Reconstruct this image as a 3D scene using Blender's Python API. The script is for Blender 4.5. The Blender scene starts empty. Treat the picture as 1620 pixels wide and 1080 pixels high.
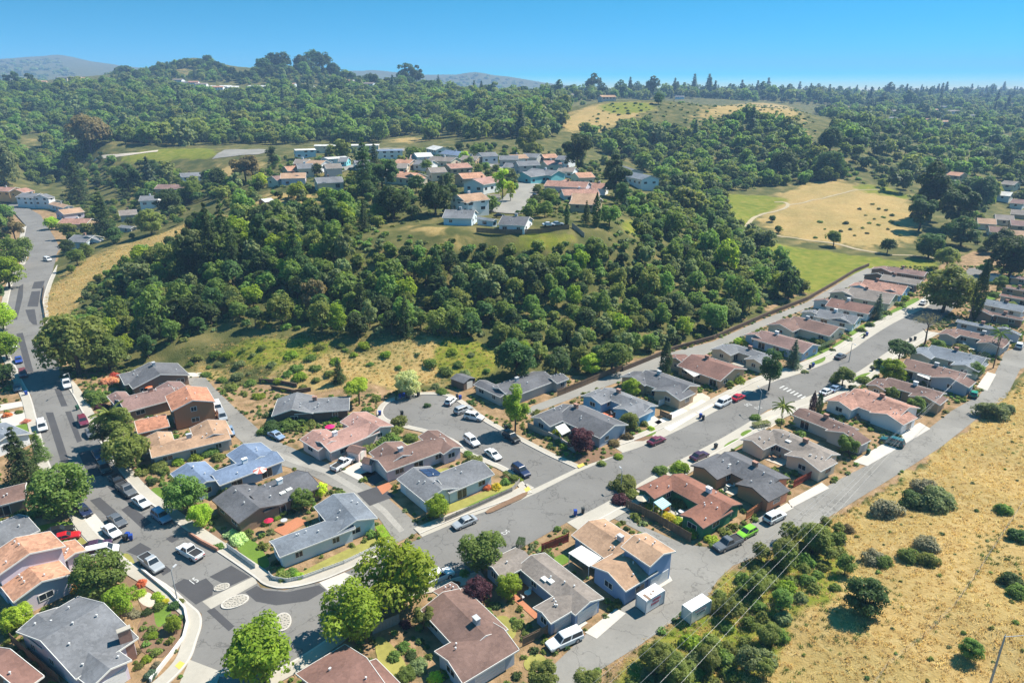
import bpy, math, random
import numpy as np
from mathutils import Vector, Matrix, Euler

R = math.radians
rng = np.random.RandomState(7)
rnd = random.Random(11)
scene = bpy.context.scene
C = scene.collection

# ------------------------------------------------------------------ camera, sky, sun, exposure
CAM_H, PITCH, FPX, CX, CY = 72.0, R(20.09), 1080.0, 810.0, 540.0
SP, CP = math.sin(PITCH), math.cos(PITCH)
cam_data = bpy.data.cameras.new('camera')
cam = bpy.data.objects.new('camera', cam_data)
C.objects.link(cam)
cam_data.sensor_width = 36.0
cam_data.lens = 24.0
cam_data.clip_start = 0.5
cam_data.clip_end = 20000.0
cam.location = (0, 0, CAM_H)
cam.rotation_euler = (R(90) - PITCH, 0, 0)
scene.camera = cam

SUN_AZ, SUN_EL = R(60.0), R(51.0)           # azimuth clockwise from +Y (the view direction)
world = bpy.data.worlds.new('World')
scene.world = world
world.use_nodes = True
wn = world.node_tree
wn.nodes.clear()
w_out = wn.nodes.new('ShaderNodeOutputWorld')
w_bg = wn.nodes.new('ShaderNodeBackground')
w_sky = wn.nodes.new('ShaderNodeTexSky')
w_sky.sky_type = 'NISHITA'
w_sky.sun_disc = False
w_sky.sun_elevation = SUN_EL
w_sky.sun_rotation = SUN_AZ
w_sky.altitude = 100
w_sky.air_density = 1.0
w_sky.dust_density = 0.0
w_sky.ozone_density = 6.0
w_tc = wn.nodes.new('ShaderNodeTexCoord')
w_mp = wn.nodes.new('ShaderNodeMapping')
w_mp.vector_type = 'POINT'
w_mp.inputs['Scale'].default_value = (1, 1, 4.0)
wn.links.new(w_tc.outputs['Generated'], w_mp.inputs['Vector'])
w_nm = wn.nodes.new('ShaderNodeVectorMath'); w_nm.operation = 'NORMALIZE'
wn.links.new(w_mp.outputs['Vector'], w_nm.inputs[0])
wn.links.new(w_nm.outputs[0], w_sky.inputs['Vector'])
w_hs = wn.nodes.new('ShaderNodeHueSaturation')
w_hs.inputs['Hue'].default_value = 0.470
w_hs.inputs['Saturation'].default_value = 2.05
wn.links.new(w_sky.outputs['Color'], w_hs.inputs['Color'])
wn.links.new(w_hs.outputs['Color'], w_bg.inputs['Color'])
w_bg.inputs['Strength'].default_value = 0.090
wn.links.new(w_bg.outputs['Background'], w_out.inputs['Surface'])

sun_data = bpy.data.lights.new('sun', 'SUN')
sun_data.energy = 4.8
sun_data.angle = R(0.53)
sun_data.color = (1.0, 0.94, 0.83)
sun = bpy.data.objects.new('sun', sun_data)
C.objects.link(sun)
sun_dir = Vector((math.sin(SUN_AZ) * math.cos(SUN_EL), math.cos(SUN_AZ) * math.cos(SUN_EL), math.sin(SUN_EL)))
sun.rotation_euler = sun_dir.to_track_quat('Z', 'Y').to_euler()
sun.location = (100, 60, 400)

scene.view_settings.view_transform = 'Standard'
scene.view_settings.look = 'None'
scene.view_settings.exposure = 0.99
scene.view_settings.gamma = 1.0
scene.view_settings.use_curve_mapping = False
scene.render.engine = 'CYCLES'
scene.cycles.max_bounces = 5
scene.cycles.diffuse_bounces = 2
scene.cycles.glossy_bounces = 2
scene.cycles.transmission_bounces = 3
scene.cycles.transparent_max_bounces = 6
scene.cycles.volume_bounces = 0
scene.cycles.use_denoising = True
scene.cycles.caustics_reflective = False
scene.cycles.caustics_refractive = False

# ------------------------------------------------------------------ the survey: picture points to places on the land
def ray(x, y):
    v = (y - CY) / FPX
    u = (x - CX) / FPX
    return u, CP - v * SP, -(SP + v * CP)          # per unit of depth: X, Y, Z
def unp(x, y, z=0.0):
    u, f, d = ray(x, y)
    zc = (z - CAM_H) / d
    return Vector((u * zc, f * zc, z))
def at_depth(x, y, zc):
    u, f, d = ray(x, y)
    return (u * zc, f * zc, CAM_H + d * zc)

# height control points: (x, y, z) seen on the ground at height z
PTS = []
for p in [(20,330,0),(60,340,0),(30,450,0),(100,600,0),(0,700,0),(0,1000,0),(400,1060,0),(800,1060,0),(600,700,0),(900,680,0),
          (1200,620,0),(1400,500,0),(1480,480,0),(1600,500,0),(1380,430,0),(1300,462,0),(1500,420,0),(1600,330,0),(720,630,0),(300,600,0),(130,322,.6),(350,660,0),
          (300,588,.5),(400,600,.8),(500,610,.8),(620,604,1),(720,592,1),(330,560,3),(430,540,5.5),(560,530,6.5),(680,530,6.5),(780,560,3),
          (850,560,2.5),(950,560,1.5),(1000,560,1),(1060,545,.8),(1130,530,.8),(1210,493,.8),(1276,468,.6),
          (250,500,6),(350,480,8.5),(500,480,9.5),(650,480,9.5),(800,480,8.5),(950,480,7),(1100,460,5),(1200,450,3),
          (75,450,.5),(110,470,2),(150,420,4),(200,400,7),(200,450,5.5),(270,370,12),(300,420,12),(400,420,15),(500,420,17),(650,430,16),(800,430,15),
          (950,430,13),(1050,420,9),(1150,420,5),(1200,390,3),
          (400,340,20),(500,350,22),(600,385,22.5),(630,362,24),(700,374,24.5),(800,375,24),(900,378,23),(980,372,21),(1000,350,21),(1080,360,13),(1130,340,8),(1160,330,5),
          (450,300,26),(550,280,28),(500,265,29),(480,245,30),(560,240,31),(640,280,28),(730,352,25),(800,355,25),(860,340,24.5),(830,300,26.5),(800,275,28),
          (930,330,23.5),(960,290,22),(1020,280,19),(700,250,29),(750,243,29),(310,280,15),(200,345,3),(230,315,7),(160,300,4),(100,262,6),(260,245,24),(330,245,26),(200,262,17),(400,243,28),(60,285,2.5),
          (1280,285,12),(1350,300,10),(1420,310,8),(1300,340,5),(1400,370,2),(1450,390,1),(1180,370,1.5),(1250,420,0.1),
          (1400,850,1.5),(1600,700,2.5),(1600,1000,5),(1300,1000,2),(1180,960,.6),(1100,1070,0),(1600,620,1)]:
    q = unp(*p)
    PTS.append((q.x, q.y, q.z))
# the same for far land, by distance
for p in [(0,236,560),(150,232,590),(300,228,620),(450,222,640),(600,215,660),(750,215,640),(850,225,560),
          (0,170,850),(200,168,880),(400,168,880),(600,163,900),(800,165,850),
          (0,141,1050),(150,141,1100),(340,144,1050),(450,142,1080),(600,140,1100),(700,146,1100),(800,152,1100),(880,165,1000),
          (220,120,1500),(300,97,1500),(345,106,1500),(390,124,1500),(440,110,1350),(490,106,1350),(560,124,1350),(640,132,1400),
          (90,88,4500),(0,96,4500),(200,106,4500),(-150,100,4500),(750,116,4500),(700,122,4500),(850,131,4500),(590,112,4600),(400,118,4600),
          (880,205,640),(900,172,760),(960,163,800),(1050,164,800),(1180,166,780),(1260,173,760),(1300,215,650),(1340,240,560),(1100,230,600),(1000,250,560),(1200,250,560),(1050,280,500),(1200,290,490),
          (1400,262,560),(1500,270,560),(1600,280,540),(1400,205,850),(1500,212,850),(1600,212,850),(1400,176,1300),(1600,178,1300),(1200,155,1500),(1000,152,1600),(1600,152,2500),(1400,153,2500),
          (1000,150,3000),(1250,150,3000),(1600,148,6000),(900,149,4200),(1200,148.5,6000)]:
    PTS.append(at_depth(*p))
# hidden backs of the ridges, the bay shore, the land outside the frame
for p in [(-250,700,30),(-700,1750,70),(-100,1750,60),(-1500,3000,90),(-200,3000,70),(200,900,48),(350,930,45),(80,960,45),
          (-300,60,0),(-250,150,0),(300,60,14),(250,150,6),(0,-30,0),(60,20,1),(-60,20,0),(450,300,4),(-500,300,10),(-900,650,40),(900,500,10),(6000,7000,0),(-6000,7000,100),(1500,1200,20),(-1600,1200,70)]:
    PTS.append(p)
PTS = np.array(PTS, dtype=float)

def warp(X, Y):
    return np.stack([X / (Y + 150.0) * 1.3, np.log(Y + 150.0)], -1)
_w = warp(PTS[:, 0], PTS[:, 1])
_CC = 0.015
def _kern(a, b):
    return np.sqrt(((a[:, None, :] - b[None, :, :]) ** 2).sum(-1) + _CC ** 2)
_K = np.zeros((len(PTS) + 1, len(PTS) + 1))
_K[:-1, :-1] = -_kern(_w, _w) - np.eye(len(PTS)) * 0.004
_K[:-1, -1] = 1; _K[-1, :-1] = 1
_zs = np.sign(PTS[:, 2]) * np.log1p(np.abs(PTS[:, 2]) / 25.0)
_sol = np.linalg.solve(_K, np.append(_zs, 0))
def _rbf(X, Y):
    w = warp(X, Y)
    out = np.empty(len(X))
    for s in range(0, len(X), 20000):
        out[s:s + 20000] = -_kern(w[s:s + 20000], _w) @ _sol[:-1] + _sol[-1]
    return np.sign(out) * np.expm1(np.abs(out)) * 25.0

def inpoly(X, Y, poly):
    X = np.asarray(X); Y = np.asarray(Y)
    c = np.zeros(X.shape, bool)
    n = len(poly)
    for i in range(n):
        x1, y1 = poly[i][0], poly[i][1]
        x2, y2 = poly[i - 1][0], poly[i - 1][1]
        m = ((y1 > Y) != (y2 > Y)) & (X < (x2 - x1) * (Y - y1) / (y2 - y1 + 1e-12) + x1)
        c ^= m
    return c
def polydist(X, Y, poly):
    d = np.full(np.shape(X), 1e9)
    for i in range(len(poly)):
        x1, y1 = poly[i][0], poly[i][1]; x2, y2 = poly[i - 1][0], poly[i - 1][1]
        ex, ey = x2 - x1, y2 - y1
        t = np.clip(((X - x1) * ex + (Y - y1) * ey) / (ex * ex + ey * ey + 1e-9), 0, 1)
        d = np.minimum(d, np.hypot(X - x1 - t * ex, Y - y1 - t * ey))
    return d

FLAT = [unp(x, y) for x, y in [(-900,1500),(-900,330),(20,318),(130,345),(92,400),(62,470),(68,520),(120,585),(230,590),(330,592),(400,640),(470,632),(600,640),(640,618),(720,612),
        (830,612),(960,585),(1066,552),(1128,536),(1210,500),(1276,474),(1352,429),(1400,418),(1480,424),(1530,400),(1640,395),(1640,575),(1620,590),(1545,668),(1440,748),(1320,818),(1205,885),(1140,930),(1060,1010),(960,1090),(800,1300)]]

# one warped grid for the land
GN_R, GN_C, GU = 430, 460, 1.75
GK = math.log(7200.0 / 110.0) / (GN_R - 1)
def grid_xy():
    j = np.arange(GN_R)
    Y = 110.0 * np.exp(GK * j) - 150.0
    u = np.linspace(-GU, GU, GN_C)
    return u[None, :] * (Y[:, None] + 62.0), np.repeat(Y[:, None], GN_C, 1)
GX, GY = grid_xy()
GZ = _rbf(GX.ravel(), GY.ravel())
_in = inpoly(GX.ravel(), GY.ravel(), FLAT)
_m = (np.hypot(GX.ravel(), GY.ravel()) < 900)
_d = np.full(GX.size, 99.0)
_d[_m] = polydist(GX.ravel()[_m], GY.ravel()[_m], FLAT)
_t = np.clip(_d / 12.0, 0, 1); _t = _t * _t * (3 - 2 * _t)
GZ = np.where(_in, 0.0, GZ * _t)
_far = np.clip((GY.ravel() - 300) / 500, 0, 1)
# small natural unevenness away from the streets
GZ = GZ + np.where(_in, 0, _t) * (0.22 * np.sin(GX.ravel() * .31 + 1.3 * np.sin(GY.ravel() * .17)) + 0.2 * np.sin(GY.ravel() * .27 + GX.ravel() * .11)) \
     + _far * 2.5 * np.sin(GX.ravel() * .021 + np.sin(GY.ravel() * .013) * 1.7)
GZ = GZ.reshape(GN_R, GN_C)

def hgt(X, Y):
    X = np.atleast_1d(np.asarray(X, float)); Y = np.atleast_1d(np.asarray(Y, float))
    j = np.clip(np.log(np.maximum(Y + 150.0, 1) / 110.0) / GK, 0, GN_R - 1.001)
    i = np.clip((X / np.maximum(Y + 62.0, 1) + GU) / (2 * GU) * (GN_C - 1), 0, GN_C - 1.001)
    j0 = j.astype(int); i0 = i.astype(int); fj = j - j0; fi = i - i0
    return (GZ[j0, i0] * (1 - fj) * (1 - fi) + GZ[j0 + 1, i0] * fj * (1 - fi) + GZ[j0, i0 + 1] * (1 - fj) * fi + GZ[j0 + 1, i0 + 1] * fj * fi)
def h1(x, y):
    return float(hgt(x, y)[0])
_ts = np.exp(np.linspace(math.log(50), math.log(7000), 1400))
def hit(x, y, up=0.0):
    """the point of the land (raised by up) seen at picture point x, y"""
    u, f, d = ray(x, y)
    g = CAM_H + d * _ts - hgt(u * _ts, f * _ts) - up
    k = np.argmax(g < 0) if (g < 0).any() else len(_ts) - 1
    k = max(k, 1)
    a, b = _ts[k - 1], _ts[k]
    ga, gb = g[k - 1], g[k]
    t = a + (b - a) * (ga / (ga - gb + 1e-9))
    return Vector((u * t, f * t, h1(u * t, f * t)))
def hits(pts, up=0.0):
    return [hit(x, y, up) for x, y in pts]
def proj(p):
    X, Y, Z = p[0], p[1], p[2] - CAM_H
    zc = Y * CP - Z * SP
    return CX + FPX * X / zc, CY + FPX * (-(Y * SP + Z * CP)) / zc, zc

# ------------------------------------------------------------------ materials
MATS = {}
def newmat(name):
    m = bpy.data.materials.new(name)
    m.use_nodes = True
    nt = m.node_tree
    nt.nodes.clear()
    return m, nt, nt.nodes, nt.links
def surf(name, col, rough=0.85, amp=0.12, fine=4.0, coarse=0.25, spec=0.3, bump=0.0, camp=None, metal=0.0, coord='pos', objrand=0.0):
    if name in MATS: return MATS[name]
    m, nt, N, L = newmat(name)
    out = N.new('ShaderNodeOutputMaterial'); b = N.new('ShaderNodeBsdfPrincipled')
    L.new(b.outputs[0], out.inputs[0])
    b.inputs['Roughness'].default_value = rough
    b.inputs['Metallic'].default_value = metal
    b.inputs['Specular IOR Level'].default_value = spec
    if amp:
        if coord == 'pos':
            g = N.new('ShaderNodeNewGeometry'); co = g.outputs['Position']
        else:
            g = N.new('ShaderNodeTexCoord'); co = g.outputs['Object']
        n1 = N.new('ShaderNodeTexNoise'); n1.inputs['Scale'].default_value = fine; n1.inputs['Detail'].default_value = 4
        n2 = N.new('ShaderNodeTexNoise'); n2.inputs['Scale'].default_value = coarse; n2.inputs['Detail'].default_value = 3
        L.new(co, n1.inputs['Vector']); L.new(co, n2.inputs['Vector'])
        ad = N.new('ShaderNodeMath'); ad.operation = 'ADD'
        s1 = N.new('ShaderNodeMath'); s1.operation = 'MULTIPLY_ADD'; s1.inputs[1].default_value = amp * 2; s1.inputs[2].default_value = 1 - amp
        s2 = N.new('ShaderNodeMath'); s2.operation = 'MULTIPLY_ADD'; ca = amp if camp is None else camp; s2.inputs[1].default_value = ca * 2; s2.inputs[2].default_value = -ca
        L.new(n1.outputs['Fac'], s1.inputs[0]); L.new(n2.outputs['Fac'], s2.inputs[0])
        L.new(s1.outputs[0], ad.inputs[0]); L.new(s2.outputs[0], ad.inputs[1])
        mx = N.new('ShaderNodeVectorMath'); mx.operation = 'SCALE'
        mx.inputs[0].default_value = col[:3]
        L.new(ad.outputs[0], mx.inputs['Scale'])
        L.new(mx.outputs[0], b.inputs['Base Color'])
        if bump:
            bp = N.new('ShaderNodeBump'); bp.inputs['Strength'].default_value = bump; bp.inputs['Distance'].default_value = 0.1
            L.new(n1.outputs['Fac'], bp.inputs['Height']); L.new(bp.outputs[0], b.inputs['Normal'])
    else:
        b.inputs['Base Color'].default_value = (*col[:3], 1)
    MATS[name] = m
    return m

def add_cracks(m):
    nt = m.node_tree; N, L = nt.nodes, nt.links
    b = [n for n in N if n.type == 'BSDF_PRINCIPLED'][0]; src = b.inputs['Base Color'].links[0].from_socket
    g = N.new('ShaderNodeNewGeometry')
    nz = N.new('ShaderNodeTexNoise'); nz.inputs['Scale'].default_value = .5; nz.inputs['Detail'].default_value = 5; L.new(g.outputs['Position'], nz.inputs['Vector'])
    w = N.new('ShaderNodeVectorMath'); w.operation = 'SCALE'; w.inputs['Scale'].default_value = 5.0; L.new(nz.outputs['Color'], w.inputs[0])
    a = N.new('ShaderNodeVectorMath'); a.operation = 'ADD'; L.new(g.outputs['Position'], a.inputs[0]); L.new(w.outputs[0], a.inputs[1])
    v = N.new('ShaderNodeTexVoronoi'); v.feature = 'DISTANCE_TO_EDGE'; v.inputs['Scale'].default_value = .13; L.new(a.outputs[0], v.inputs['Vector'])
    r = N.new('ShaderNodeMapRange'); r.inputs['From Min'].default_value = .004; r.inputs['From Max'].default_value = .016; r.inputs['To Min'].default_value = .68; r.inputs['To Max'].default_value = 1.0
    L.new(v.outputs['Distance'], r.inputs['Value'])
    st = N.new('ShaderNodeTexNoise'); st.inputs['Scale'].default_value = .8; st.inputs['Detail'].default_value = 3; L.new(g.outputs['Position'], st.inputs['Vector'])
    r2 = N.new('ShaderNodeMapRange'); r2.inputs['From Min'].default_value = .62; r2.inputs['From Max'].default_value = .74; r2.inputs['To Min'].default_value = 1.0; r2.inputs['To Max'].default_value = .8; L.new(st.outputs['Fac'], r2.inputs['Value'])
    k = N.new('ShaderNodeMath'); k.operation = 'MULTIPLY'; L.new(r.outputs[0], k.inputs[0]); L.new(r2.outputs[0], k.inputs[1])
    x = N.new('ShaderNodeVectorMath'); x.operation = 'SCALE'; L.new(src, x.inputs[0]); L.new(k.outputs[0], x.inputs['Scale']); L.new(x.outputs[0], b.inputs['Base Color'])
    return m

def roof_mat(name, col, tile=False):
    """asphalt shingle or clay tile courses: fine tone changes from shingle to shingle, a little weathering"""
    if name in MATS: return MATS[name]
    m, nt, N, L = newmat(name)
    out = N.new('ShaderNodeOutputMaterial'); b = N.new('ShaderNodeBsdfPrincipled')
    L.new(b.outputs[0], out.inputs[0])
    b.inputs['Roughness'].default_value = 0.9
    b.inputs['Specular IOR Level'].default_value = 0.25
    g = N.new('ShaderNodeNewGeometry')
    v = N.new('ShaderNodeTexVoronoi'); v.inputs['Scale'].default_value = 2.6 if not tile else 2.0
    n2 = N.new('ShaderNodeTexNoise'); n2.inputs['Scale'].default_value = .22; n2.inputs['Detail'].default_value = 5
    n3 = N.new('ShaderNodeTexNoise'); n3.inputs['Scale'].default_value = 9; n3.inputs['Detail'].default_value = 3
    for n in (v, n2, n3): L.new(g.outputs['Position'], n.inputs['Vector'])
    sep = N.new('ShaderNodeSeparateColor'); L.new(v.outputs['Color'], sep.inputs[0])
    def madd(src, k, o):
        q = N.new('ShaderNodeMath'); q.operation = 'MULTIPLY_ADD'; q.inputs[1].default_value = k; q.inputs[2].default_value = o
        L.new(src, q.inputs[0]); return q.outputs[0]
    def add(a, c):
        q = N.new('ShaderNodeMath'); q.operation = 'ADD'; L.new(a, q.inputs[0]); L.new(c, q.inputs[1]); return q.outputs[0]
    t = add(add(madd(sep.outputs[0], .22 if not tile else .4, .78 if not tile else .68), madd(n2.outputs['Fac'], 1.0, -.48)), madd(n3.outputs['Fac'], .3, -.15))
    mx = N.new('ShaderNodeVectorMath'); mx.operation = 'SCALE'; mx.inputs[0].default_value = col
    L.new(t, mx.inputs['Scale']); L.new(mx.outputs[0], b.inputs['Base Color'])
    bp = N.new('ShaderNodeBump'); bp.inputs['Strength'].default_value = .5; bp.inputs['Distance'].default_value = .05 if not tile else .15
    L.new(sep.outputs[1], bp.inputs['Height']); L.new(bp.outputs[0], b.inputs['Normal'])
    MATS[name] = m
    return m

def leaf_mat(name, col, trans=0.3, var=0.28, hue=0.03):
    if name in MATS: return MATS[name]
    m, nt, N, L = newmat(name)
    out = N.new('ShaderNodeOutputMaterial')
    mix = N.new('ShaderNodeMixShader'); mix.inputs[0].default_value = trans
    d = N.new('ShaderNodeBsdfPrincipled'); d.inputs['Roughness'].default_value = .62; d.inputs['Specular IOR Level'].default_value = .22
    t = N.new('ShaderNodeBsdfTranslucent')
    L.new(d.outputs[0], mix.inputs[1]); L.new(t.outputs[0], mix.inputs[2]); L.new(mix.outputs[0], out.inputs[0])
    oi = N.new('ShaderNodeObjectInfo')
    g = N.new('ShaderNodeNewGeometry')
    n1 = N.new('ShaderNodeTexNoise'); n1.inputs['Scale'].default_value = .55; n1.inputs['Detail'].default_value = 2
    L.new(g.outputs['Position'], n1.inputs['Vector'])
    hs = N.new('ShaderNodeHueSaturation'); hs.inputs['Color'].default_value = (*col, 1)
    def madd(src, k, o):
        q = N.new('ShaderNodeMath'); q.operation = 'MULTIPLY_ADD'; q.inputs[1].default_value = k; q.inputs[2].default_value = o
        L.new(src, q.inputs[0]); return q.outputs[0]
    L.new(madd(oi.outputs['Random'], 2 * hue, .5 - hue), hs.inputs['Hue'])
    a1 = madd(g.outputs['Random Per Island'], .5, .75)
    a2 = madd(n1.outputs['Fac'], .7, .65)
    a3 = madd(oi.outputs['Random'], 2 * var, 1 - var)
    p = N.new('ShaderNodeMath'); p.operation = 'MULTIPLY'; L.new(a1, p.inputs[0]); L.new(a2, p.inputs[1])
    p2 = N.new('ShaderNodeMath'); p2.operation = 'MULTIPLY'; L.new(p.outputs[0], p2.inputs[0]); L.new(a3, p2.inputs[1])
    L.new(p2.outputs[0], hs.inputs['Value'])
    L.new(hs.outputs[0], d.inputs['Base Color'])
    tg = N.new('ShaderNodeVectorMath'); tg.operation = 'MULTIPLY'; tg.inputs[1].default_value = (1.7, 1.65, 1.1)
    L.new(hs.outputs[0], tg.inputs[0]); L.new(tg.outputs[0], t.inputs['Color'])
    MATS[name] = m
    return m

def glass_mat():
    if 'glass' in MATS: return MATS['glass']
    m, nt, N, L = newmat('glass')
    out = N.new('ShaderNodeOutputMaterial'); b = N.new('ShaderNodeBsdfPrincipled')
    b.inputs['Base Color'].default_value = (.025, .032, .04, 1); b.inputs['Roughness'].default_value = .08; b.inputs['Specular IOR Level'].default_value = .6
    L.new(b.outputs[0], out.inputs[0]); MATS['glass'] = m
    return m
def paint(name, col, rough=.28, metal=0.0):
    if name in MATS: return MATS[name]
    m, nt, N, L = newmat(name)
    out = N.new('ShaderNodeOutputMaterial'); b = N.new('ShaderNodeBsdfPrincipled')
    b.inputs['Base Color'].default_value = (*col, 1); b.inputs['Roughness'].default_value = rough; b.inputs['Metallic'].default_value = metal
    b.inputs['Coat Weight'].default_value = .4; b.inputs['Coat Roughness'].default_value = .1
    L.new(b.outputs[0], out.inputs[0]); MATS[name] = m
    return m

# ------------------------------------------------------------------ mesh helpers
class MB:
    """collects boxes, prisms and tubes into one mesh"""
    def __init__(s): s.v = []; s.f = []
    def poly(s, pts):
        n = len(s.v); s.v += [tuple(p) for p in pts]; s.f.append(tuple(range(n, n + len(pts))))
    def hexa(s, b, t):
        n = len(s.v); s.v += [tuple(p) for p in b] + [tuple(p) for p in t]
        k = len(b)
        s.f.append(tuple(n + i for i in reversed(range(k))))
        s.f.append(tuple(n + k + i for i in range(k)))
        for i in range(k):
            j = (i + 1) % k
            s.f.append((n + i, n + j, n + k + j, n + k + i))
    def box(s, c, u, sx, sy, z0, z1):
        """box centred at c (xy), sx along unit u, sy across"""
        ux, uy = u[0], u[1]; nx, ny = -uy, ux
        pts = [(c[0] + ux * a * sx / 2 + nx * b * sy / 2, c[1] + uy * a * sx / 2 + ny * b * sy / 2) for a, b in ((-1, -1), (1, -1), (1, 1), (-1, 1))]
        s.hexa([(p[0], p[1], z0) for p in pts], [(p[0], p[1], z1) for p in pts])
    def beam(s, a, b, w, h):
        """bar from a to b, w wide, h high, hanging under the line"""
        a = Vector(a); b = Vector(b); d = b - a
        n = Vector((-d.y, d.x, 0)); n = n.normalized() * (w / 2) if n.length > 1e-6 else Vector((w / 2, 0, 0))
        up = Vector((0, 0, h)) if abs(d.z) < .95 * d.length else d.normalized().cross(n).normalized() * h
        s.hexa([a - n - up, a + n - up, a + n, a - n], [b - n - up, b + n - up, b + n, b - n])
    def tube(s, a, b, r0, r1, n=8):
        a = Vector(a); b = Vector(b); d = (b - a).normalized()
        x = d.orthogonal().normalized(); y = d.cross(x)
        A = [a + (x * math.cos(t) + y * math.sin(t)) * r0 for t in (2 * math.pi * i / n for i in range(n))]
        B = [b + (x * math.cos(t) + y * math.sin(t)) * r1 for t in (2 * math.pi * i / n for i in range(n))]
        s.hexa(A, B)
    def mesh(s, name, mat=None, smooth=False):
        me = bpy.data.meshes.new(name)
        me.from_pydata(s.v, [], s.f)
        if mat: me.materials.append(mat)
        if smooth: me.polygons.foreach_set('use_smooth', [True] * len(me.polygons))
        me.validate(); me.update()
        return me
    def build(s, name, mat, parent=None, off=None, smooth=False):
        if off is not None:
            o = Vector(off); s.v = [(p[0] - o.x, p[1] - o.y, p[2] - o.z) for p in s.v]
        return link(name, s.mesh(name, mat, smooth), parent)
def link(name, me, parent=None):
    o = bpy.data.objects.new(name, me); C.objects.link(o)
    if parent is not None: o.parent = parent
    return o
def empty(name, loc):
    o = bpy.data.objects.new(name, None); C.objects.link(o); o.location = loc; o.empty_display_size = .5
    return o
LABELS = {}
def tag(o, label, cat, group=None):
    label = ' '.join(label.split()[:16])
    o['label'] = label; o['category'] = cat
    if group: o['group'] = group
    return o
def structure(o, kind='structure'):
    o['kind'] = kind
    return o
# ------------------------------------------------------------------ the ground
def smooth_poly(pts, n=3):
    """round off a traced outline a little"""
    for _ in range(n - 1):
        q = []
        for i in range(len(pts)):
            a = pts[i]; b = pts[(i + 1) % len(pts)]
            q += [(a[0] * .75 + b[0] * .25, a[1] * .75 + b[1] * .25), (a[0] * .25 + b[0] * .75, a[1] * .25 + b[1] * .75)]
        pts = q
    return pts
DRY = [
 [(1700,560),(1622,592),(1546,668),(1441,748),(1321,818),(1225,870),(1150,920),(1120,960),(1085,1010),(1040,1055),(960,1110),(1100,1300),(2400,1300),(2400,620)],
 [(66,520),(73,470),(98,432),(170,396),(250,372),(300,352),(345,340),(372,346),(345,362),(262,392),(185,426),(140,450),(118,490),(108,530),(80,545)],
 [(555,552),(620,540),(700,535),(770,548),(750,590),(650,615),(545,605)],
 [(1185,345),(1240,300),(1300,280),(1350,290),(1440,310),(1455,350),(1440,395),(1300,388),(1225,372)],
 [(880,212),(900,176),(960,160),(1060,162),(1015,178),(990,190),(960,208),(915,210)],
 [(1050,200),(1120,172),(1200,160),(1262,170),(1290,225),(1302,238),(1268,222),(1240,184),(1170,176),(1090,200)],
 [(625,352),(700,360),(770,376),(812,394),(740,388),(680,374),(640,366)],
 [(325,266),(400,250),(440,262),(380,276),(330,280)],
 [(380,318),(440,304),(500,304),(540,312),(500,330),(420,334),(390,336)],
 [(276,106),(304,103),(312,114),(300,124),(278,121)],
 [(612,218),(675,214),(680,226),(625,228)],
 [(415,590),(470,562),(540,556),(610,560),(645,602),(540,614),(430,608)],
 [(300,588),(340,570),(400,580),(380,600),(320,604)],
 [(40,215),(80,208),(80,232),(45,238)],
]
GREEN = [
 [(1145,306),(1200,309),(1262,314),(1192,345),(1172,370),(1230,387),(1340,402),(1420,412),(1484,408),(1490,428),(1376,421),(1302,459),(1279,470),(1232,420),(1182,368),(1140,335)],
 [(180,248),(250,235),(345,233),(345,252),(282,253),(205,262)],
 [(290,560),(440,530),(540,540),(520,566),(430,578),(330,575)],
 [(680,545),(720,530),(785,548),(790,590),(700,605)],
 [(765,376),(880,368),(925,374),(908,394),(800,397)],
 [(985,352),(1004,343),(1012,370),(975,378)],
 [(1330,292),(1390,292),(1452,312),(1440,318),(1380,305)],
 [(940,165),(1010,160),(1050,172),(1000,180),(955,180)],
 [(1120,935),(1200,885),(1290,830),(1340,850),(1330,930),(1250,990),(1235,1050),(1180,1110),(940,1110),(1010,1040)],
]
SOIL = [
 [(332,612),(390,602),(480,590),(600,606),(642,622),(606,652),(430,660),(384,658),(398,632)],
 [(990,590),(1066,552),(1276,464),(1268,458),(1128,528),(1060,544),(985,580)],
]
_X, _Y = GX.ravel(), GY.ravel()
_jit = .6 * np.sin(_X * 1.7 + np.sin(_Y * 1.1) * 2) + .6 * np.sin(_Y * 1.3 + _X * .7)
def paintmask(polys):
    m = np.zeros(_X.size)
    for p in polys:
        w = [(q.x, q.y) for q in hits(smooth_poly(p, 3))]
        s = 1 + np.clip((_Y - 250) / 300, 0, 4)
        m = np.maximum(m, inpoly(_X + _jit * s, _Y + _jit[::-1] * s, w).astype(float))
    return m
cov = np.zeros((_X.size, 4)); cov[:, 3] = 1
cov[:, 0] = paintmask(DRY); cov[:, 1] = paintmask(GREEN); cov[:, 2] = np.maximum(paintmask(SOIL), inpoly(_X, _Y, FLAT).astype(float))
# far grassland mountains
def _blur(a, n):
    a = a.reshape(GN_R, GN_C)
    for _ in range(n):
        q = np.pad(a, 1, mode='edge'); a = (q[:-2, 1:-1] + q[2:, 1:-1] + q[1:-1, :-2] + q[1:-1, 2:] + 2 * q[1:-1, 1:-1]) / 6
    return a.ravel()
_soft = ~inpoly(_X, _Y, FLAT)
for k in (0, 1): cov[:, k] = _blur(cov[:, k], 4) if k else np.where(_soft, np.where(np.hypot(_X, _Y) > 260, _blur(cov[:, k], 20), _blur(cov[:, k], 7)), cov[:, k])
_farm = (np.hypot(_X, _Y) > 2600) & (_X < 900)
cov[:, 0] = np.where(_farm, .05, cov[:, 0]); 

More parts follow.
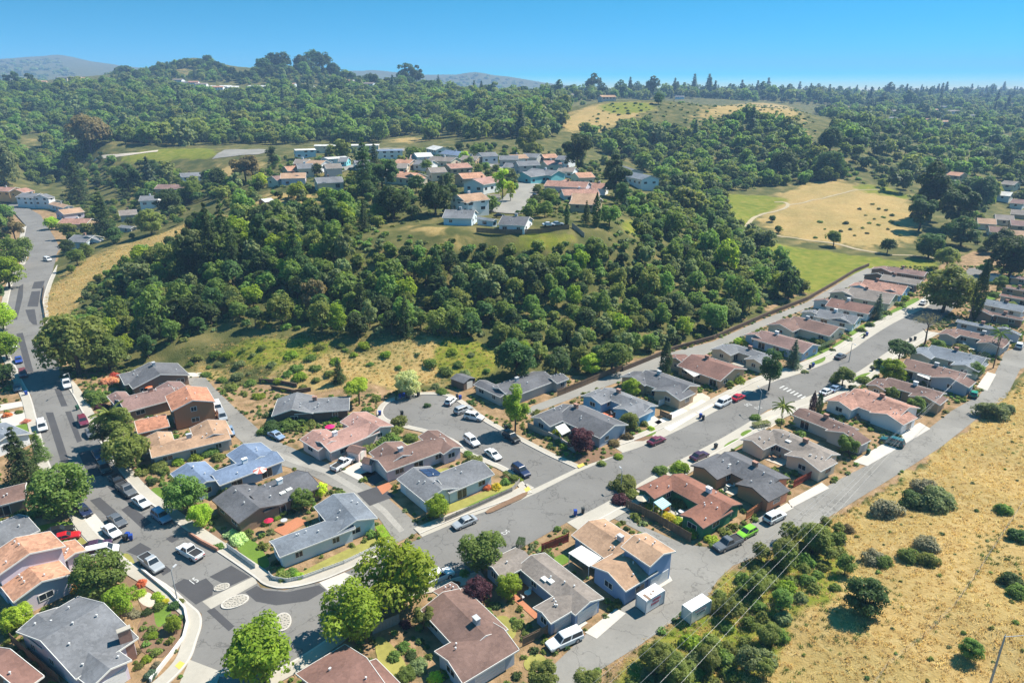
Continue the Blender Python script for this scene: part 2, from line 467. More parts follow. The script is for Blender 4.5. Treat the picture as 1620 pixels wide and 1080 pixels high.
def land_material():
    m, nt, N, L = newmat('land')
    out = N.new('ShaderNodeOutputMaterial'); b = N.new('ShaderNodeBsdfPrincipled')
    b.inputs['Roughness'].default_value = .95; b.inputs['Specular IOR Level'].default_value = .1
    L.new(b.outputs[0], out.inputs[0])
    g = N.new('ShaderNodeNewGeometry')
    at = N.new('ShaderNodeAttribute'); at.attribute_name = 'cover'
    sp = N.new('ShaderNodeSeparateColor'); L.new(at.outputs['Color'], sp.inputs[0])
    def noise(sc, det=5, dist=0.0):
        n = N.new('ShaderNodeTexNoise'); n.inputs['Scale'].default_value = sc; n.inputs['Detail'].default_value = det; n.inputs['Distortion'].default_value = dist
        L.new(g.outputs['Position'], n.inputs['Vector']); return n.outputs['Fac']
    def ramp(src, stops):
        r = N.new('ShaderNodeValToRGB'); L.new(src, r.inputs[0])
        e = r.color_ramp.elements
        e[0].position, e[0].color = stops[0][0], (*stops[0][1], 1)
        e[1].position, e[1].color = stops[-1][0], (*stops[-1][1], 1)
        for p, c in stops[1:-1]:
            q = e.new(p); q.color = (*c, 1)
        return r.outputs[0]
    def mixc(f, a, c):
        x = N.new('ShaderNodeMix'); x.data_type = 'RGBA'; L.new(f, x.inputs['Factor']); L.new(a, x.inputs['A']); L.new(c, x.inputs['B']); return x.outputs['Result']
    def edge(mask, amt=1.0):
        n = noise(.12, 7, .8)
        q = N.new('ShaderNodeMath'); q.operation = 'MULTIPLY_ADD'; q.inputs[1].default_value = amt; q.inputs[2].default_value = -amt / 2; L.new(n, q.inputs[0])
        a = N.new('ShaderNodeMath'); a.operation = 'ADD'; L.new(mask, a.inputs[0]); L.new(q.outputs[0], a.inputs[1])
        s = N.new('ShaderNodeMapRange'); s.interpolation_type = 'SMOOTHSTEP'; s.inputs['From Min'].default_value = .32; s.inputs['From Max'].default_value = .68
        L.new(a.outputs[0], s.inputs['Value']); return s.outputs['Result']
    scrub = ramp(noise(.12, 6), [(.3, (.055, .068, .02)), (.5, (.10, .10, .032)), (.7, (.19, .155, .06))])
    dryA = ramp(noise(.5, 8, 1.5), [(.25, (.23, .15, .055)), (.45, (.33, .225, .085)), (.6, (.40, .29, .125)), (.8, (.46, .35, .18))])
    dryB = ramp(noise(.06, 5), [(.35, (.22, .19, .06)), (.6, (.40, .275, .105))])
    dm = N.new('ShaderNodeMix'); dm.data_type = 'RGBA'; dm.inputs['Factor'].default_value = .4; L.new(dryA, dm.inputs['A']); L.new(dryB, dm.inputs['B'])
    grn = ramp(noise(.25, 6, .6), [(.25, (.10, .14, .016)), (.5, (.165, .18, .022)), (.75, (.25, .215, .045))])
    soil = ramp(noise(.4, 6), [(.3, (.14, .11, .05)), (.5, (.27, .175, .095)), (.75, (.40, .27, .16))])
    c = mixc(edge(sp.outputs[2]), scrub, soil)
    c = mixc(edge(sp.outputs[0]), c, dm.outputs['Result'])
    c = mixc(edge(sp.outputs[1]), c, grn)
    L.new(c, b.inputs['Base Color'])
    bp = N.new('ShaderNodeBump'); bp.inputs['Strength'].default_value = .6; bp.inputs['Distance'].default_value = .35
    L.new(noise(1.6, 6, 1.0), bp.inputs['Height']); L.new(bp.outputs[0], b.inputs['Normal'])
    return m
_idx = np.arange(GN_R * GN_C).reshape(GN_R, GN_C)
_q = np.stack([_idx[:-1, :-1], _idx[:-1, 1:], _idx[1:, 1:], _idx[1:, :-1]], -1).reshape(-1, 4)
def grid_mesh(name, V, Q, mat):
    me = bpy.data.meshes.new(name)
    me.vertices.add(len(V)); me.vertices.foreach_set('co', np.asarray(V, np.float32).ravel())
    me.loops.add(Q.size); me.loops.foreach_set('vertex_index', Q.astype(np.int32).ravel())
    me.polygons.add(len(Q)); k = Q.shape[1]
    me.polygons.foreach_set('loop_start', np.arange(0, Q.size, k, dtype=np.int32))
    me.polygons.foreach_set('loop_total', np.full(len(Q), k, dtype=np.int32))
    if mat: me.materials.append(mat)
    me.update(calc_edges=True)
    return me
_V = np.stack([_X, _Y, GZ.ravel() - 0.03], -1)
gm = grid_mesh('ground', _V, _q, land_material())
gm.polygons.foreach_set('use_smooth', [True] * len(gm.polygons))
ca = gm.attributes.new('cover', 'FLOAT_COLOR', 'POINT'); ca.data.foreach_set('color', cov.astype(np.float32).ravel())
structure(link('ground', gm))

# ------------------------------------------------------------------ roads, pavements, lawns
asphalt = surf('asphalt', (.180, .171, .160), .95, .10, 2.2, .09, .15, camp=.32)
asphalt_old = surf('asphalt_old', (.228, .215, .195), .95, .12, 2.0, .12, .15, camp=.35)
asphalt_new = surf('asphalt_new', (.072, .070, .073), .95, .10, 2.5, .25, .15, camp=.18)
for _a in (asphalt, asphalt_old): add_cracks(_a)
concrete = surf('concrete', (.40, .365, .31), .9, .10, 2.0, .2, .2, camp=.2)
concrete_pale = surf('concrete_pale', (.50, .46, .41), .9, .08, 2.0, .2, .2, camp=.15)
white_paint = surf('road_paint', (.52, .51, .49), .8, .2, 3, .6, .2)
yellow_paint = surf('tactile_yellow', (.62, .47, .10), .8, .15, 3, .6, .2)
lawn_m = surf('lawn_green', (.12, .19, .03), .95, .25, 2.5, .25, .1, camp=.38, bump=.4)
lawn_dry = surf('lawn_dry', (.27, .25, .07), .95, .3, 1.2, .25, .1, camp=.42, bump=.4)
mulch = surf('mulch', (.20, .125, .08), .95, .3, 3, .4, .1, camp=.3, bump=.5)
gravel_m = surf('gravel', (.52, .44, .36), .95, .25, 5, .5, .1, camp=.2, bump=.5)
trail_m = surf('trail', (.40, .33, .22), .95, .25, 3, .5, .1)
paver_red = surf('terracotta_paving', (.42, .17, .09), .9, .15, 4, .4, .2)

HARD = []; LINES = []
def sheet(name, pts, mat, z, world=False):
    P = [Vector((p[0], p[1], 0)) for p in pts] if world else [unp(x, y, 0) for x, y in pts]
    if name not in ('garden_bed',): HARD.append([(p.x, p.y) for p in P])
    me = bpy.data.meshes.new(name)
    me.from_pydata([(p.x, p.y, z) for p in P], [], [tuple(range(len(P)))])
    if me.polygons[0].normal.z < 0: me.flip_normals()
    me.materials.append(mat); me.update()
    return structure(link(name, me))
def offset_line(P, d):
    """shift a world polyline sideways by d (left positive)"""
    out = []
    for i in range(len(P)):
        a = P[max(i - 1, 0)]; b = P[min(i + 1, len(P) - 1)]
        t = Vector((b.x - a.x, b.y - a.y)); t.normalize()
        out.append(Vector((P[i].x - t.y * d, P[i].y + t.x * d, P[i].z)))
    return out
def densify(P, step):
    out = [P[0]]
    for a, b in zip(P, P[1:]):
        n = max(1, int((b - a).length / step))
        out += [a.lerp(b, k / n) for k in range(1, n + 1)]
    return out
def curve(P, n=2):
    """Chaikin smoothing of an open world polyline"""
    for _ in range(n):
        q = [P[0]]
        for a, b in zip(P, P[1:]): q += [a.lerp(b, .25), a.lerp(b, .75)]
        q.append(P[-1]); P = q
    return P
def band(name, P, w0, w1, z0, z1, mat, drape=False):
    """solid strip between sideways offsets w0 and w1 of a world line, from z0 up to z1"""
    A = offset_line(P, w0); B = offset_line(P, w1)
    if not drape: LINES.append(([(q.x, q.y) for q in offset_line(P, (w0 + w1) / 2)], abs(w1 - w0) / 2 + .2))
    m = MB()
    for i in range(len(P)):
        for q, z in ((A[i], z0), (B[i], z0), (B[i], z1), (A[i], z1)):
            m.v.append((q.x, q.y, (h1(q.x, q.y) if drape else 0) + z))
    for i in range(len(P) - 1):
        a = i * 4; b = a + 4
        for k in range(4):
            l = (k + 1) % 4
            m.f.append((a + k, a + l, b + l, b + k))
    m.f.append((0, 1, 2, 3)); e = (len(P) - 1) * 4; m.f.append((e + 3, e + 2, e + 1, e))
    me = m.mesh(name, mat)
    bmf = me
    o = link(name, me)
    return structure(o)
def pxline(pts, n=2):
    return curve([unp(x, y, 0) for x, y in pts], n)

# main street, alleys, cul-de-sac (asphalt)
main_top = [(412,929),(450,933),(505,921),(545,905),(640,862),(740,817),(810,793),(850,775)]
main_top2 = [(911,741),(985,716),(1025,703),(1085,675),(1135,649),(1215,605),(1270,590),(1335,563),(1380,531),(1420,507),(1464,487),(1490,470),(1520,440),(1532,424)]
main_bot = [(1566,424),(1530,462),(1500,498),(1476,514),(1462,522),(1432,538),(1392,564),(1356,590),(1290,624),(1215,648),(1165,680),(1110,710),(1060,735),(965,792),(897,826),(800,880),(760,903),(700,920),(655,926),(600,944),(560,968),(535,998),(505,1020),(470,1042),(420,1070),(400,1120)]
left_edge = [(345,1120),(347,1066),(302,1044),(312,1012),(320,990),(319,970),(300,955),(270,927),(220,899),(190,877),(140,830),(115,785),(88,750),(77,732),(60,668),(49,625),(36,604),(26,580),(10,552),(8,520),(10,490),(20,446),(30,430),(46,408),(36,386),(42,358),(24,338),(6,330)]
right_edge = [(20,320),(44,329),(64,340),(84,372),(96,394),(90,420),(76,445),(66,480),(70,510),(92,560),(97,602),(112,618),(140,671),(185,741),(217,781),(250,806),(314,853),(402,912)]
sheet('road', main_top + main_top2 + main_bot + left_edge + right_edge, asphalt, .012)
culdesac = [(838,776),(822,756),(805,741),(775,728),(737,713),(725,697),(682,681),(645,673),(612,664),(605,652),(612,638),(635,629),(667,624),(700,625),(717,631),(735,643),(760,664),(790,681),(825,699),(865,720),(885,729),(911,741)]
sheet('road', culdesac, asphalt, .016)
alley_mid = [(668,838),(655,824),(610,784),(570,760),(525,735),(485,719),(462,708),(430,694),(408,678),(370,643),(340,615),(325,597),(277,598),(300,608),(330,635),(352,672),(392,707),(442,735),(482,746),(560,787),(600,820),(627,859)]
sheet('road', alley_mid, asphalt_old, .020)
alley_right = [(800,1130),(877,1050),(925,1004),(970,972),(1030,925),(1056,900),(1035,852),(985,826),(950,811),(990,790),(1007,828),(1082,860),(1140,868),(1205,815),(1247,799),(1300,773),(1380,731),(1420,709),(1465,681),(1505,650),(1550,624),(1572,595),(1590,556),(1640,540),(1660,566),(1614,584),(1592,628),(1543,664),(1487,708),(1435,741),(1375,778),(1320,812),(1240,862),(1200,878),(1160,894),(1135,917),(1122,940),(1045,997),(1015,1018),(942,1064),(900,1130)]
sheet('road', alley_right, asphalt_old, .016)
alley_up = [(833,650),(842,642),(884,626),(967,590),(1066,556),(1128,540),(1210,504),(1276,478),(1316,455),(1352,433),(1372,424),(1390,428),(1375,440),(1324,462),(1282,486),(1240,502),(1180,530),(1128,556),(1060,584),(985,602),(922,624),(836,656)]
sheet('road', alley_up, surf('asphalt_pale', (.25, .235, .21), .95, .1, 2, .12, .15, camp=.25), .016)

# concrete parking lanes and pavements along the main street
L_top = pxline(main_top2[1:-2])
L_bot = pxline(list(reversed(main_bot[4:15])))
Wp = 2.6
band('pavement', L_top, 0, Wp + .2, -.1, .03, concrete)
band('kerb', L_top, Wp + .2, Wp + .45, -.1, .16, concrete_pale)
band('pavement', L_top, Wp + .45, Wp + 1.9, -.1, .15, concrete)
band('pavement', L_bot, 0, -Wp - .2, -.1, .03, concrete)
band('kerb', L_bot, -Wp - .2, -Wp - .45, -.1, .16, concrete_pale)
band('pavement', L_bot, -Wp - .45, -Wp - 1.9, -.1, .15, concrete)
L_m1 = pxline([(850,775),(810,795),(740,818),(668,849)])
band('pavement', L_m1, 0, -.9, -.1, .03, concrete)
band('kerb', L_m1, -.9, -1.15, -.1, .16, concrete_pale)
band('pavement', L_m1, -1.15, -2.9, -.1, .15, concrete)
sheet('pavement', [(838,776),(911,741),(985,716),(960,727),(915,746),(850,779),(810,797),(800,797)], concrete, .024)
L_m2 = pxline([(627,867),(545,904),(505,921),(450,933),(418,927),(402,912),(314,853),(250,806),(217,781),(185,741),(140,671),(112,618),(97,602)])
band('kerb', L_m2, -.3, 0, -.1, .16, concrete_pale)
band('pavement', L_m2, -2.1, -.3, -.1, .15, concrete)
L_r = pxline([(92,556),(70,510),(66,480),(76,445),(90,420)])
band('kerb', L_r, -.3, 0, -.1, .16, concrete_pale); band('pavement', L_r, -1.6, -.3, -.1, .15, concrete)
L_l = pxline([(250,1096),(284,1066),(304,1040)] + left_edge[3:26])
band('kerb', L_l, 0, .3, -.1, .16, concrete_pale)
band('pavement', L_l, .3, 2.0, -.1, .15, concrete)
L_b = pxline([(760,903),(700,920),(655,926),(600,944),(560,968),(535,998),(505,1020),(470,1042),(420,1070)])
band('kerb', L_b, .0, .3, -.1, .16, concrete_pale)
band('pavement', L_b, .3, 2.2, -.1, .15, concrete)
L_c = pxline([(842,780),(822,756),(805,741),(775,728),(737,713),(725,697),(682,681),(645,673),(612,664),(604,652),(612,638),(635,629),(667,624),(700,625),(717,631),(735,643),(760,664),(790,681),(825,699),(865,720),(885,729),(911,741)])
band('kerb', L_c, 0, .25, -.1, .15, concrete_pale); band('pavement', L_c, .25, 1.5, -.1, .14, concrete)
# corner aprons, crossings, valley gutter, driveways
sheet('pavement', [(320,951),(402,911),(407,922),(334,963)], concrete, .026)
sheet('pavement', [(300,1043),(350,1062),(340,1090),(282,1085)], concrete, .026)
sheet('pavement', [(505,921),(545,905),(562,912),(520,935)], concrete_pale, .026)
sheet('tactile_pad', [(277,1054),(285,1046),(293,1050),(284,1060)], yellow_paint, .17)
sheet('tactile_pad', [(829,774),(836,770),(840,775),(832,779)], yellow_paint, .17)
sheet('tactile_pad', [(912,737),(922,733),(926,736),(916,741)], yellow_paint, .17)
for d in [[(1247,792),(1300,763),(1312,772),(1252,803)],[(1350,730),(1400,700),(1420,709),(1372,737)],[(1420,688),(1455,668),(1472,678),(1432,702)],[(1545,612),(1562,588),(1576,592),(1562,618)],
          [(925,1000),(975,962),(990,970),(944,1010)],[(1020,927),(1058,908),(1064,918),(1030,938)],[(540,745),(572,728),(605,742),(572,762)],[(870,990),(905,968),(930,985),(896,1010)],[(1215,812),(1245,795),(1256,803),(1225,820)],
          [(277,598),(330,595),(318,586),(280,588)],[(117,835),(150,812),(172,838),(140,860)],[(0,655),(40,648),(46,668),(0,680)],[(0,640),(38,634),(40,642),(0,650)],[(1010,660),(1028,652),(1048,668),(1028,678)]]:
    sheet('driveway', d, concrete_pale, .05)
for d in [[(565,780),(600,768),(625,785),(585,800)],[(570,750),(605,738),(620,752),(590,768)]]:
    sheet('driveway', d, asphalt_new, .05)
sheet('driveway', [(595,768),(612,760),(622,770),(605,782)], paver_red, .056)
# darker repairs in the asphalt
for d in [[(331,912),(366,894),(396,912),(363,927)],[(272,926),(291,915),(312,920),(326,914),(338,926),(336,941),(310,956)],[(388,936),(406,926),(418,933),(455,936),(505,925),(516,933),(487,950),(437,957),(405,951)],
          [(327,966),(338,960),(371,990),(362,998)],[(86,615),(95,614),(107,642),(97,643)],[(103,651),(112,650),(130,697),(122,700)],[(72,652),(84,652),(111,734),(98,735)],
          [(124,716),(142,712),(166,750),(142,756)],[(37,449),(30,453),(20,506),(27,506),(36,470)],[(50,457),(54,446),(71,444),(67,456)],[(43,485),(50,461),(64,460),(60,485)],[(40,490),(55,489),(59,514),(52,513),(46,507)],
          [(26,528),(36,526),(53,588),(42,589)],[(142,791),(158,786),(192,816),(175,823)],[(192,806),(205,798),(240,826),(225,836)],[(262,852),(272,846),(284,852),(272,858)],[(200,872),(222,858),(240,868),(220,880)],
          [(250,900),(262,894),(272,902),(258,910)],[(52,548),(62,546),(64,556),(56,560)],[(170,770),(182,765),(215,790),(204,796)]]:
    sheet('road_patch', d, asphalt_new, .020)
# yard lawns and beds
for d in [[(366,862),(398,846),(428,888),(424,898),(408,898)],[(1060,655),(1080,648),(1092,655),(1072,664)],[(1005,683),(1028,678),(1042,684),(1022,692)],[(1140,706),(1172,690),(1180,700),(1155,716)],[(1168,687),(1185,678),(1196,684),(1180,692)],
          [(872,884),(892,874),(905,886),(886,896)],[(846,868),(893,842),(900,850),(856,873)],[(720,808),(812,768),(820,772),(735,812)],[(1272,562),(1290,552),(1312,568),(1284,580)],[(1290,552),(1302,545),(1320,556),(1312,563)],
          [(1312,548),(1340,533),(1352,538),(1326,553)],[(1336,528),(1354,519),(1372,526),(1358,534)],[(1352,520),(1375,508),(1388,513),(1370,524)],[(1376,508),(1400,496),(1412,500),(1390,512)],[(1402,496),(1422,484),(1434,488),(1416,500)],[(1424,484),(1446,470),(1458,474),(1440,487)],
          [(233,775),(256,768),(272,790),(255,798)],[(4,672),(45,666),(50,685),(10,692)],[(1345,600),(1372,588),(1392,592),(1368,606)],[(243,944),(262,935),(276,955),(264,985),(248,995),(243,970)],[(1555,470),(1570,462),(1580,470),(1565,478)],[(40,835),(110,822),(130,832),(95,848),(50,850)]]:
    sheet('lawn', smooth_poly(d, 3), lawn_m, .04)
for d in [[(472,905),(598,846),(606,856),(560,882),(500,906),(480,912)],[(690,800),(700,818),(825,768),(816,758),(720,795)],[(112,858),(150,842),(156,850),(122,868)],[(185,880),(205,872),(218,900),(200,908)],[(600,1000),(640,1040),(650,1080),(610,1080),(590,1020)],[(770,985),(800,968),(822,1000),(800,1020)],[(825,1045),(850,1030),(870,1045),(835,1065)],[(620,700),(640,690),(660,698),(640,710)],[(680,748),(705,738),(715,745),(690,755)],[(1000,560),(1010,552),(1030,556),(1010,566)]]:
    sheet('lawn', smooth_poly(d, 3), lawn_dry, .036)
for d in [[(180,918),(222,902),(292,965),(294,988),(268,1038),(228,1040),(214,1000),(232,960)],[(905,727),(930,700),(960,712),(985,716),(925,736)],[(300,855),(335,830),(360,845),(350,868)],[(985,690),(1010,680),(1040,690),(1010,700)],[(165,760),(215,745),(240,770),(225,785)]]:
    sheet('garden_bed', smooth_poly(d, 2), mulch, .032)
sheet('planter_bed', smooth_poly([(766,809),(800,793),(836,776),(833,786),(800,801),(772,814)], 2), mulch, .17)
for d in [[(216,940),(235,934),(248,950),(240,962),(222,955)],[(1065,640),(1105,618),(1130,632),(1095,660)],[(1200,668),(1222,655),(1240,662),(1215,680)]]:
    sheet('gravel_bed', smooth_poly(d, 2), gravel_m, .044)
sheet('patio', [(432,838),(470,818),(488,825),(450,848)], paver_red, .05)
sheet('patio', [(948,656),(966,648),(985,660),(968,668)], surf('red_deck', (.5, .13, .06), .8, .1), .06)
for d in [[(1035,668),(1075,645),(1104,655),(1060,682)],[(1090,645),(1110,632),(1130,640),(1106,654)]]:
    sheet('forecourt', d, surf('white_gravel', (.62, .58, .52), .9, .15, 5, .5), .05)
# crossing marks of the speed table and painted figures
for k in range(9):
    t = k / 8
    a = unp(1237 + 45 * t, 612 + 22 * t, 0)
    dirv = (unp(1300, 597) - unp(1215, 640)).normalized()
    n = Vector((-dirv.y, dirv.x, 0))
    m = [a + dirv * -1.1 + n * .2, a + dirv * 1.1 + n * .2, a + dirv * 1.1 - n * .2, a + dirv * -1.1 - n * .2]
    sheet('road_marking', [(p.x, p.y) for p in m], white_paint, .026, world=True)
def road_text(txt, x, y, size, dx, dy):
    cu = bpy.data.curves.new('road_marking', 'FONT'); cu.body = txt; cu.size = size; cu.align_x = 'CENTER'; cu.align_y = 'CENTER'; cu.extrude = .004
    cu.materials.append(white_paint); cu.resolution_u = 3
    o = bpy.data.objects.new('road_marking', cu); C.objects.link(o)
    a = unp(x, y); b = unp(x + dx, y + dy)
    o.location = (a.x, a.y, .03); o.rotation_euler = (0, 0, math.atan2(b.y - a.y, b.x - a.x)); o.scale = (.62, 1.1, 1)
    return structure(o)
road_text('15', 307, 919, 2.0, 30, -17)
road_text('25', 1184, 640, 2.2, -26, -14)
road_text('25', 1199, 645, 2.2, 26, 14)
road_text('25', 799, 842, 1.8, 28, 17)

# draped hilltop street, school yard, footpaths
def ribbon(name, pts, w, mat, up=.12, cap=False):
    P = densify(curve(hits(pts), 2), 4.0)
    A = offset_line(P, w / 2); B = offset_line(P, -w / 2)
    m = MB()
    K = 4
    for i in range(len(P)):
        for k in range(K + 1):
            q = A[i].lerp(B[i], k / K); m.v.append((q.x, q.y, h1(q.x, q.y) + up))
    for i in range(len(P) - 1):
        for k in range(K):
            a = i * (K + 1) + k; m.f.append((a, a + 1, a + K + 2, a + K + 1))
    return structure(link(name, m.mesh(name, mat)))
ribbon('road', [(800,338),(812,322),(828,305),(836,292),(822,280),(805,272),(790,262),(770,258)], 14, MATS['asphalt_pale'], .22)
ribbon('road', [(812,322),(830,330),(848,330)], 16, MATS['asphalt_pale'], .25)
ribbon('road', [(770,258),(720,258),(668,262),(600,275),(545,262)], 9, MATS['asphalt_pale'], .22)
ribbon('road', [(545,262),(530,276),(500,262)], 9, MATS['asphalt_pale'], .24)
ribbon('footpath', [(1180,362),(1186,350),(1200,340),(1230,334),(1248,327),(1244,320),(1225,320)], 2.2, trail_m, .10)
ribbon('footpath', [(1225,372),(1262,378),(1320,384),(1370,398),(1420,404),(1480,408)], 1.8, trail_m, .10)
ribbon('footpath', [(1244,325),(1300,315),(1350,300),(1400,300)], 1.5, trail_m, .10)
ribbon('footpath', [(150,252),(200,246),(250,239)], 5, gravel_m, .15)
ribbon('school_yard', [(345,243),(380,241),(425,240)], 30, MATS['asphalt_pale'], .25)
ribbon('school_yard', [(480,240),(540,238),(640,237)], 24, MATS['asphalt_pale'], .25)

sheet('worn_streak', [(436,713),(470,726),(520,742),(575,775),(612,806),(640,838),(632,842),(604,811),(568,781),(512,748),(462,732),(430,719)], surf('asphalt_worn', (.31, .29, .26), .95, .2, 2, .3, .1, camp=.3), .024)
# ------------------------------------------------------------------ foliage prototypes (unit radius crowns; many leaf-sized faces)
def leaves(cent, nrm, size, seed, aspect=1.5):
    """one small bent leaf card per centre"""
    g = np.random.RandomState(seed)
    n = len(cent)
    nrm = nrm / (np.linalg.norm(nrm, axis=1, keepdims=True) + 1e-9)
    t = g.normal(size=(n, 3)); t -= (t * nrm).sum(1, keepdims=True) * nrm
    t /= np.linalg.norm(t, axis=1, keepdims=True) + 1e-9
    b = np.cross(nrm, t)
    s = size * g.uniform(.6, 1.35, (n, 1)); l = s * aspect
    fold = nrm * s * .35
    V = np.stack([cent - t * l * .5, cent - b * s * .5 + fold * .6, cent + t * l * .5, cent + b * s * .5 + fold * .6], 1).reshape(-1, 3)
    return V
def card_mesh(name, V, mat):
    n = len(V) // 4
    return grid_mesh(name, V, np.arange(n * 4).reshape(n, 4), mat)
def sph(g, n):
    v = g.normal(size=(n, 3)); return v / np.linalg.norm(v, axis=1, keepdims=True)
def crown(kind, seed, n, size):
    g = np.random.RandomState(seed)
    cents, nrms = [], []
    def clump(c, r, m, flat=1.0, up=.5):
        d = sph(g, m); d[:, 2] = np.where(d[:, 2] < -.55, -d[:, 2], d[:, 2])
        rr = r * g.uniform(.7, 1.08, (m, 1))
        p = c + d * rr * np.array([1, 1, flat])
        cents.append(p); nrms.append(d * 1.0 + g.normal(size=(m, 3)) * .42 + np.array([0, 0, up]))
    if kind in ('broad', 'round', 'tall', 'oak', 'shrub', 'willow', 'umbrella', 'pine', 'airy'):
        K = dict(broad=36, round=60, tall=26, oak=30, shrub=18, willow=30, umbrella=22, pine=18, airy=22)[kind]
        rad = dict(broad=.34, round=.27, tall=.34, oak=.34, shrub=.40, willow=.30, umbrella=.30, pine=.34, airy=.30)[kind]
        ez = dict(broad=.95, round=.88, tall=1.7, oak=.78, shrub=.75, willow=.85, umbrella=.45, pine=1.25, airy=1.05)[kind]
        lob = g.uniform(.8, 1.18, 5)
        for k in range(K):
            d = sph(g, 1)[0]
            if kind == 'shrub': d[2] = abs(d[2])
            if kind in ('umbrella', 'oak') and d[2] < -.4: d[2] *= -.6
            q = {'airy': .8, 'round': .68, 'pine': .7}.get(kind, .66) * g.uniform(.72, 1.1) * lob[int((math.atan2(d[1], d[0]) + math.pi) / 2 / math.pi * 4.99)]
            if k < 4: q *= .35
            c = d * q * np.array([1, 1, ez])
            if kind == 'pine': c[:2] *= .95 - .25 * (c[2] / ez)
            clump(c, rad * g.uniform(.75, 1.25), int(n / K), .8 if kind != 'willow' else 1.15, .5 if kind != 'willow' else .1)
    elif kind == 'conifer':
        L = 13
        for k in range(L):
            t = k / (L - 1)
            z = -1.5 + 3.1 * t; r = (1 - t) ** .85 * 1.0 + .05
            nb = max(3, int(9 * (1 - t) + 3))
            for j in range(nb):
                a = 2 * math.pi * j / nb + g.uniform(-.3, .3) + k
                rr = r * g.uniform(.75, 1.15)
                m = int(n / (L * 7.5))
                u = g.uniform(.15, 1, m) ** .8
                p = np.stack([np.cos(a) * rr * u, np.sin(a) * rr * u, z - .22 * u * r + .08 * (1 - u)], 1) + g.normal(size=(m, 3)) * np.array([.07, .07, .05]) * (0.5 + r)
                cents.append(p); nrms.append(np.stack([np.cos(a) * np.ones(m) * .5, np.sin(a) * np.ones(m) * .5, np.ones(m)], 1) + g.normal(size=(m, 3)) * .5)
    elif kind == 'cypress':
        m = n
        t = g.uniform(0, 1, m); r = np.sin(np.clip(t * 1.05 + .02, 0, 1) * math.pi) ** .6 * (1 - .35 * t); a = g.uniform(0, 2 * math.pi, m)
        rr = r * g.uniform(.75, 1.1, m) * (1 + .16 * np.sin(a * 3 + t * 17))
        cents.append(np.stack([np.cos(a) * rr, np.sin(a) * rr, -3 + 6 * t], 1)); nrms.append(np.stack([np.cos(a), np.sin(a), np.full(m, .7)], 1) + g.normal(size=(m, 3)) * .35)
    elif kind == 'hedge':
        m = n
        p = g.uniform(-1, 1, (m, 3)); ax = g.choice([0, 1, 2, 2], m); sg = np.where(g.rand(m) < .5, -1, 1)
        nn = np.zeros((m, 3)); p[np.arange(m), ax] = sg * g.uniform(.88, 1.02, m); nn[np.arange(m), ax] = sg
        p[:, 2] = np.where((ax == 2), g.uniform(.9, 1.02, m), p[:, 2]); nn[:, 2] = np.abs(nn[:, 2])
        cents.append(p); nrms.append(nn + g.normal(size=(m, 3)) * .4)
    elif kind == 'bare':
        for k in range(60):
            d = sph(g, 1)[0]; d[2] = abs(d[2]) * .9 - .1
            m = max(4, n // 60); u = g.uniform(.25, 1, m)[:, None]
            cents.append(d * u * np.array([1, 1, .8]) + g.normal(size=(m, 3)) * .06); nrms.append(g.normal(size=(m, 3)))
    P = np.concatenate(cents); Nn = np.concatenate(nrms)
    return leaves(P, Nn, size, seed + 5, {'conifer': 2.0, 'bare': 9.0, 'willow': 2.2, 'pine': 1.9}.get(kind, 1.45))
def palm_mesh(seed):
    g = np.random.RandomState(seed); V = []
    for k in range(26):
        a = k * 2.4 + g.uniform(-.2, .2); e = g.uniform(-.5, 1.1)
        pr = np.zeros(3); d = np.array([math.cos(a) * math.cos(e), math.sin(a) * math.cos(e), math.sin(e)]); side = np.array([-math.sin(a), math.cos(a), 0])
        for s in range(7):
            nx = pr + d * .2; w = .17 * (1 - s / 8)
            dr = np.array([0, 0, -.10])
            V += [pr, pr + side * w + dr, nx + side * w * .85 + dr, nx, pr, nx, nx - side * w * .85 + dr, pr - side * w + dr]
            pr = nx; d = d + np.array([0, 0, -.17]); d /= np.linalg.norm(d)
    return np.array(V)
LM = {
 'bright': leaf_mat('leaf_bright', (0.235, 0.32, 0.032), 0.46, .10, .014),
 'lime': leaf_mat('leaf_lime', (0.36, 0.46, 0.05), 0.48, .12, .015),
 'mid': leaf_mat('leaf_mid', (0.16, 0.24, 0.052), 0.42, .24, .022),
 'dark': leaf_mat('leaf_dark', (0.072, 0.122, 0.034), 0.36, .28, .022),
 'olive': leaf_mat('leaf_olive', (0.20, 0.235, 0.058), 0.42, .22, .012),
 'greygreen': leaf_mat('leaf_grey', (0.20, 0.245, 0.10), 0.38, .2, .012),
 'blue': leaf_mat('leaf_blue', (0.095, 0.14, 0.085), 0.32, .2),
 'purple': leaf_mat('leaf_purple', (0.0911, 0.0319, 0.0421), 0.34, .2, .01),
 'orange': leaf_mat('leaf_orange', (0.51, 0.2252, 0.0312), 0.42, .15),
 'yellow': leaf_mat('leaf_yellow', (0.62, 0.6193, 0.0468), 0.42, .15),
 'red': leaf_mat('leaf_red', (0.5465, 0.1408, 0.078), 0.42, .2),
 'pinkish': leaf_mat('leaf_pinkish', (0.62, 0.2815, 0.2028), 0.42, .2),
 'pale': leaf_mat('leaf_pale', (0.5465, 0.6193, 0.312), 0.42, .2),
 'brown': leaf_mat('leaf_brown', (0.20, 0.16, 0.075), 0.37, .22, .008),
 'drytwig': leaf_mat('leaf_drytwig', (0.2368, 0.2158, 0.1326), 0.27, .2, .01),
}
SPEC = {'near': (6400, .075), 'mid': (1900, .125)}
PROTO = {}
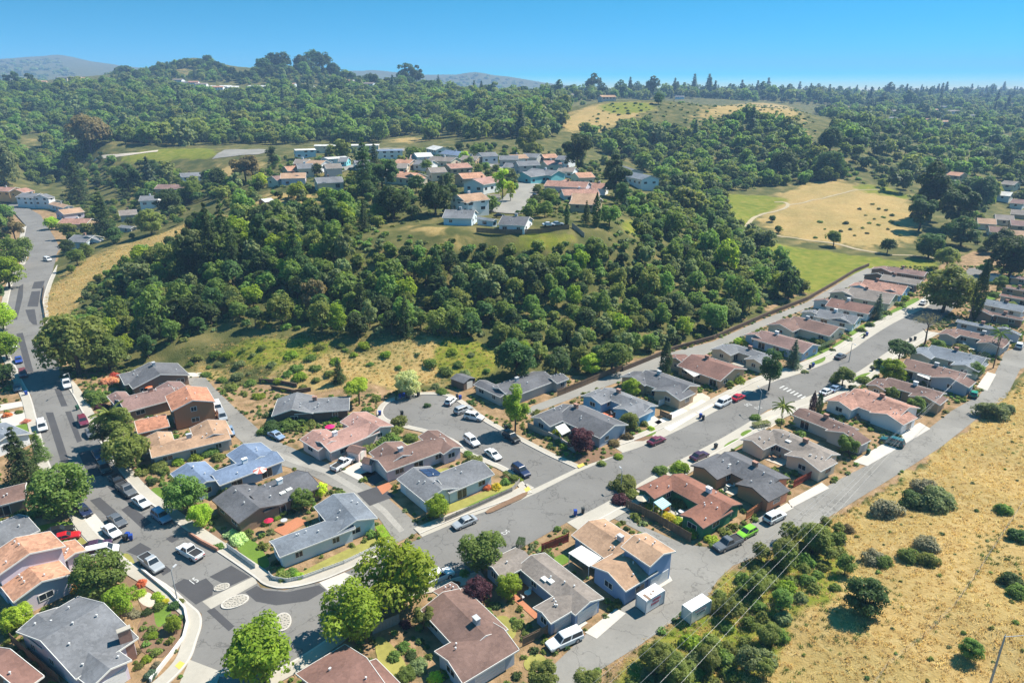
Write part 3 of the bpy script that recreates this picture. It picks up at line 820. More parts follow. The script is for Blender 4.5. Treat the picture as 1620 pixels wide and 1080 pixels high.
def proto(kind, lod, var):
    key = (kind, lod, var)
    if key in PROTO: return PROTO[key]
    n, s = SPEC[lod]
    if kind == 'conifer': n = int(n * .9); s *= .85
    if kind == 'shrub': n = int(n * .7); s *= 1.15
    if kind == 'hedge': n = int(n * .5); s *= 1.2
    if kind == 'cypress': n = int(n * .55); s *= 1.9
    if kind == 'bare': n = 700; s = .022
    if kind == 'palm': V = palm_mesh(var + 3)
    else: V = crown(kind, 100 + var * 17 + len(kind) * 3, n, s)
    me = card_mesh('crown', V, LM['mid'])
    PROTO[key] = me
    return me
def trunk_mesh(seed, limbs=4):
    g = random.Random(seed); m = MB()
    p = Vector((0, 0, 0)); r = .05
    for k in range(4):
        q = p + Vector((g.uniform(-.03, .03), g.uniform(-.03, .03), .25)); m.tube(p, q, r, r * .82, 7); p = q; r *= .82
        if k >= 1:
            for _ in range(limbs // 2 + 1):
                a = g.uniform(0, 6.28); e = Vector((math.cos(a) * .22, math.sin(a) * .22, g.uniform(.12, .24)))
                m.tube(p, p + e, r * .6, r * .22, 5)
    return m.mesh('trunk', bark)
bark = surf('bark', (.12, .085, .06), .95, .25, 6, 1, .1)
bark_pale = surf('bark_pale', (.33, .29, .24), .9, .3, 6, 1, .1)
TRUNKS = [trunk_mesh(s) for s in range(3)]
NAMES = {'conifer': 'conifer_tree', 'cypress': 'cypress_tree', 'palm': 'palm_tree', 'shrub': 'shrub', 'hedge': 'hedge', 'pine': 'pine_tree', 'oak': 'oak_tree', 'willow': 'willow_tree', 'bare': 'bare_tree'}
CATS = {'shrub': 'shrub', 'hedge': 'hedge'}
def setmat(o, mat):
    if o.material_slots[0].material is not mat:
        o.material_slots[0].link = 'OBJECT'; o.material_slots[0].material = mat
PLANTED = []
def plant(kind, col, base, rad, label, group=None, lod='near', zs=1.0, lift=None, tall=None, name=None, trunk=True):
    """a tree or shrub standing at base; rad is the crown radius in metres"""
    nm = name or NAMES.get(kind, 'broadleaf_tree')
    half = {'broad': .95, 'round': .9, 'tall': 1.75, 'oak': .8, 'shrub': .35, 'willow': .95, 'umbrella': .55, 'pine': 1.3, 'airy': 1.1, 'conifer': 1.5, 'cypress': 3.0, 'palm': .6, 'hedge': 1.0, 'bare': .75}[kind] * rad * zs
    under = {'broad': .10, 'round': .06, 'tall': .2, 'oak': .0, 'willow': .0, 'umbrella': .7, 'pine': .15, 'airy': .2, 'conifer': .15, 'cypress': .05, 'palm': 2.3, 'shrub': 0, 'hedge': 0, 'bare': .9}[kind] * rad
    if lift is not None: under = lift
    zc = under + half
    v = rnd.randrange(3)
    root = empty(nm, base)
    cr = link('crown', proto(kind, lod, v), root)
    setmat(cr, LM[col])
    cr.location = (0, 0, zc if kind != 'shrub' else .05 * rad)
    cr.rotation_euler = (0, 0, rnd.uniform(0, 6.28))
    cr.scale = (rad, rad, rad * zs)
    if trunk and kind not in ('shrub', 'hedge'):
        tr = link('trunk', TRUNKS[v], root)
        h = zc + (half * .35 if kind not in ('palm',) else 0)
        k = {'palm': .75, 'cypress': .8, 'conifer': 1.0}.get(kind, 1.0) * (max(rad, 1.2) / max(h, 1)) * 1.35
        tr.scale = (h * k, h * k, h)
        tr.rotation_euler = (0, 0, rnd.uniform(0, 6.28))
        tr.location = (0, 0, -.15)
    tag(root, label, CATS.get(kind, 'tree'), group)
    PLANTED.append((root, base[0], base[1], rad))
    return root
def plant_px(x, y, rpx, kind, col, label, group=None, flat=True, **kw):
    """crown centre and radius as traced; the tree stands on the land below"""
    g = hit(x, y + rpx)
    for _ in range(3):
        zc = proj(g)[2]; rad = rpx / FPX * zc
        zs = kw.get('zs', 1.0)
        hh = {'broad': 1.05, 'round': .96, 'tall': 1.95, 'oak': .8, 'shrub': .4, 'willow': .95, 'umbrella': 1.25, 'pine': 1.45, 'airy': 1.3, 'conifer': 1.65, 'cypress': 3.05, 'palm': 2.9, 'hedge': 1, 'bare': 1.65}[kind] * rad * zs
        if kw.get('lift') is not None: hh = kw['lift'] + .9 * rad * zs
        g = hit(x, y, hh); g.z = h1(g.x, g.y)
    return plant(kind, col, g, rad, label, group, **kw)
# ------------------------------------------------------------------ houses
RM = {
 'grey': roof_mat('roof_grey', (.175, .178, .19)), 'darkgrey': roof_mat('roof_darkgrey', (.125, .125, .135)), 'bluegrey': roof_mat('roof_bluegrey', (.17, .19, .22)),
 'taupe': roof_mat('roof_taupe', (.235, .20, .175)), 'brown': roof_mat('roof_brown', (.19, .118, .097)), 'darkbrown': roof_mat('roof_darkbrown', (.165, .105, .088)), 'redbrown': roof_mat('roof_redbrown', (.21, .115, .092)),
 'pink': roof_mat('roof_pink', (.36, .21, .175)), 'tan': roof_mat('roof_tan', (.40, .255, .165)), 'orange': roof_mat('roof_orange', (.46, .21, .13), True), 'coral': roof_mat('roof_coral', (.375, .205, .155), True),
 'terracotta': roof_mat('roof_terracotta', (.47, .25, .16), True), 'blue': roof_mat('roof_blue', (.155, .205, .30)), 'mauve': roof_mat('roof_mauve', (.235, .148, .13)), 'white': roof_mat('roof_white', (.62, .60, .57)), 'rust': roof_mat('roof_rust', (.25, .115, .08)),
}
def wallm(name, col): return surf('wall_' + name, col, .9, .06, 6, .4, .2, camp=.06)
WM = {
 'white': wallm('white', (0.750, 0.750, 0.750)), 'cream': wallm('cream', (0.671, 0.573, 0.439)), 'tan': wallm('tan', (0.488, 0.354, 0.232)), 'lav': wallm('lavender', (0.610, 0.537, 0.598)), 'pink': wallm('pink', (0.708, 0.549, 0.512)), 'blue': wallm('blue', (0.293, 0.415, 0.573)),
 'bluegrey': wallm('bluegrey', (0.415, 0.464, 0.537)), 'paleblue': wallm('paleblue', (0.586, 0.683, 0.750)), 'green': wallm('green', (0.043, 0.195, 0.104)), 'orange': wallm('orange', (0.586, 0.256, 0.146)), 'brown': wallm('brown', (0.293, 0.195, 0.134)), 'grey': wallm('grey', (0.439, 0.427, 0.403)),
 'darkbrown': wallm('darkbrown', (0.146, 0.104, 0.079)), 'brick': wallm('brick', (0.439, 0.207, 0.110)), 'skyblue': wallm('skyblue', (0.171, 0.403, 0.634)), 'sage': wallm('sage', (0.439, 0.464, 0.366)), 'steel': wallm('steel', (0.244, 0.329, 0.488)), 'ochre': wallm('ochre', (0.671, 0.403, 0.171)), 'teal': wallm('teal', (0.195, 0.512, 0.549)),
}
trim_w = surf('trim_white', (.66, .64, .6), .7, .05, 6, .5)
trim_d = surf('trim_dark', (.12, .10, .09), .7, .05, 6, .5)
garage_m = surf('garage_white', (.62, .62, .62), .6, .04, 4, .5)
chim_brick = surf('chimney_brick', (.36, .20, .15), .9, .2, 8, 2)
metal_g = surf('metal_grey', (.45, .45, .46), .5, .05, 5, 1, .4)
vent_w = surf('vent_white', (.62, .61, .6), .6, .05, 5, 1)
HOUSES = []
VENT = None
def mk_vent():
    m = MB(); m.tube((0, 0, -.25), (0, 0, .32), .08, .08, 8); m.tube((0, 0, .32), (0, 0, .4), .15, .12, 8)
    return m.mesh('roof_vent', vent_w)
VENT = mk_vent()
def mk_skylight():
    m = MB(); m.box((0, 0), (1, 0), 1.1, .8, -.1, .12); return m.mesh('skylight', trim_w)
SKYL = mk_skylight()
GLASS = glass_mat()
class Wing: pass
def solve_wing(P1, P2, E, he, z0, slope, axis, gab=None, hwmax=6.8):
    w = Wing(); hw = 3.6
    for _ in range(5):
        hr = he + hw * slope
        A = unp(P1[0], P1[1], z0 + hr); e = unp(E[0], E[1], z0 + he)
        if gab is None:
            B = unp(P2[0], P2[1], z0 + hr)
            u = Vector((B.x - A.x, B.y - A.y)); L = u.length; u.normalize()
            if axis is not None:
                a = math.atan2(u.y, u.x); k = round((a - axis) / (math.pi / 2)); aa = axis + k * math.pi / 2
                if abs(a - aa) < .5:
                    nu = Vector((math.cos(aa), math.sin(aa))); L = abs(u.dot(nu)) * L; u = nu
            mid = Vector((A.x + B.x, A.y + B.y)) / 2
            w.A = mid - u * L / 2; w.B = mid + u * L / 2
        else:
            G = Vector((A.x, A.y)); mu = gab.u; mA = gab.A
            n = Vector((-mu.y, mu.x)); d = (G - mA).dot(n)
            u = -n if d > 0 else n; L = abs(d)
            w.A = G; w.B = G + u * L
        ee = Vector((e.x, e.y)) - w.A
        hw = min(hwmax, max(1.6, abs(ee.x * u.y - ee.y * u.x)))
    w.u = u; w.n = Vector((-u.y, u.x)); w.hw = hw; w.L = (w.B - w.A).length; w.he = z0 + he; w.hr = z0 + he + hw * slope; w.z0 = z0; w.gab = gab is not None
    return w
def house(name, label, short, roof, wall, wings, he=2.6, slope=.30, axis=None, z0=0.0, garage=None, trim=None, detail=2, chimney=.45, group=None, skylights=0, oh=.45, seed=None, deep=.6, hwmax=6.8):
    """wings: ('w', ridge end, ridge end, a point on the eave[, eave height]) or ('g', gable peak, a point on its eave[, eave height]); g runs back to the first wing's ridge"""
    g = random.Random(len(HOUSES) * 7 + 3 if seed is None else seed)
    W = []
    for i, s in enumerate(wings):
        if s[0] == 'w':
            h = s[4] if len(s) > 4 else he
            ax = axis if axis is not None else (math.atan2(W[0].u.y, W[0].u.x) if W else None)
            w = solve_wing(s[1], s[2], s[3], h, z0, slope, ax, hwmax=hwmax)
        else:
            h = s[3] if len(s) > 3 else he
            w = solve_wing(s[1], None, s[2], h, z0, slope, None, gab=W[0], hwmax=hwmax)
        w.he += .012 * i; w.hr += .012 * i
        W.append(w)
    c = (W[0].A + W[0].B) / 2
    root = empty(name, (c.x, c.y, z0))
    off = (c.x, c.y, z0)
    rm = RM[roof]; wm = WM[wall]; tm = trim_w if trim is None else trim
    th = .16
    m = MB(); roofs = []
    for w in W:
        a0 = 0 if not w.gab else 0
        A, B, u, n, hw = w.A, w.B, w.u, w.n, w.hw
        # walls: a gabled prism under the roof
        ih = hw - oh
        zt = w.he + oh * (w.hr - w.he) / hw - th - .02
        zr = w.hr - th - .02
        Ai = A + u * oh; Bi = B - u * (oh if not w.gab else 0)
        def sec(P): return [(P.x - n.x * ih, P.y - n.y * ih, z0 - deep), (P.x + n.x * ih, P.y + n.y * ih, z0 - deep), (P.x + n.x * ih, P.y + n.y * ih, zt), (P.x, P.y, zr), (P.x - n.x * ih, P.y - n.y * ih, zt)]
        m.hexa(sec(Ai), sec(Bi))
        w.Ai, w.Bi, w.ih, w.zt = Ai, Bi, ih, zt
    o = m.build('wall', wm, root, off)
    for w in W:
        A, B, u, n, hw = w.A, w.B, w.u, w.n, w.hw
        r = MB()
        for sgn in (-1, 1):
            e0 = A + n * sgn * hw; e1 = B + n * sgn * hw
            top = [(e0.x, e0.y, w.he), (e1.x, e1.y, w.he), (B.x, B.y, w.hr), (A.x, A.y, w.hr)]
            if sgn > 0: top = top[::-1]
            r.hexa([(p[0], p[1], p[2] - th) for p in top], top)
        ro = r.build('roof', rm, root, off); roofs.append(ro)
        if detail >= 1:
            t = MB()
            for sgn in (-1, 1):
                e0 = A + n * sgn * (hw + .02); e1 = B + n * sgn * (hw + .02)
                t.beam((e0.x, e0.y, w.he + .03), (e1.x, e1.y, w.he + .03), .07, .24)
                for P, ds in ((A, -1), (B, 1)):
                    if w.gab and ds == 1: continue
                    e = P + u * ds * .02 + n * sgn * hw; q = P + u * ds * .02
                    t.beam((e.x, e.y, w.he + .05), (q.x, q.y, w.hr + .05), .07, .25)
            t.build('trim', tm, ro, off)
    def inside(p, skip):
        for k, w in enumerate(W):
            if k == skip: continue
            d = p - w.Ai; s = d.dot(w.u); q = abs(d.dot(w.n))
            if -.1 < s < (w.Bi - w.Ai).length + .1 and q < w.ih + .1: return True
        return False
    camv = Vector((0, 0)) - c
    def opening(nm, P, nr, z, w_, h_, mat_f, mat_p, sub, bars=1):
        t = Vector((-nr.y, nr.x))
        fr = MB(); pn = MB()
        o2 = P + nr * .03
        if sub:
            k = .09
            for s0, s1, a0, a1 in ((-w_ / 2, w_ / 2, z, z + k), (-w_ / 2, w_ / 2, z + h_ - k, z + h_), (-w_ / 2, -w_ / 2 + k, z + k, z + h_ - k), (w_ / 2 - k, w_ / 2, z + k, z + h_ - k)) + ((-.035, .035, z + k, z + h_ - k),) * bars:
                cc = o2 + t * (s0 + s1) / 2; fr.box((cc.x, cc.y), t, s1 - s0, .1, a0, a1)
            f = fr.build(nm, mat_f, root, off)
            cc = o2 - nr * .01; pn.box((cc.x, cc.y), t, w_ - .18, .05, z + k, z + h_ - k)
            pn.build('pane', mat_p, f, off)
        else:
            pn.box((o2.x, o2.y), t, w_, .08, z, z + h_); pn.build(nm, mat_p, root, off)
    gset = set(garage or [])
    for i, w in enumerate(W):
        Lw = (w.Bi - w.Ai).length
        faces = [('A', w.Ai, -w.u, w.ih * 2), ('B', w.Bi, w.u, w.ih * 2), ('L', (w.Ai + w.Bi) / 2 + w.n * w.ih, w.n, Lw), ('R', (w.Ai + w.Bi) / 2 - w.n * w.ih, -w.n, Lw)]
        for key, P, nr, wid in faces:
            if w.gab and key == 'B': continue
            if (i, key) in gset:
                gw = min(4.9, wid - .8)
                t = Vector((-nr.y, nr.x)); gm2 = MB(); o2 = P + nr * .02
                for k in range(4): gm2.box((o2.x, o2.y), t, gw, .09 - .0 * k, z0 + .03 + k * .53, z0 + .03 + k * .53 + .5)
                gm2.build('garage_door', garage_m, root, off)
                continue
            if nr.dot(camv) < 0 and detail < 3: continue
            if detail == 0: continue
            t = Vector((-nr.y, nr.x))
            cnt = max(1, int(wid / 4.2))
            storeys = [0] if (w.he - z0) < 4 else [0, 2.7]
            for k in range(cnt):
                s = (k + .5) / cnt * wid - wid / 2 + g.uniform(-.3, .3)
                Q = P + t * s
                if inside(Q + nr * .4, i): continue
                for st in storeys:
                    if g.random() < .18: continue
                    if detail >= 2 and key in 'LR' and g.random() < .3 and st == 0:
                        opening('patio_door', Q, nr, z0 + .08, min(2.2, wid / cnt - .4), 2.05, tm if tm is trim_w else trim_w, GLASS, True)
                    else:
                        opening('window', Q, nr, z0 + .95 + st, min(g.choice([1.3, 1.7, 2.0]), wid / cnt - .4), 1.15, trim_w, GLASS, detail >= 2)
    w = W[0]
    def on_roof(w, s, q):
        P = w.A + w.u * s + w.n * q
        return Vector((P.x - c.x, P.y - c.y, w.hr - abs(q) * (w.hr - w.he) / w.hw - z0))
    if chimney and detail >= 1:
        m = MB(); p = w.A.lerp(w.B, chimney) + w.n * .35
        m.box((p.x, p.y), w.u, .95, .65, w.hr - .6, w.hr + .85); m.box((p.x, p.y), w.u, 1.1, .8, w.hr + .85, w.hr + .97)
        ch = m.build('chimney', chim_brick if g.random() < .45 else metal_g if g.random() < .5 else WM['white'], roofs[0], off)
    if detail >= 2:
        for k, w in enumerate(W):
            for _ in range(g.choice([2, 3, 4])):
                v = link('roof_vent', VENT, roofs[k])
                v.location = on_roof(w, g.uniform(.2, .8) * w.L, g.uniform(-.7, .7) * w.hw)
        for _ in range(skylights):
            w = W[0]; v = link('skylight', SKYL, roofs[0]); q = g.uniform(.25, .6) * w.hw
            v.location = on_roof(w, g.uniform(.2, .8) * w.L, -q if (-w.n).dot(camv) > 0 else q)
            v.rotation_euler = (0, 0, math.atan2(w.u.y, w.u.x))
    tag(root, label, 'house', group)
    HOUSES.append((root, short, c.x, c.y, W))
    return root, W

def ang(x1, y1, x2, y2):
    a = unp(x1, y1); b = unp(x2, y2); return math.atan2(b.y - a.y, b.x - a.x)
AX_R = ang(925, 1003, 1247, 800)         # along the rear alley, near
AX_M = ang(1247, 800, 1465, 681)
AX_F = ang(1465, 681, 1572, 592)
AX_U = ang(842, 644, 1060, 556)
AX_V = ang(1060, 556, 1276, 476)
AX_W = ang(1276, 476, 1352, 432)
AX_L = ang(185, 741, 314, 853)
W_ = 'w'; G_ = 'g'
H = house
# row between the main street and the rear alley, from the near end
H('house', 'low house with dark brown shingle roof behind the two big street trees', 'the dark brown roofed corner house', 'brown', 'bluegrey', [(W_,(697,938),(772,1003),(655,953)), (W_,(706,1042),(800,997),(730,1082)), (W_,(688,935),(728,930),(662,948))], garage=[(1,'R')], chimney=.75, axis=AX_R)
H('house', 'taupe-roofed house with blue-grey walls and two open garages on the rear alley', 'the taupe-roofed house by the alley', 'taupe', 'steel', [(W_,(838,879),(936,950),(957,947)), (G_,(857,968),(868,988)), (G_,(779,897),(790,918))], garage=[(0,'B'),(1,'R')], chimney=0, axis=AX_R, skylights=2)
H('two_storey_house', 'blue two-storey house with light tan roofs and a white garage door', 'the tan-roofed two-storey house', 'tan', 'steel', [(W_,(930,824),(1000,868),(952,880)), (W_,(1003,846),(1050,876),(1030,897),5.2), (G_,(962,905),(990,935),3.0)], garage=[(1,'B')], chimney=.72, axis=AX_R)
H('house', 'green-walled house with rust red roof and a leafy fenced garden', 'the green-walled house', 'rust', 'green', [(W_,(1060,752),(1163,797),(1102,796)), (G_,(1021,776),(1032,791)), (G_,(1094,819),(1116,834))], chimney=.6, axis=AX_R, trim=trim_d)
H('house', 'orange-walled house with dark slate grey roof around a courtyard', 'the orange-walled house', 'darkgrey', 'orange', [(W_,(1143,716),(1236,756),(1180,760)), (G_,(1114,740),(1136,758)), (G_,(1190,771),(1217,793))], chimney=.55, axis=AX_M, skylights=1, trim=trim_d)
H('house', 'cream-walled house with taupe roof and a wooden deck in its court', 'the cream house with the wooden deck', 'taupe', 'cream', [(W_,(1221,680),(1318,718),(1262,718)), (G_,(1190,697),(1202,714)), (G_,(1270,724),(1298,746))], garage=[(0,'B')], chimney=.55, axis=AX_M, skylights=1)
H('house', 'grey-walled house with maroon brown roof behind the palm', 'the maroon-roofed house behind the palm', 'darkbrown', 'grey', [(W_,(1257,648),(1356,675),(1310,679)), (G_,(1335,684),(1365,703))], garage=[(0,'B')], chimney=.5, axis=AX_M)
H('house', 'white-walled house with salmon pink roof beside the twin cypresses', 'the salmon-roofed white house', 'coral', 'white', [(W_,(1352,615),(1438,646),(1380,652)), (G_,(1327,635),(1347,649)), (G_,(1403,655),(1432,671))], garage=[(0,'B')], chimney=.5, axis=AX_M)
H('house', 'ochre-walled house with dark brown roof screened by small trees', 'the ochre-walled house', 'darkbrown', 'tan', [(W_,(1405,597),(1492,622),(1436,620)), (G_,(1386,609),(1399,619)), (G_,(1463,627),(1487,641))], chimney=.5, axis=AX_F)
H('house', 'brown-roofed house with dark blue-grey walls near the small green car', 'the house by the small green car', 'brown', 'bluegrey', [(W_,(1430,571),(1533,590),(1466,593)), (G_,(1503,597),(1532,614))], garage=[(0,'B')], chimney=.5, axis=AX_F)
H('house', 'smooth grey-roofed house with white chimney near the wooden power pole', 'the grey-roofed house by the power pole', 'bluegrey', 'sage', [(W_,(1476,546),(1558,570),(1506,571)), (G_,(1456,559),(1470,570)), (G_,(1527,577),(1546,590))], chimney=.45, axis=AX_F)
H('house', 'grey-walled house with brown roof trimmed in white near the bare tree', 'the white-trimmed brown-roofed house', 'brown', 'grey', [(W_,(1518,517),(1596,539),(1550,537)), (G_,(1498,528),(1510,536)), (G_,(1566,542),(1586,551))], chimney=.5, axis=AX_F)
H('house', 'long slate grey house with a dark chimney beyond the white-trimmed one', 'the long slate grey house', 'bluegrey', 'bluegrey', [(W_,(1513,504),(1598,517),(1562,519)), (G_,(1590,519),(1612,532))], chimney=.5, axis=AX_F)
H('house', 'small brown house with tan tiled end at the right picture edge', 'the brown house at the right edge', 'darkbrown', 'brown', [(W_,(1560,488),(1622,499),(1590,501)), (G_,(1552,491),(1568,501))], chimney=.5, axis=AX_F)
H('house', 'low grey house with white doors near the tall columnar tree', 'the low grey house by the columnar tree', 'bluegrey', 'white', [(W_,(1560,474),(1625,485),(1592,489))], chimney=.5, axis=AX_F)
H('house', 'low house with bright red roof at the right picture edge', 'the bright red roofed house', 'redbrown', 'grey', [(W_,(1584,461),(1640,470),(1600,470))], chimney=0, axis=AX_F)
H('house', 'brown-roofed bungalow just beyond the bright red roof', 'the bungalow beyond the red roof', 'brown', 'tan', [(W_,(1588,447),(1640,456),(1606,457))], chimney=.5, axis=AX_F)
H('house', 'pale bungalow with white roof edge at the far street bend', 'the pale bungalow at the bend', 'taupe', 'white', [(W_,(1564,427),(1590,433),(1574,436))], chimney=0, axis=AX_F)
H('house', 'brown bungalow under the large dark tree at the right edge', 'the bungalow under the large dark tree', 'mauve', 'tan', [(W_,(1602,431),(1640,438),(1616,440))], chimney=0, axis=AX_F)
# row between the main street and the upper alley
H('house', 'grey-roofed house at the head of the cul-de-sac with pale tan porch roof', 'the house at the head of the cul-de-sac', 'darkgrey', 'grey', [(W_,(783,611),(868,590),(803,631)), (W_,(762,600),(798,622),(757,612)), (W_,(868,597),(893,592),(880,607))], chimney=.4, skylights=1, axis=AX_U)
H('house', 'grey-roofed corner house behind the round purple tree and low wall', 'the corner house behind the purple tree', 'darkgrey', 'bluegrey', [(W_,(908,639),(966,676),(942,690)), (W_,(852,660),(908,641),(869,675))], chimney=.12, axis=AX_U)
H('house', 'pale blue house with grey roof around a red deck', 'the pale blue house with the red deck', 'grey', 'skyblue', [(W_,(958,612),(1027,643),(968,634)), (G_,(935,627),(950,640)), (G_,(989,647),(1007,662))], chimney=.3, axis=AX_U)
H('house', 'dark grey roofed house with tan walls and white gravel forecourt', 'the house with the white gravel forecourt', 'darkgrey', 'tan', [(W_,(1022,585),(1090,611),(1048,618)), (G_,(1000,596),(1017,611)), (G_,(1054,618),(1073,635))], chimney=.3, axis=AX_U)
H('house', 'rosy red-brown roofed house with tan walls and white patio cover', 'the rosy red roofed house', 'redbrown', 'tan', [(W_,(1100,558),(1156,586),(1138,602)), (G_,(1069,566),(1081,582))], chimney=.35, axis=AX_V)
H('house', 'grey-roofed cream house behind the two big street conifers', 'the house behind the street conifers', 'grey', 'cream', [(W_,(1160,542),(1212,562),(1178,560)), (G_,(1140,552),(1154,563)), (G_,(1193,568),(1203,580))], chimney=.5, axis=AX_V)
H('house', 'mauve brown roofed house with blue gable and grey patio roof', 'the mauve-roofed house with blue gable', 'mauve', 'blue', [(W_,(1208,522),(1282,548),(1232,548)), (G_,(1194,529),(1208,540))], chimney=.3, axis=AX_V)
H('house', 'brown-roofed beige house with a long glazed court', 'the brown-roofed beige house', 'brown', 'cream', [(W_,(1258,501),(1325,521),(1285,525)), (G_,(1234,513),(1256,524))], chimney=.3, axis=AX_V)
H('house', 'pale blue-green house with light grey roof on the upper row', 'the pale blue-green house', 'grey', 'paleblue', [(W_,(1300,488),(1356,505),(1316,506)), (G_,(1283,493),(1296,503)), (G_,(1330,503),(1343,516))], chimney=.4, axis=AX_W)
H('house', 'red-brown roofed white house with a dark chimney on the upper row', 'the red-brown roofed white house', 'redbrown', 'white', [(W_,(1318,472),(1380,489),(1342,491)), (G_,(1305,474),(1320,485))], chimney=.4, axis=AX_W)
H('house', 'tan-roofed house with pale green walls on the upper row', 'the tan-roofed pale green house', 'taupe', 'sage', [(W_,(1350,456),(1412,474),(1376,476)), (G_,(1333,461),(1350,473))], chimney=.35, axis=AX_W)
H('house', 'bright blue-walled house with orange-red tile roof', 'the bright blue-walled house', 'coral', 'skyblue', [(W_,(1368,446),(1434,459),(1398,463)), (G_,(1360,451),(1373,461)), (G_,(1409,458),(1420,469))], chimney=.3, axis=AX_W)
H('house', 'grey-tan house next to the bright blue-walled one', 'the grey-tan house next to the blue one', 'taupe', 'brown', [(W_,(1400,433),(1456,446),(1430,448)), (G_,(1388,432),(1405,444))], chimney=.3, axis=AX_W)
H('house', 'brown-roofed last house of the upper row beside the green park', 'the last house of the upper row', 'mauve', 'brown', [(W_,(1404,421),(1466,431),(1432,433)), (G_,(1394,424),(1408,432))], chimney=.4, axis=AX_W)
# block between the cul-de-sac and the middle alley
H('house', 'dark brown walled house with grey roof at the foot of the hill', 'the dark-walled house at the hill foot', 'grey', 'darkbrown', [(W_,(468,636),(553,630),(500,652)), (W_,(462,621),(469,647),(436,640))], chimney=.35)
H('house', 'pink house with dusty pink roof beside the middle alley', 'the pink house', 'pink', 'pink', [(W_,(507,699),(585,668),(528,713)), (W_,(556,653),(604,674),(536,666)), (W_,(493,681),(526,697),(474,695))], chimney=.3, garage=[(0,'A')])
H('house', 'brown-roofed house with pale walls facing the cul-de-sac', 'the brown-roofed house by the cul-de-sac', 'brown', 'lav', [(W_,(598,728),(700,692),(615,745)), (W_,(606,700),(640,719),(584,716)), (W_,(672,682),(722,706),(661,690))], chimney=.35, garage=[(0,'A')])
H('house', 'pale blue corner house with grey roof and roof solar panels', 'the house with the solar panels', 'grey', 'paleblue', [(W_,(654,739),(700,774),(675,796)), (W_,(690,757),(768,733),(725,774))], chimney=0, garage=[(0,'R')])
# block between the left road and the middle alley
H('house', 'dark grey roofed house below the largest tree on the left road', 'the grey-roofed house below the largest tree', 'darkgrey', 'brown', [(W_,(236,573),(254,592),(203,608)), (W_,(192,598),(240,578),(200,608))], chimney=.3)
H('house', 'low house with plum brown roofs beside the palm', 'the plum-roofed low house', 'mauve', 'brown', [(W_,(188,634),(272,612),(236,642)), (W_,(184,619),(202,641),(172,630)), (W_,(262,604),(288,620),(246,614))], chimney=.6)
H('two_storey_house', 'two-storey house with bright orange tile roof and brick brown walls', 'the orange tiled two-storey house', 'orange', 'brick', [(W_,(293,610),(305,633),(274,656),5.0), (W_,(214,671),(262,654),(222,685))], chimney=0, slope=.33)
H('house', 'long house with light tan roof beside the blue-roofed one', 'the long tan-roofed house', 'tan', 'grey', [(W_,(236,708),(360,679),(242,724)), (W_,(241,684),(262,704),(227,695)), (W_,(326,664),(340,686),(300,677))], chimney=.5)
H('house', 'house with bright blue metal roof and blue walls', 'the blue-roofed house', 'blue', 'blue', [(W_,(336,752),(438,714),(352,766)), (W_,(293,733),(330,760),(272,752)), (W_,(384,702),(412,722),(355,717))], chimney=.5)
H('house', 'dark grey roofed house with a roof terrace and red-white parasol', 'the dark grey house with the parasol', 'darkgrey', 'brown', [(W_,(398,785),(488,747),(462,790)), (W_,(365,769),(414,802),(338,793))], chimney=.5, trim=trim_d, skylights=2)
H('house', 'pale grey corner house with slate roof inside a white fence', 'the slate-roofed corner house in the white fence', 'bluegrey', 'paleblue', [(W_,(433,862),(552,818),(443,881)), (W_,(526,782),(566,822),(598,820))], chimney=0, axis=None)
# left of the left road
H('house', 'lavender house with broad grey roof and brick chimney in the bottom left', 'the lavender house', 'grey', 'lav', [(W_,(72,1019),(156,948),(124,1082),3.0), (W_,(128,1030),(180,1054),(140,1085),2.9), (W_,(60,970),(95,1000),(32,999),2.9)], chimney=0, garage=[(1,'B')], axis=ang(37,1012,122,1080), hwmax=7.6)
H('two_storey_house', 'lavender two-storey house with stepped terracotta roofs', 'the stepped terracotta-roofed house', 'terracotta', 'lav', [(W_,(24,850),(47,875),(110,870),5.4), (W_,(42,893),(67,919),(119,912),3.2), (W_,(98,858),(122,873),(136,881),2.6)], chimney=0)
H('house', 'plain grey-green roofed house at the left edge above the stepped roofs', 'the grey-green roofed house at the left edge', 'grey', 'paleblue', [(W_,(-40,852),(43,816),(57,841))], chimney=0)
H('house', 'brown-roofed house at the left edge beside the big round tree', 'the brown-roofed house at the left edge', 'brown', 'brown', [(W_,(-40,788),(40,768),(36,790))], chimney=0)
H('house', 'blue-grey roofed house at the left edge behind parked cars', 'the blue-grey house at the left edge', 'bluegrey', 'white', [(W_,(-30,672),(10,690),(-10,722))], chimney=0)
H('house', 'reddish-brown roofed house cut by the bottom left corner', 'the red-brown house in the bottom left corner', 'redbrown', 'brown', [(W_,(-20,1050),(16,1026),(54,1080))], chimney=0)
H('house', 'brown-roofed house cut by the bottom edge below the big street trees', 'the brown-roofed house at the bottom edge', 'redbrown', 'brown', [(W_,(500,1090),(580,1040),(560,1010)), (W_,(562,1052),(610,1120),(520,1090))], chimney=0)

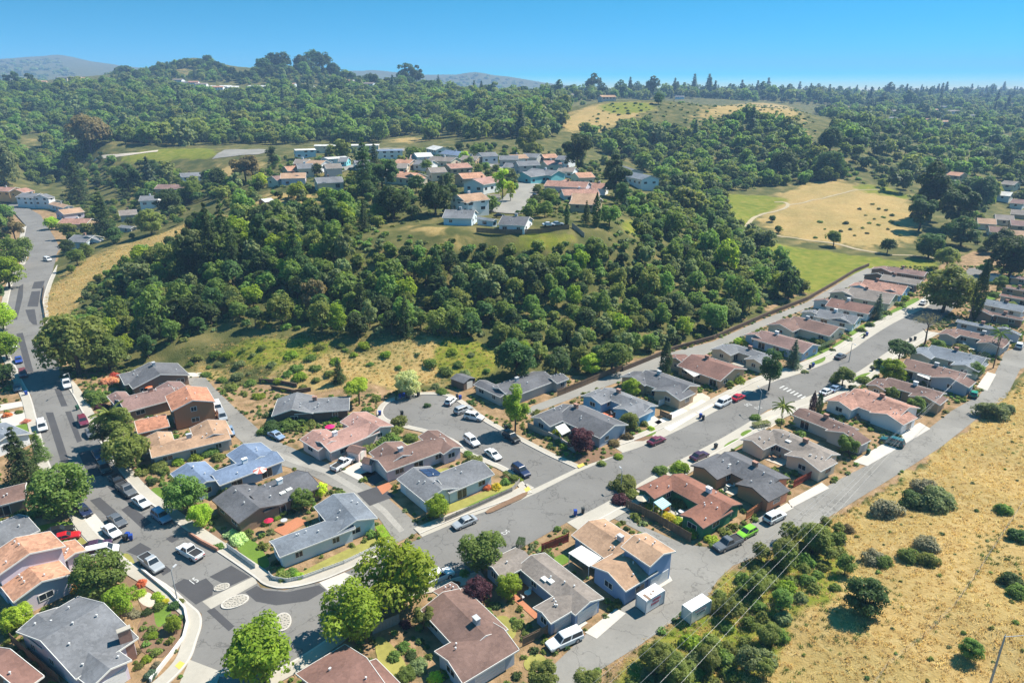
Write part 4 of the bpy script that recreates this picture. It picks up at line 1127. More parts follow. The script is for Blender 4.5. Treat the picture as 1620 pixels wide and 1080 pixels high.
# paved courts between the gables, with a walkway and some furniture
deck_m = surf('deck_wood', (.30, .17, .10), .8, .2, 5, .5, .2)
def courts():
    g = random.Random(77); mats = [concrete, concrete_pale, paver_red, deck_m, gravel_m, concrete]
    for root, short, hx, hy, W in list(HOUSES):
        gs = [w for w in W[1:] if w.gab]
        if len(gs) < 2 or abs(W[0].z0) > .01: continue
        a, b = gs[0], gs[1]; m0 = W[0]
        pa = a.A + a.u * .6; pb = b.A + b.u * .6
        d = (pb - pa).normalized(); pa = pa + d * (a.hw + .1); pb = pb - d * (b.hw + .1)
        if (pb - pa).dot(d) < 1.5: continue
        inn = min(a.L, b.L) - m0.hw + .6
        q = [pa, pb, pb + a.u * inn, pa + a.u * inn]
        mt = mats[g.randrange(len(mats))]
        o = sheet('patio', [(p.x, p.y) for p in q], mt, .055, world=True)
        c = (pa + pb) / 2 + a.u * inn * .5; t = g.choice([-1, 1]); c = c + d * t * .8
        rt = empty('garden_table', (c.x, c.y, .06)); top = surf('table_white', (.6, .59, .57), .6, .05) if g.random() < .6 else deck_m
        m = MB(); m.tube((0, 0, .68), (0, 0, .73), .55, .55, 12); m.build('table_top', top, rt)
        m = MB(); m.tube((0, 0, 0), (0, 0, .68), .06, .04, 6); m.build('leg', metal_g, rt)
        tag(rt, f'garden table in the court of {short}', 'table')
        for k in range(2):
            an = g.uniform(0, 6.28) if k == 0 else an + 2.6
            ch = empty('garden_chair', (c.x + math.cos(an) * 1.0, c.y + math.sin(an) * 1.0, .06)); ch.rotation_euler = (0, 0, an)
            m = MB(); m.box((0, 0), (1, 0), .46, .46, .40, .45); m.build('seat', top, ch)
            m = MB(); m.box((.22, 0), (1, 0), .05, .46, .45, .88); m.build('backrest', top, ch)
            for sx in (-1, 1):
                for sy in (-1, 1): m = MB(); m.box((sx * .19, sy * .19), (1, 0), .04, .04, 0, .4); m.build('leg', metal_g, ch)
            tag(ch, f'{"first" if k == 0 else "second"} garden chair at the table in the court of {short}', 'chair')
courts()
# ------------------------------------------------------------------ houses on the hilltop and farther off
def far_house(name, label, short, roof, wall, x1, y1, x2, y2, ex, ey, gs=(), he=2.7, group=None, detail=1, chimney=.5, slope=.34, deep=4.0):
    q = hit((x1 + x2) / 2, (y1 + y2) / 2 + 6)
    z0 = q.z + .2
    wings = [(W_, (x1, y1), (x2, y2), (ex, ey))] + [(G_, (a, b), (c, d)) for a, b, c, d in gs]
    return house(name, label, short, roof, wall, wings, he=he, z0=z0, detail=detail, chimney=chimney, group=group, deep=deep, slope=slope, hwmax=6.3)
FH = far_house
FH('house', 'long pale blue house with grey roof and glazed sunroom on the hilltop edge', 'the pale blue hilltop house', 'grey', 'paleblue', 705,338,752,339, 718,347, detail=2)
FH('house', 'white house with dark grey roof beside the hilltop edge fence', 'the grey-roofed hilltop edge house', 'darkgrey', 'white', 795,341,838,343, 815,357, [(796,351,786,356)], detail=2)
FH('house', 'pale blue annex with blue-grey roof between two hilltop edge houses', 'the hilltop annex', 'bluegrey', 'paleblue', 757,338,784,342, 770,348, chimney=0)
FH('two_storey_house', 'two-storey white house with tan roof and front gable on the hilltop', 'the tan-roofed white hilltop house', 'tan', 'white', 723,314,762,310, 736,323, [(746,315,764,327)], he=4.6)
FH('house', 'white gabled house with pinkish roof above the tan-roofed one', 'the white gabled hilltop house', 'pink', 'white', 748,289,778,284, 752,296, he=3.6)
FH('house', 'house with long terracotta roof on the left of the hilltop street', 'the long terracotta hilltop house', 'terracotta', 'tan', 725,275,762,273, 730,284, [(752,277,768,283)], he=3.2)
FH('house', 'smaller terracotta-roofed house farther up the hilltop street', 'the smaller terracotta hilltop house', 'coral', 'tan', 706,264,740,262, 712,270, he=3.0)
FH('house', 'wide grey-roofed house near the lime green street trees', 'the wide grey hilltop house', 'taupe', 'cream', 684,247,722,249, 700,256, he=3.4)
FH('house', 'house with bright blue roof at the far end of the hilltop', 'the blue-roofed hilltop house', 'blue', 'white', 706,238,736,241, 716,246, he=3.2)
FH('house', 'white house left of the blue-roofed one at the hilltop end', 'the white house at the hilltop end', 'white', 'white', 686,233,702,236, 692,240, chimney=0)
FH('two_storey_house', 'tall grey house with flat-pitched roof right of the hilltop street', 'the tall grey hilltop house', 'grey', 'grey', 816,255,850,254, 824,264, he=5.0)
FH('two_storey_house', 'house with very large grey gable roof and turquoise front', 'the turquoise-fronted hilltop house', 'grey', 'teal', 842,266,884,270, 862,284, [(826,272,840,284)], he=3.6)
FH('house', 'long house with coral roof and brick chimney right of the hilltop street', 'the long coral hilltop house', 'coral', 'lav', 866,288,932,291, 896,298, [(894,284,910,296)], he=3.2)
FH('house', 'second coral-roofed house with white gable trim', 'the second coral hilltop house', 'coral', 'white', 888,304,945,303, 905,310, [(908,304,922,310)], he=3.0)
FH('two_storey_house', 'large tan house with broad salmon roof beside dark cypresses', 'the large tan hilltop house', 'tan', 'tan', 906,311,950,313, 925,336, he=5.2, chimney=0)
FH('house', 'white house with blue-grey gable roof among trees on the right of the hilltop', 'the white house among the hilltop trees', 'bluegrey', 'white', 1000,272,1030,278, 1012,284, he=3.5, chimney=0)
FH('house', 'house with grey roof partly hidden behind the tallest hilltop pine', 'the house behind the hilltop pine', 'grey', 'grey', 984,262,1004,268, 990,274, he=3.2, chimney=0)
FH('house', 'cream house with wide pale grey roof left of the tall dark pines', 'the cream house left of the dark pines', 'grey', 'cream', 498,281,540,279, 530,292, [(512,288,526,296)], detail=2)
FH('house', 'two-tone house with tan roof and small chimney on the hilltop left', 'the tan-roofed house on the hilltop left', 'tan', 'lav', 444,274,484,273, 455,283, [(470,277,482,284)], he=3.6)
FH('house', 'house with orange tan roof behind the two-tone one', 'the orange tan house on the hilltop left', 'terracotta', 'tan', 450,268,484,266, 470,273, he=3.2)
FH('house', 'cream house with light roof farther left on the hilltop', 'the light cream house farther left', 'taupe', 'cream', 468,256,490,256, 478,262, he=3.4)
FH('house', 'white flat-roofed house near the school', 'the white flat house near the school', 'white', 'white', 512,249,546,247, 526,254, he=3.2, slope=.1, chimney=0)
FH('house', 'small turquoise-walled house beside the white flat-roofed one', 'the small turquoise house', 'grey', 'teal', 538,252,552,252, 545,257, chimney=0)
FH('house', 'house with terracotta roof and dark garage front behind the hilltop pines', 'the terracotta house behind the pines', 'terracotta', 'cream', 620,270,664,274, 640,282, [(650,276,664,284)], he=3.2)
FH('house', 'grey-brown roofed house above the terracotta one with the dark garage', 'the grey-brown house above it', 'taupe', 'cream', 614,263,646,263, 628,269, chimney=0)
FH('house', 'pale bungalow with terracotta roof among trees right of the hilltop', 'the bungalow right of the hilltop', 'terracotta', 'tan', 855,248,878,247, 864,253, chimney=0)
FH('house', 'white house with grey roof beside the eucalyptus right of the hilltop', 'the white house beside the eucalyptus', 'grey', 'white', 884,246,906,247, 894,254, he=3.4, chimney=0)
FH('house', 'grey house with pale roof at the top of the hilltop street', 'the grey house at the street top', 'grey', 'grey', 790,246,820,246, 802,254, he=3.4, chimney=0)
FH('house', 'low grey-roofed garage house below the white gabled one on the hilltop', 'the low garage house on the hilltop', 'taupe', 'grey', 756,304,790,303, 764,310, chimney=0)
FH('house', 'grey-roofed house behind the lime green hilltop trees', 'the house behind the lime hilltop trees', 'grey', 'cream', 800,262,828,263, 812,269, chimney=0)
FH('house', 'tan-roofed house between the coral and tan hilltop houses', 'the tan-roofed hilltop infill house', 'tan', 'pink', 905,311,948,312, 922,319, chimney=0)
FH('house', 'pale house with grey roof beside the hilltop side street', 'the pale house by the hilltop side street', 'grey', 'white', 560,258,588,257, 572,264, chimney=0)
FH('house', 'pink-roofed house above the hilltop side street', 'the pink-roofed house above the side street', 'pink', 'cream', 650,249,674,249, 660,255, chimney=0)
FH('house', 'cream house with mauve roof at the left end of the hilltop side street', 'the mauve-roofed house at the side street end', 'mauve', 'cream', 430,283,452,281, 440,288, chimney=0)
FH('house', 'taupe-roofed house left of the smaller terracotta one on the hilltop', 'the taupe-roofed house left of the smaller terracotta one on the hilltop', 'taupe', 'cream', 677, 270, 703, 269, 690, 276, chimney=0, he=3.8)
FH('house', 'grey and white house at the hilltop side street corner', 'the grey and white house at the hilltop side street corner', 'grey', 'white', 660, 257, 686, 258, 673, 263, chimney=.5, he=3.0)
FH('house', 'tan-roofed house top left of the tall grey hilltop house', 'the tan-roofed house top left of the tall grey hilltop house', 'tan', 'white', 805, 247, 831, 246, 818, 253, chimney=.5, he=3.8)
FH('house', 'plain grey house top right of the tall grey hilltop house', 'the plain grey house top right of the tall grey hilltop house', 'grey', 'grey', 829, 246, 855, 247, 842, 252, chimney=0, he=3.0)
FH('house', 'pinkish-roofed house right of the turquoise-fronted one', 'the pinkish-roofed house right of the turquoise-fronted one', 'pink', 'cream', 859, 258, 885, 257, 872, 264, chimney=.5, he=3.8)
FH('house', 'taupe-roofed house right of the pinkish one on the hilltop', 'the taupe-roofed house right of the pinkish one on the hilltop', 'taupe', 'white', 885, 268, 911, 269, 898, 274, chimney=.5, he=3.0)
FH('house', 'terracotta-roofed house above the long coral hilltop house', 'the terracotta-roofed house above the long coral hilltop house', 'terracotta', 'cream', 909, 278, 935, 277, 922, 284, chimney=0, he=3.8)
FH('house', 'coral-roofed house last on the right of the hilltop', 'the coral-roofed house last on the right of the hilltop', 'coral', 'white', 935, 294, 961, 295, 948, 300, chimney=.5, he=3.0)
FH('house', 'grey-roofed cream house behind the pale grey one on the hilltop left', 'the grey-roofed cream house behind the pale grey one on the hilltop left', 'grey', 'cream', 469, 264, 495, 263, 482, 270, chimney=.5, he=3.8)
FH('house', 'tan-roofed white house below the school', 'the tan-roofed white house below the school', 'tan', 'white', 490, 257, 516, 258, 503, 263, chimney=0, he=3.0)
FH('house', 'taupe-roofed pinkish house right of the tan-roofed white one', 'the taupe-roofed pinkish house right of the tan-roofed white one', 'taupe', 'pink', 513, 264, 539, 263, 526, 270, chimney=.5, he=3.8)
FH('house', 'small terracotta house above the grey-brown hilltop one', 'the small terracotta house above the grey-brown hilltop one', 'terracotta', 'tan', 629, 256, 655, 257, 642, 262, chimney=.5, he=3.0)
FH('house', 'white-roofed house left of the hilltop end houses', 'the white-roofed house left of the hilltop end houses', 'white', 'white', 655, 244, 681, 243, 668, 250, chimney=0, he=3.8)
FH('house', 'taupe-roofed tan house by the lime tree at the hilltop end', 'the taupe-roofed tan house by the lime tree at the hilltop end', 'taupe', 'tan', 733, 250, 759, 251, 746, 256, chimney=.5, he=3.0)
FH('house', 'grey-roofed white house at the top end of the hilltop street', 'the grey-roofed white house at the top end of the hilltop street', 'grey', 'white', 757, 243, 783, 242, 770, 249, chimney=.5, he=3.8)
# school
FH('school_building', 'long low white school building with rooftop boxes', 'the long white school building', 'white', 'cream', 498,229,600,228, 540,236, he=5.6, slope=.08, chimney=0)
FH('school_building', 'second school block with pale roof left of the playground trees', 'the second school block', 'white', 'paleblue', 465,236,498,235, 480,241, he=5.0, slope=.08, chimney=0)
FH('school_building', 'narrow school block with blue roof edge right of the white one', 'the blue-edged school block', 'blue', 'white', 588,237,636,236, 605,240, he=5.0, slope=.08, chimney=0)
# left valley
FH('house', 'ochre-walled house with red roof at the top of the left road', 'the ochre house at the road top', 'coral', 'ochre', -6,299,26,300, 12,305, [(24,300,33,306)], he=3.2)
FH('two_storey_house', 'white two-storey house with grey roof at the top of the left road', 'the white two-storey house on the left road', 'grey', 'white', 36,307,64,308, 44,314, [(62,308,70,316)], he=5.0)
FH('house', 'brown-roofed cream house beside the white two-storey one', 'the brown-roofed cream house', 'taupe', 'cream', 70,313,90,316, 82,320, he=3.2)
FH('house', 'tan-roofed pale blue house third along the left road', 'the tan-roofed pale blue house', 'tan', 'paleblue', 84,319,108,325, 96,328, he=3.2)
FH('house', 'lavender house with dark chimney stack on the left road', 'the lavender house with the dark stack', 'tan', 'lav', 92,332,126,328, 104,340, he=3.4)
FH('house', 'house with orange-red roof behind yellow-green trees on the left road', 'the orange-red roofed house on the left road', 'coral', 'tan', 100,350,146,350, 120,357, he=3.0)
FH('house', 'grey-roofed pale house below the tall conifer on the left road', 'the grey-roofed house below the tall conifer', 'grey', 'paleblue', 118,373,150,374, 132,384, [(138,378,150,384)], he=3.0)
FH('house', 'brown-roofed house behind the tall conifer', 'the brown-roofed house behind the conifer', 'taupe', 'grey', 188,335,216,333, 200,342, he=3.2)
FH('house', 'small grey house beside the round willow behind the hill crest', 'the small grey house behind the crest', 'grey', 'grey', 192,354,212,356, 200,361, chimney=0)
FH('house', 'white house with grey roof below the playing field', 'the white house below the playing field', 'grey', 'white', 222,310,252,309, 238,318, he=3.2)
FH('house', 'house with brown roofs half hidden by trees below the field', 'the brown house half hidden by trees', 'mauve', 'tan', 250,293,292,293, 268,300, chimney=0)
FH('house', 'long white house with grey roof just below the playing field', 'the long white house below the field', 'grey', 'white', 284,274,322,272, 300,281, chimney=.4)
FH('shed', 'small red-brown shed on the crest of the middle hill', 'the red-brown shed', 'white', 'orange', 412,311,428,309, 420,316, chimney=0)
# tract beyond the right edge, estates on the ridges
_i = 0
for (x, y, w, rf, wl, lab) in [(1560,349,30,'tan','cream','first brown-roofed house right of the dark pines'),(1588,343,30,'taupe','cream','taupe house behind the first one right of the pines'),(1612,352,30,'mauve','tan','mauve-roofed house at the right edge below the pines'),(1578,362,30,'brown','white','brown-roofed house at the right edge above the white one'),
                           (1604,368,30,'tan','cream','tan-roofed house lowest of the right edge cluster'),(1612,335,26,'taupe','tan','taupe-roofed house at the top of the right edge cluster'),(1590,305,24,'white','white','pale-roofed house above the right edge cluster'),(1515,272,22,'terracotta','tan','terracotta house alone in the right-hand valley'),(1600,287,22,'taupe','cream','taupe-roofed house alone near the right edge'),(1612,318,22,'mauve','white','mauve-roofed house between valley trees at the right edge')]:
    FH('house', lab, 'the ' + lab, rf, wl, x - w / 2, y, x + w / 2, y + 2, x, y + 7, detail=1, chimney=0)
far_rows = [(284,132),(296,134),(308,136),(320,139),(333,140),(346,141),(358,140),(370,141),(402,140),(420,143),(445,137),(462,136),(490,140),(512,141),(545,133),(556,131),(130,127),(122,124),(12,131),(28,133),(50,131),(66,132),(100,128),(585,138),
            (1404,176),(1418,181),(1432,179),(1446,183),(1462,172),(1476,176),(1492,173),(1506,181),(1520,176),(1536,182),(1552,178),(1500,186),(1530,188),(1410,190),(1435,193),(1470,193),(1490,196),(1335,173),(1345,180),(1580,178),(1600,168),(1610,176),
            (972,150),(900,153),(912,152),(1075,155),(1190,152),(960,158),(1130,154)]
_names = ['white', 'cream', 'pinkish', 'tan', 'grey', 'pale blue']; _wl = ['white', 'cream', 'pink', 'tan', 'grey', 'paleblue']; _rl = ['white', 'tan', 'terracotta', 'taupe', 'coral', 'grey']; _rn = ['white', 'tan', 'terracotta', 'taupe', 'orange-red', 'grey']
_cnt = {}
for (x, y) in far_rows:
    q = hit(x, y + 2); zc = max(250, proj(q)[2]); mpp = zc / FPX
    Lp = rnd.uniform(13, 20) / mpp; a = rnd.randrange(6); b = rnd.randrange(6)
    if x < 400 and x > 270: a = 0
    where = 'on the ridge estate' if 270 < x < 380 else 'among trees on the left ridge' if x < 640 else 'far off beyond the grassy hill' if x < 1250 else 'on the far right hillside'
    lab = f'small {_names[a]} house with {_rn[b]} roof {where}'
    z0 = q.z + 1.5
    root = empty('house', (q.x, q.y, z0))
    m = MB(); L_, W2 = Lp * mpp / 2, rnd.uniform(4, 5.5); hh = rnd.choice([3, 3, 5.5]); th_ = rnd.uniform(-.35, .35)
    u = Vector((math.cos(th_), math.sin(th_), 0)); n = Vector((-u.y, u.x, 0))
    def sec(s, k=1.0): 
        o = u * s; return [(o - n * W2 * k)[:2] + (-4,), (o + n * W2 * k)[:2] + (-4,), (o + n * W2 * k)[:2] + (hh,), o[:2] + (hh + W2 * .35,), (o - n * W2 * k)[:2] + (hh,)]
    m.hexa(sec(-L_), sec(L_)); m.build('wall', WM[_wl[a]], root)
    r = MB()
    for sg in (-1, 1):
        top = [u * -(L_ + .5) + n * sg * (W2 + .5), u * (L_ + .5) + n * sg * (W2 + .5), u * (L_ + .5), u * -(L_ + .5)]
        zz = [hh - .1, hh - .1, hh + W2 * .35 + .15, hh + W2 * .35 + .15]
        T = [(p.x, p.y, z) for p, z in zip(top, zz)]
        if sg > 0: T = T[::-1]
        r.hexa([(p[0], p[1], p[2] - .2) for p in T], T)
    r.build('roof', RM[_rl[b]], root)
    wd = MB()
    for s in np.linspace(-L_ * .7, L_ * .7, 4):
        p = u * float(s) - n * (W2 + .03); wd.box((p.x, p.y), u, 1.6, .08, .9 if hh < 5 else 3.4, 2.2 if hh < 5 else 4.7)
    wd.build('windows', GLASS, root)['kind'] = 'stuff'
    tag(root, lab, 'house', f'{_names[a]} {_rn[b]}-roofed houses {where}')

# ------------------------------------------------------------------ vehicles
PAINT = {
 'white': paint('paint_white', (.72, .72, .72)), 'silver': paint('paint_silver', (.46, .47, .48), .3, .3), 'grey': paint('paint_grey', (.16, .165, .175), .3, .3), 'black': paint('paint_black', (.018, .018, .02)), 'navy': paint('paint_navy', (.02, .03, .08)),
 'blue': paint('paint_blue', (.03, .07, .33)), 'skyblue': paint('paint_skyblue', (.22, .30, .42)), 'red': paint('paint_red', (.45, .012, .02)), 'maroon': paint('paint_maroon', (.16, .025, .045)), 'lime': paint('paint_lime', (.22, .55, .03)), 'teal': paint('paint_teal', (.015, .10, .11)), 'plum': paint('paint_plum', (.06, .025, .05)), 'green': paint('paint_green', (.02, .25, .14)),
}
tyre_m = surf('tyre', (.02, .02, .02), .9, 0); rim_m = surf('rim', (.4, .4, .41), .35, 0, metal=.8); lamp_w = surf('lamp_clear', (.75, .75, .72), .2, 0); lamp_r = surf('lamp_red', (.4, .01, .01), .3, 0); bed_m = surf('bed_liner', (.03, .03, .032), .8, .1); bump_m = surf('bumper', (.05, .05, .055), .6, 0)
CT = {  # length, width, belt, roof, [hood x range], cabin base rear/front, cabin top rear/front
 'sedan': (4.7, 1.8, .92, 1.42, -1.75, 1.0, -.95, .25), 'suv': (4.75, 1.88, 1.08, 1.74, -2.25, 1.05, -1.95, .35), 'hatch': (4.1, 1.74, .98, 1.52, -1.95, .95, -1.45, .15), 'van': (5.0, 1.95, 1.1, 1.88, -2.42, 1.7, -2.25, .85), 'pickup': (5.6, 1.95, 1.08, 1.82, -.55, 1.25, -.35, .55), 'canopy': (5.5, 1.9, 1.05, 1.78, -2.62, 1.25, -2.5, .5), 'truck': (5.9, 2.0, 1.15, 2.0, -.45, 1.5, -.3, .8)}
CARM = {}
def car_meshes(t):
    if t in CARM: return CARM[t]
    L, W, belt, rf, cr, cf, tr, tf = CT[t]
    h = L / 2; w = W / 2
    m = MB()
    hood = belt - .06; deck = belt - (.04 if t == 'sedan' else 0)
    st = [(-h, .42, belt - .18, .90), (-h + .12, .30, deck, .97), (cr, .24, belt, 1.0), (cf - .2, .24, belt, 1.0), (cf + .15, .24, hood + .02, 1.0), (h - .35, .26, hood - .10, .96), (h - .06, .32, hood - .22, .88), (h, .42, hood - .34, .82)]
    if t in ('pickup', 'truck'): st[1] = (-h + .1, .30, belt - .02, .98)
    for x, z0, z1, k in st:
        a = w * k
        m.v += [(x, -a * .92, z0), (x, -a, z0 + .18), (x, -a, z1 - .12), (x, -a * .9, z1), (x, a * .9, z1), (x, a, z1 - .12), (x, a, z0 + .18), (x, a * .92, z0)]
    n = len(st)
    for i in range(n - 1):
        for k in range(8):
            l = (k + 1) % 8; m.f.append((i * 8 + k, i * 8 + l, i * 8 + 8 + l, i * 8 + 8 + k))
    m.f.append(tuple(range(8))[::-1]); m.f.append(tuple(range((n - 1) * 8, n * 8)))
    # cabin shell (pillars and roof)
    b0, b1 = w * .90, w * .74
    base = [(cr, -b0, belt - .02), (cf, -b0, belt - .02), (cf, b0, belt - .02), (cr, b0, belt - .02)]
    top = [(tr, -b1, rf), (tf, -b1, rf), (tf, b1, rf), (tr, b1, rf)]
    mid = [(a[0] * .12 + c[0] * .88, a[1] * .12 + c[1] * .88, a[2] * .1 + c[2] * .9) for a, c in zip(base, top)]
    topi = [(p[0] * .97 + (tr + tf) / 2 * .03, p[1] * .92, rf) for p in top]
    m.hexa(base, mid); m.hexa(mid, topi)
    if t in ('pickup', 'truck'):
        pass
    body = m.mesh('body', PAINT['white'])
    def pane(q, push):
        mm = MB(); q = [Vector(p) for p in q]; nn = (q[1] - q[0]).cross(q[2] - q[0]).normalized() * push
        cc = sum(q, Vector()) / 4
        q = [cc + (p - cc) * .86 for p in q]
        mm.hexa([p - nn for p in q], [p + nn for p in q]); return mm
    out = {'body': body}
    out['windscreen'] = pane([base[1], base[2], mid[2], mid[1]], .022).mesh('windscreen', GLASS)
    out['rear_window'] = pane([base[3], base[0], mid[0], mid[3]], .022).mesh('rear_window', GLASS)
    sides = []
    for a, c in ((0, 1), (2, 3)):
        p, q, r, s = Vector(base[a]), Vector(base[c]), Vector(mid[c]), Vector(mid[a])
        k = .52 if t not in ('canopy',) else .45
        for f0, f1 in ((0, k), (k, 1)):
            sides.append(pane([p.lerp(q, f0), p.lerp(q, f1), s.lerp(r, f1), s.lerp(r, f0)], .022).mesh('side_window', GLASS))
    out['sides'] = sides
    wr = .34 if t in ('sedan', 'hatch') else .39
    tm_ = MB(); tm_.tube((0, -.12, 0), (0, .12, 0), wr, wr, 14); out['tyre'] = tm_.mesh('wheel', tyre_m)
    rm_ = MB(); rm_.tube((0, -.13, 0), (0, .13, 0), wr * .62, wr * .62, 10); out['rim'] = rm_.mesh('rim', rim_m)
    out['wr'] = wr; out['wx'] = (-h + L * .21, h - L * .19); out['wy'] = w - .10
    lm = MB(); lm.box((0, 0), (1, 0), .1, .38, -.09, .09); out['lamp'] = lm
    out['head'] = lm.mesh('headlight', lamp_w); out['tail'] = lm.mesh('taillight', lamp_r)
    bm_ = MB(); bm_.box((h - .03, 0), (1, 0), .14, W * .86, .34, .54); out['bf'] = bm_.mesh('bumper', bump_m)
    bm_ = MB(); bm_.box((-h + .03, 0), (1, 0), .14, W * .88, .36, .56); out['br'] = bm_.mesh('bumper', bump_m)
    if t in ('pickup', 'truck'):
        bb = MB(); x0, x1 = -h + .12, cr - .1
        bb.box(((x0 + x1) / 2, 0), (1, 0), x1 - x0, W * .80, belt - .04, belt + .012); out['bed'] = bb.mesh('cargo_bed', bed_m)
        rl = MB()
        for s in (-1, 1): rl.box(((x0 + x1) / 2, s * W * .43), (1, 0), x1 - x0, .10, belt - .05, belt + .13)
        rl.box((x0 - .02, 0), (1, 0), .09, W * .86, belt - .05, belt + .13); out['rail'] = rl.mesh('bed_rail', PAINT['white'])
    CARM[t] = out
    return out
CARS = []
def car(x, y, dx, dy, t, col, label, cat='car', z=None, wob=0.0, near=True, tone=None):
    p = unp(x, y, .8) if z is None else hit(x, y, .8)
    q = unp(x + dx, y + dy, .8) if z is None else None
    a = math.atan2(q.y - p.y, q.x - p.x) if q is not None else math.atan2(dy, dx)
    gz = .03 if z is None else h1(p.x, p.y) + .25
    M = car_meshes(t)
    root = empty({'pickup': 'pickup_truck', 'truck': 'pickup_truck', 'canopy': 'pickup_truck', 'van': 'van', 'suv': 'suv'}.get(t, 'car'), (p.x, p.y, gz)); root.rotation_euler = (0, 0, a)
    b = link('body', M['body'], root); setmat(b, PAINT[col])
    for k in ('windscreen', 'rear_window'):
        link(k, M[k], root)
    for s in M['sides']: link('side_window', s, root)
    for wx in M['wx']:
        for s in (-1, 1):
            w = link('wheel', M['tyre'], root); w.location = (wx, s * M['wy'], M['wr'])
            if near: link('rim', M['rim'], w)
    L, W, belt = CT[t][:3]
    for s in (-1, 1):
        o = link('headlight', M['head'], root); o.location = (L / 2 - .1, s * W * .32, belt - .36)
        o = link('taillight', M['tail'], root); o.location = (-L / 2 + .02, s * W * .36, belt - .28)
    link('bumper', M['bf'], root); link('bumper', M['br'], root)
    if 'bed' in M:
        link('cargo_bed', M['bed'], root); r = link('bed_rail', M['rail'], root); setmat(r, PAINT[col])
    tag(root, label, cat, 'cars parked and driving in the streets')
    CARS.append(root)
    return root
D1 = (1, .77)
car(239,889,1,.77,'pickup','silver','silver pickup truck with open bed driving down the left road','pickup truck')
car(300,871,-1,-.56,'pickup','white','white pickup truck with black bed driving up the left road','pickup truck')
car(176,838,1,.82,'sedan','white','white sedan parked just above the blue bin','car')
car(185,821,1,.78,'sedan','grey','dark grey sedan driving down the middle of the left road','car')
car(255,815,1,.75,'suv','skyblue','pale blue and white SUV under the yellow-green street tree','suv')
car(223,792,1,.72,'sedan','white','white sedan parked on the right kerb behind the pale blue SUV','car')
car(200,773,1,.80,'pickup','grey','dark pickup parked in the shade above the white sedan','pickup truck')
car(184,757,1,.85,'sedan','black','black sedan parked in the shade above the dark pickup','car')
car(131,805,1,.9,'sedan','navy','dark blue sedan parked below the big round tree','car')
car(161,871,1,-.22,'van','white','long white van with roof rack parked in the driveway','van')
car(152,861,1,-.22,'sedan','plum','dark plum car parked beside the long white van','car')
car(102,848,1,-.25,'sedan','red','bright red car parked on the driveway at left','car')
car(92,838,1,-.25,'sedan','black','black car parked beside the bright red one','car')
car(66,673,.3,1,'van','white','white van parked on the left kerb of the left road','van')
car(131,665,.45,1,'suv','maroon','maroon SUV parked on the right kerb of the left road','suv')
car(155,717,.62,1,'sedan','navy','dark blue car in the shade of the olive willow','car')
car(143,683,.5,1,'sedan','grey','dark grey car half hidden behind the palm','car')
car(165,739,.7,1,'suv','black','black SUV in deep shade below the olive willow','suv')
car(105,606,.4,1,'truck','white','white flatbed truck with blue load in the huge tree shade','truck')
car(36,590,.25,1,'suv','maroon','maroon SUV parked at the edge of the huge tree shade','suv')
car(29,568,.2,1,'sedan','blue','bright blue car parked above the huge tree shade','car')
car(21,545,.12,1,'sedan','white','white car parked above the bright blue one','car')
car(75,410,.5,.15,'van','white','white van crossing the far left road','van')
car(27,612,.3,1,'sedan','grey','grey car on the left kerb below the tree shade','car', near=False)
car(344,643,.42,1,'van','white','white van parked behind the orange tiled house','van')
car(351,657,.42,1,'van','silver','silver-white van nearest the tan-roofed house on the alley','van')
car(363,680,.35,1,'sedan','skyblue','pale blue car parked at the end of the tan-roofed house','car')
car(437,687,1,.5,'sedan','skyblue','pale blue car parked beside bushes on the middle alley','car')
car(542,732,1,-.62,'pickup','white','white pickup with dark bed parked beside the pink house','pickup truck')
car(713,633,.7,-.6,'hatch','white','small white car at the top of the cul-de-sac beside bins','car')
car(733,647,1,-.35,'suv','silver','silver-white SUV second from the top of the cul-de-sac','suv')
car(750,658,1,.2,'suv','white','white SUV parked nose to kerb in the cul-de-sac','suv')
car(746,696,1,.75,'suv','white','white car parked by the brown-roofed house kerb','car')
car(780,717,1,.72,'sedan','white','white sedan nearest the mouth of the cul-de-sac','car')
car(809,690,1,.65,'suv','black','black SUV in the shade of the tall pale tree','suv')
car(824,743,1,.72,'suv','navy','navy blue SUV with spare wheel at the cul-de-sac mouth','suv')
car(735,824,-1,.42,'sedan','silver','silver sedan with sunroof parked on the main street kerb','car')
car(692,910,1,-.42,'canopy','white','white-topped dark pickup beside the big street tree','pickup truck')
car(893,1010,-1,.45,'canopy','white','white pickup with white canopy on the rear alley','pickup truck')
car(1152,858,-1,.42,'pickup','grey','charcoal pickup parked in front of the green garden','pickup truck')
car(1182,840,-1,.52,'hatch','lime','lime green small car beside the charcoal pickup','car')
car(1226,816,1,-.5,'suv','white','white SUV parked by the orange fence','suv')
car(1039,695,1,-.42,'sedan','maroon','maroon sedan parked by the purple tree corner house','car')
car(1107,719,1,-.45,'sedan','plum','plum sedan parked above the orange-walled house','car')
car(1144,636,-1,.5,'van','white','white minivan parked beside the white gravel forecourt','van')
car(1168,627,1,-.48,'sedan','red','red coupe parked in front of the white minivan','car')
car(1308,618,1,-.45,'sedan','white','white car beside the twin cypresses','car')
car(1322,613,1,-.5,'sedan','skyblue','pale blue car in the shade above the white one','car')
car(1412,697,-1,-.3,'suv','teal','dark teal SUV backed onto the rear alley apron','suv')
car(1541,622,.3,-1,'hatch','green','small green and white car far up the rear alley','car')
car(1330,562,1,-.48,'sedan','grey','silver-grey car on the upper kerb of the far street','car')
car(1461,478,.8,-.6,'sedan','white','pale car beside the great street tree','car')
car(1613,546,.5,-1,'suv','white','white SUV at the top of the rear alley','suv')
car(1543,446,1,-.2,'sedan','navy','dark blue car near the far street bend','car')
car(845,311,.4,1,'pickup','grey','dark pickup parked on the hilltop street','pickup truck', z=1, near=False)
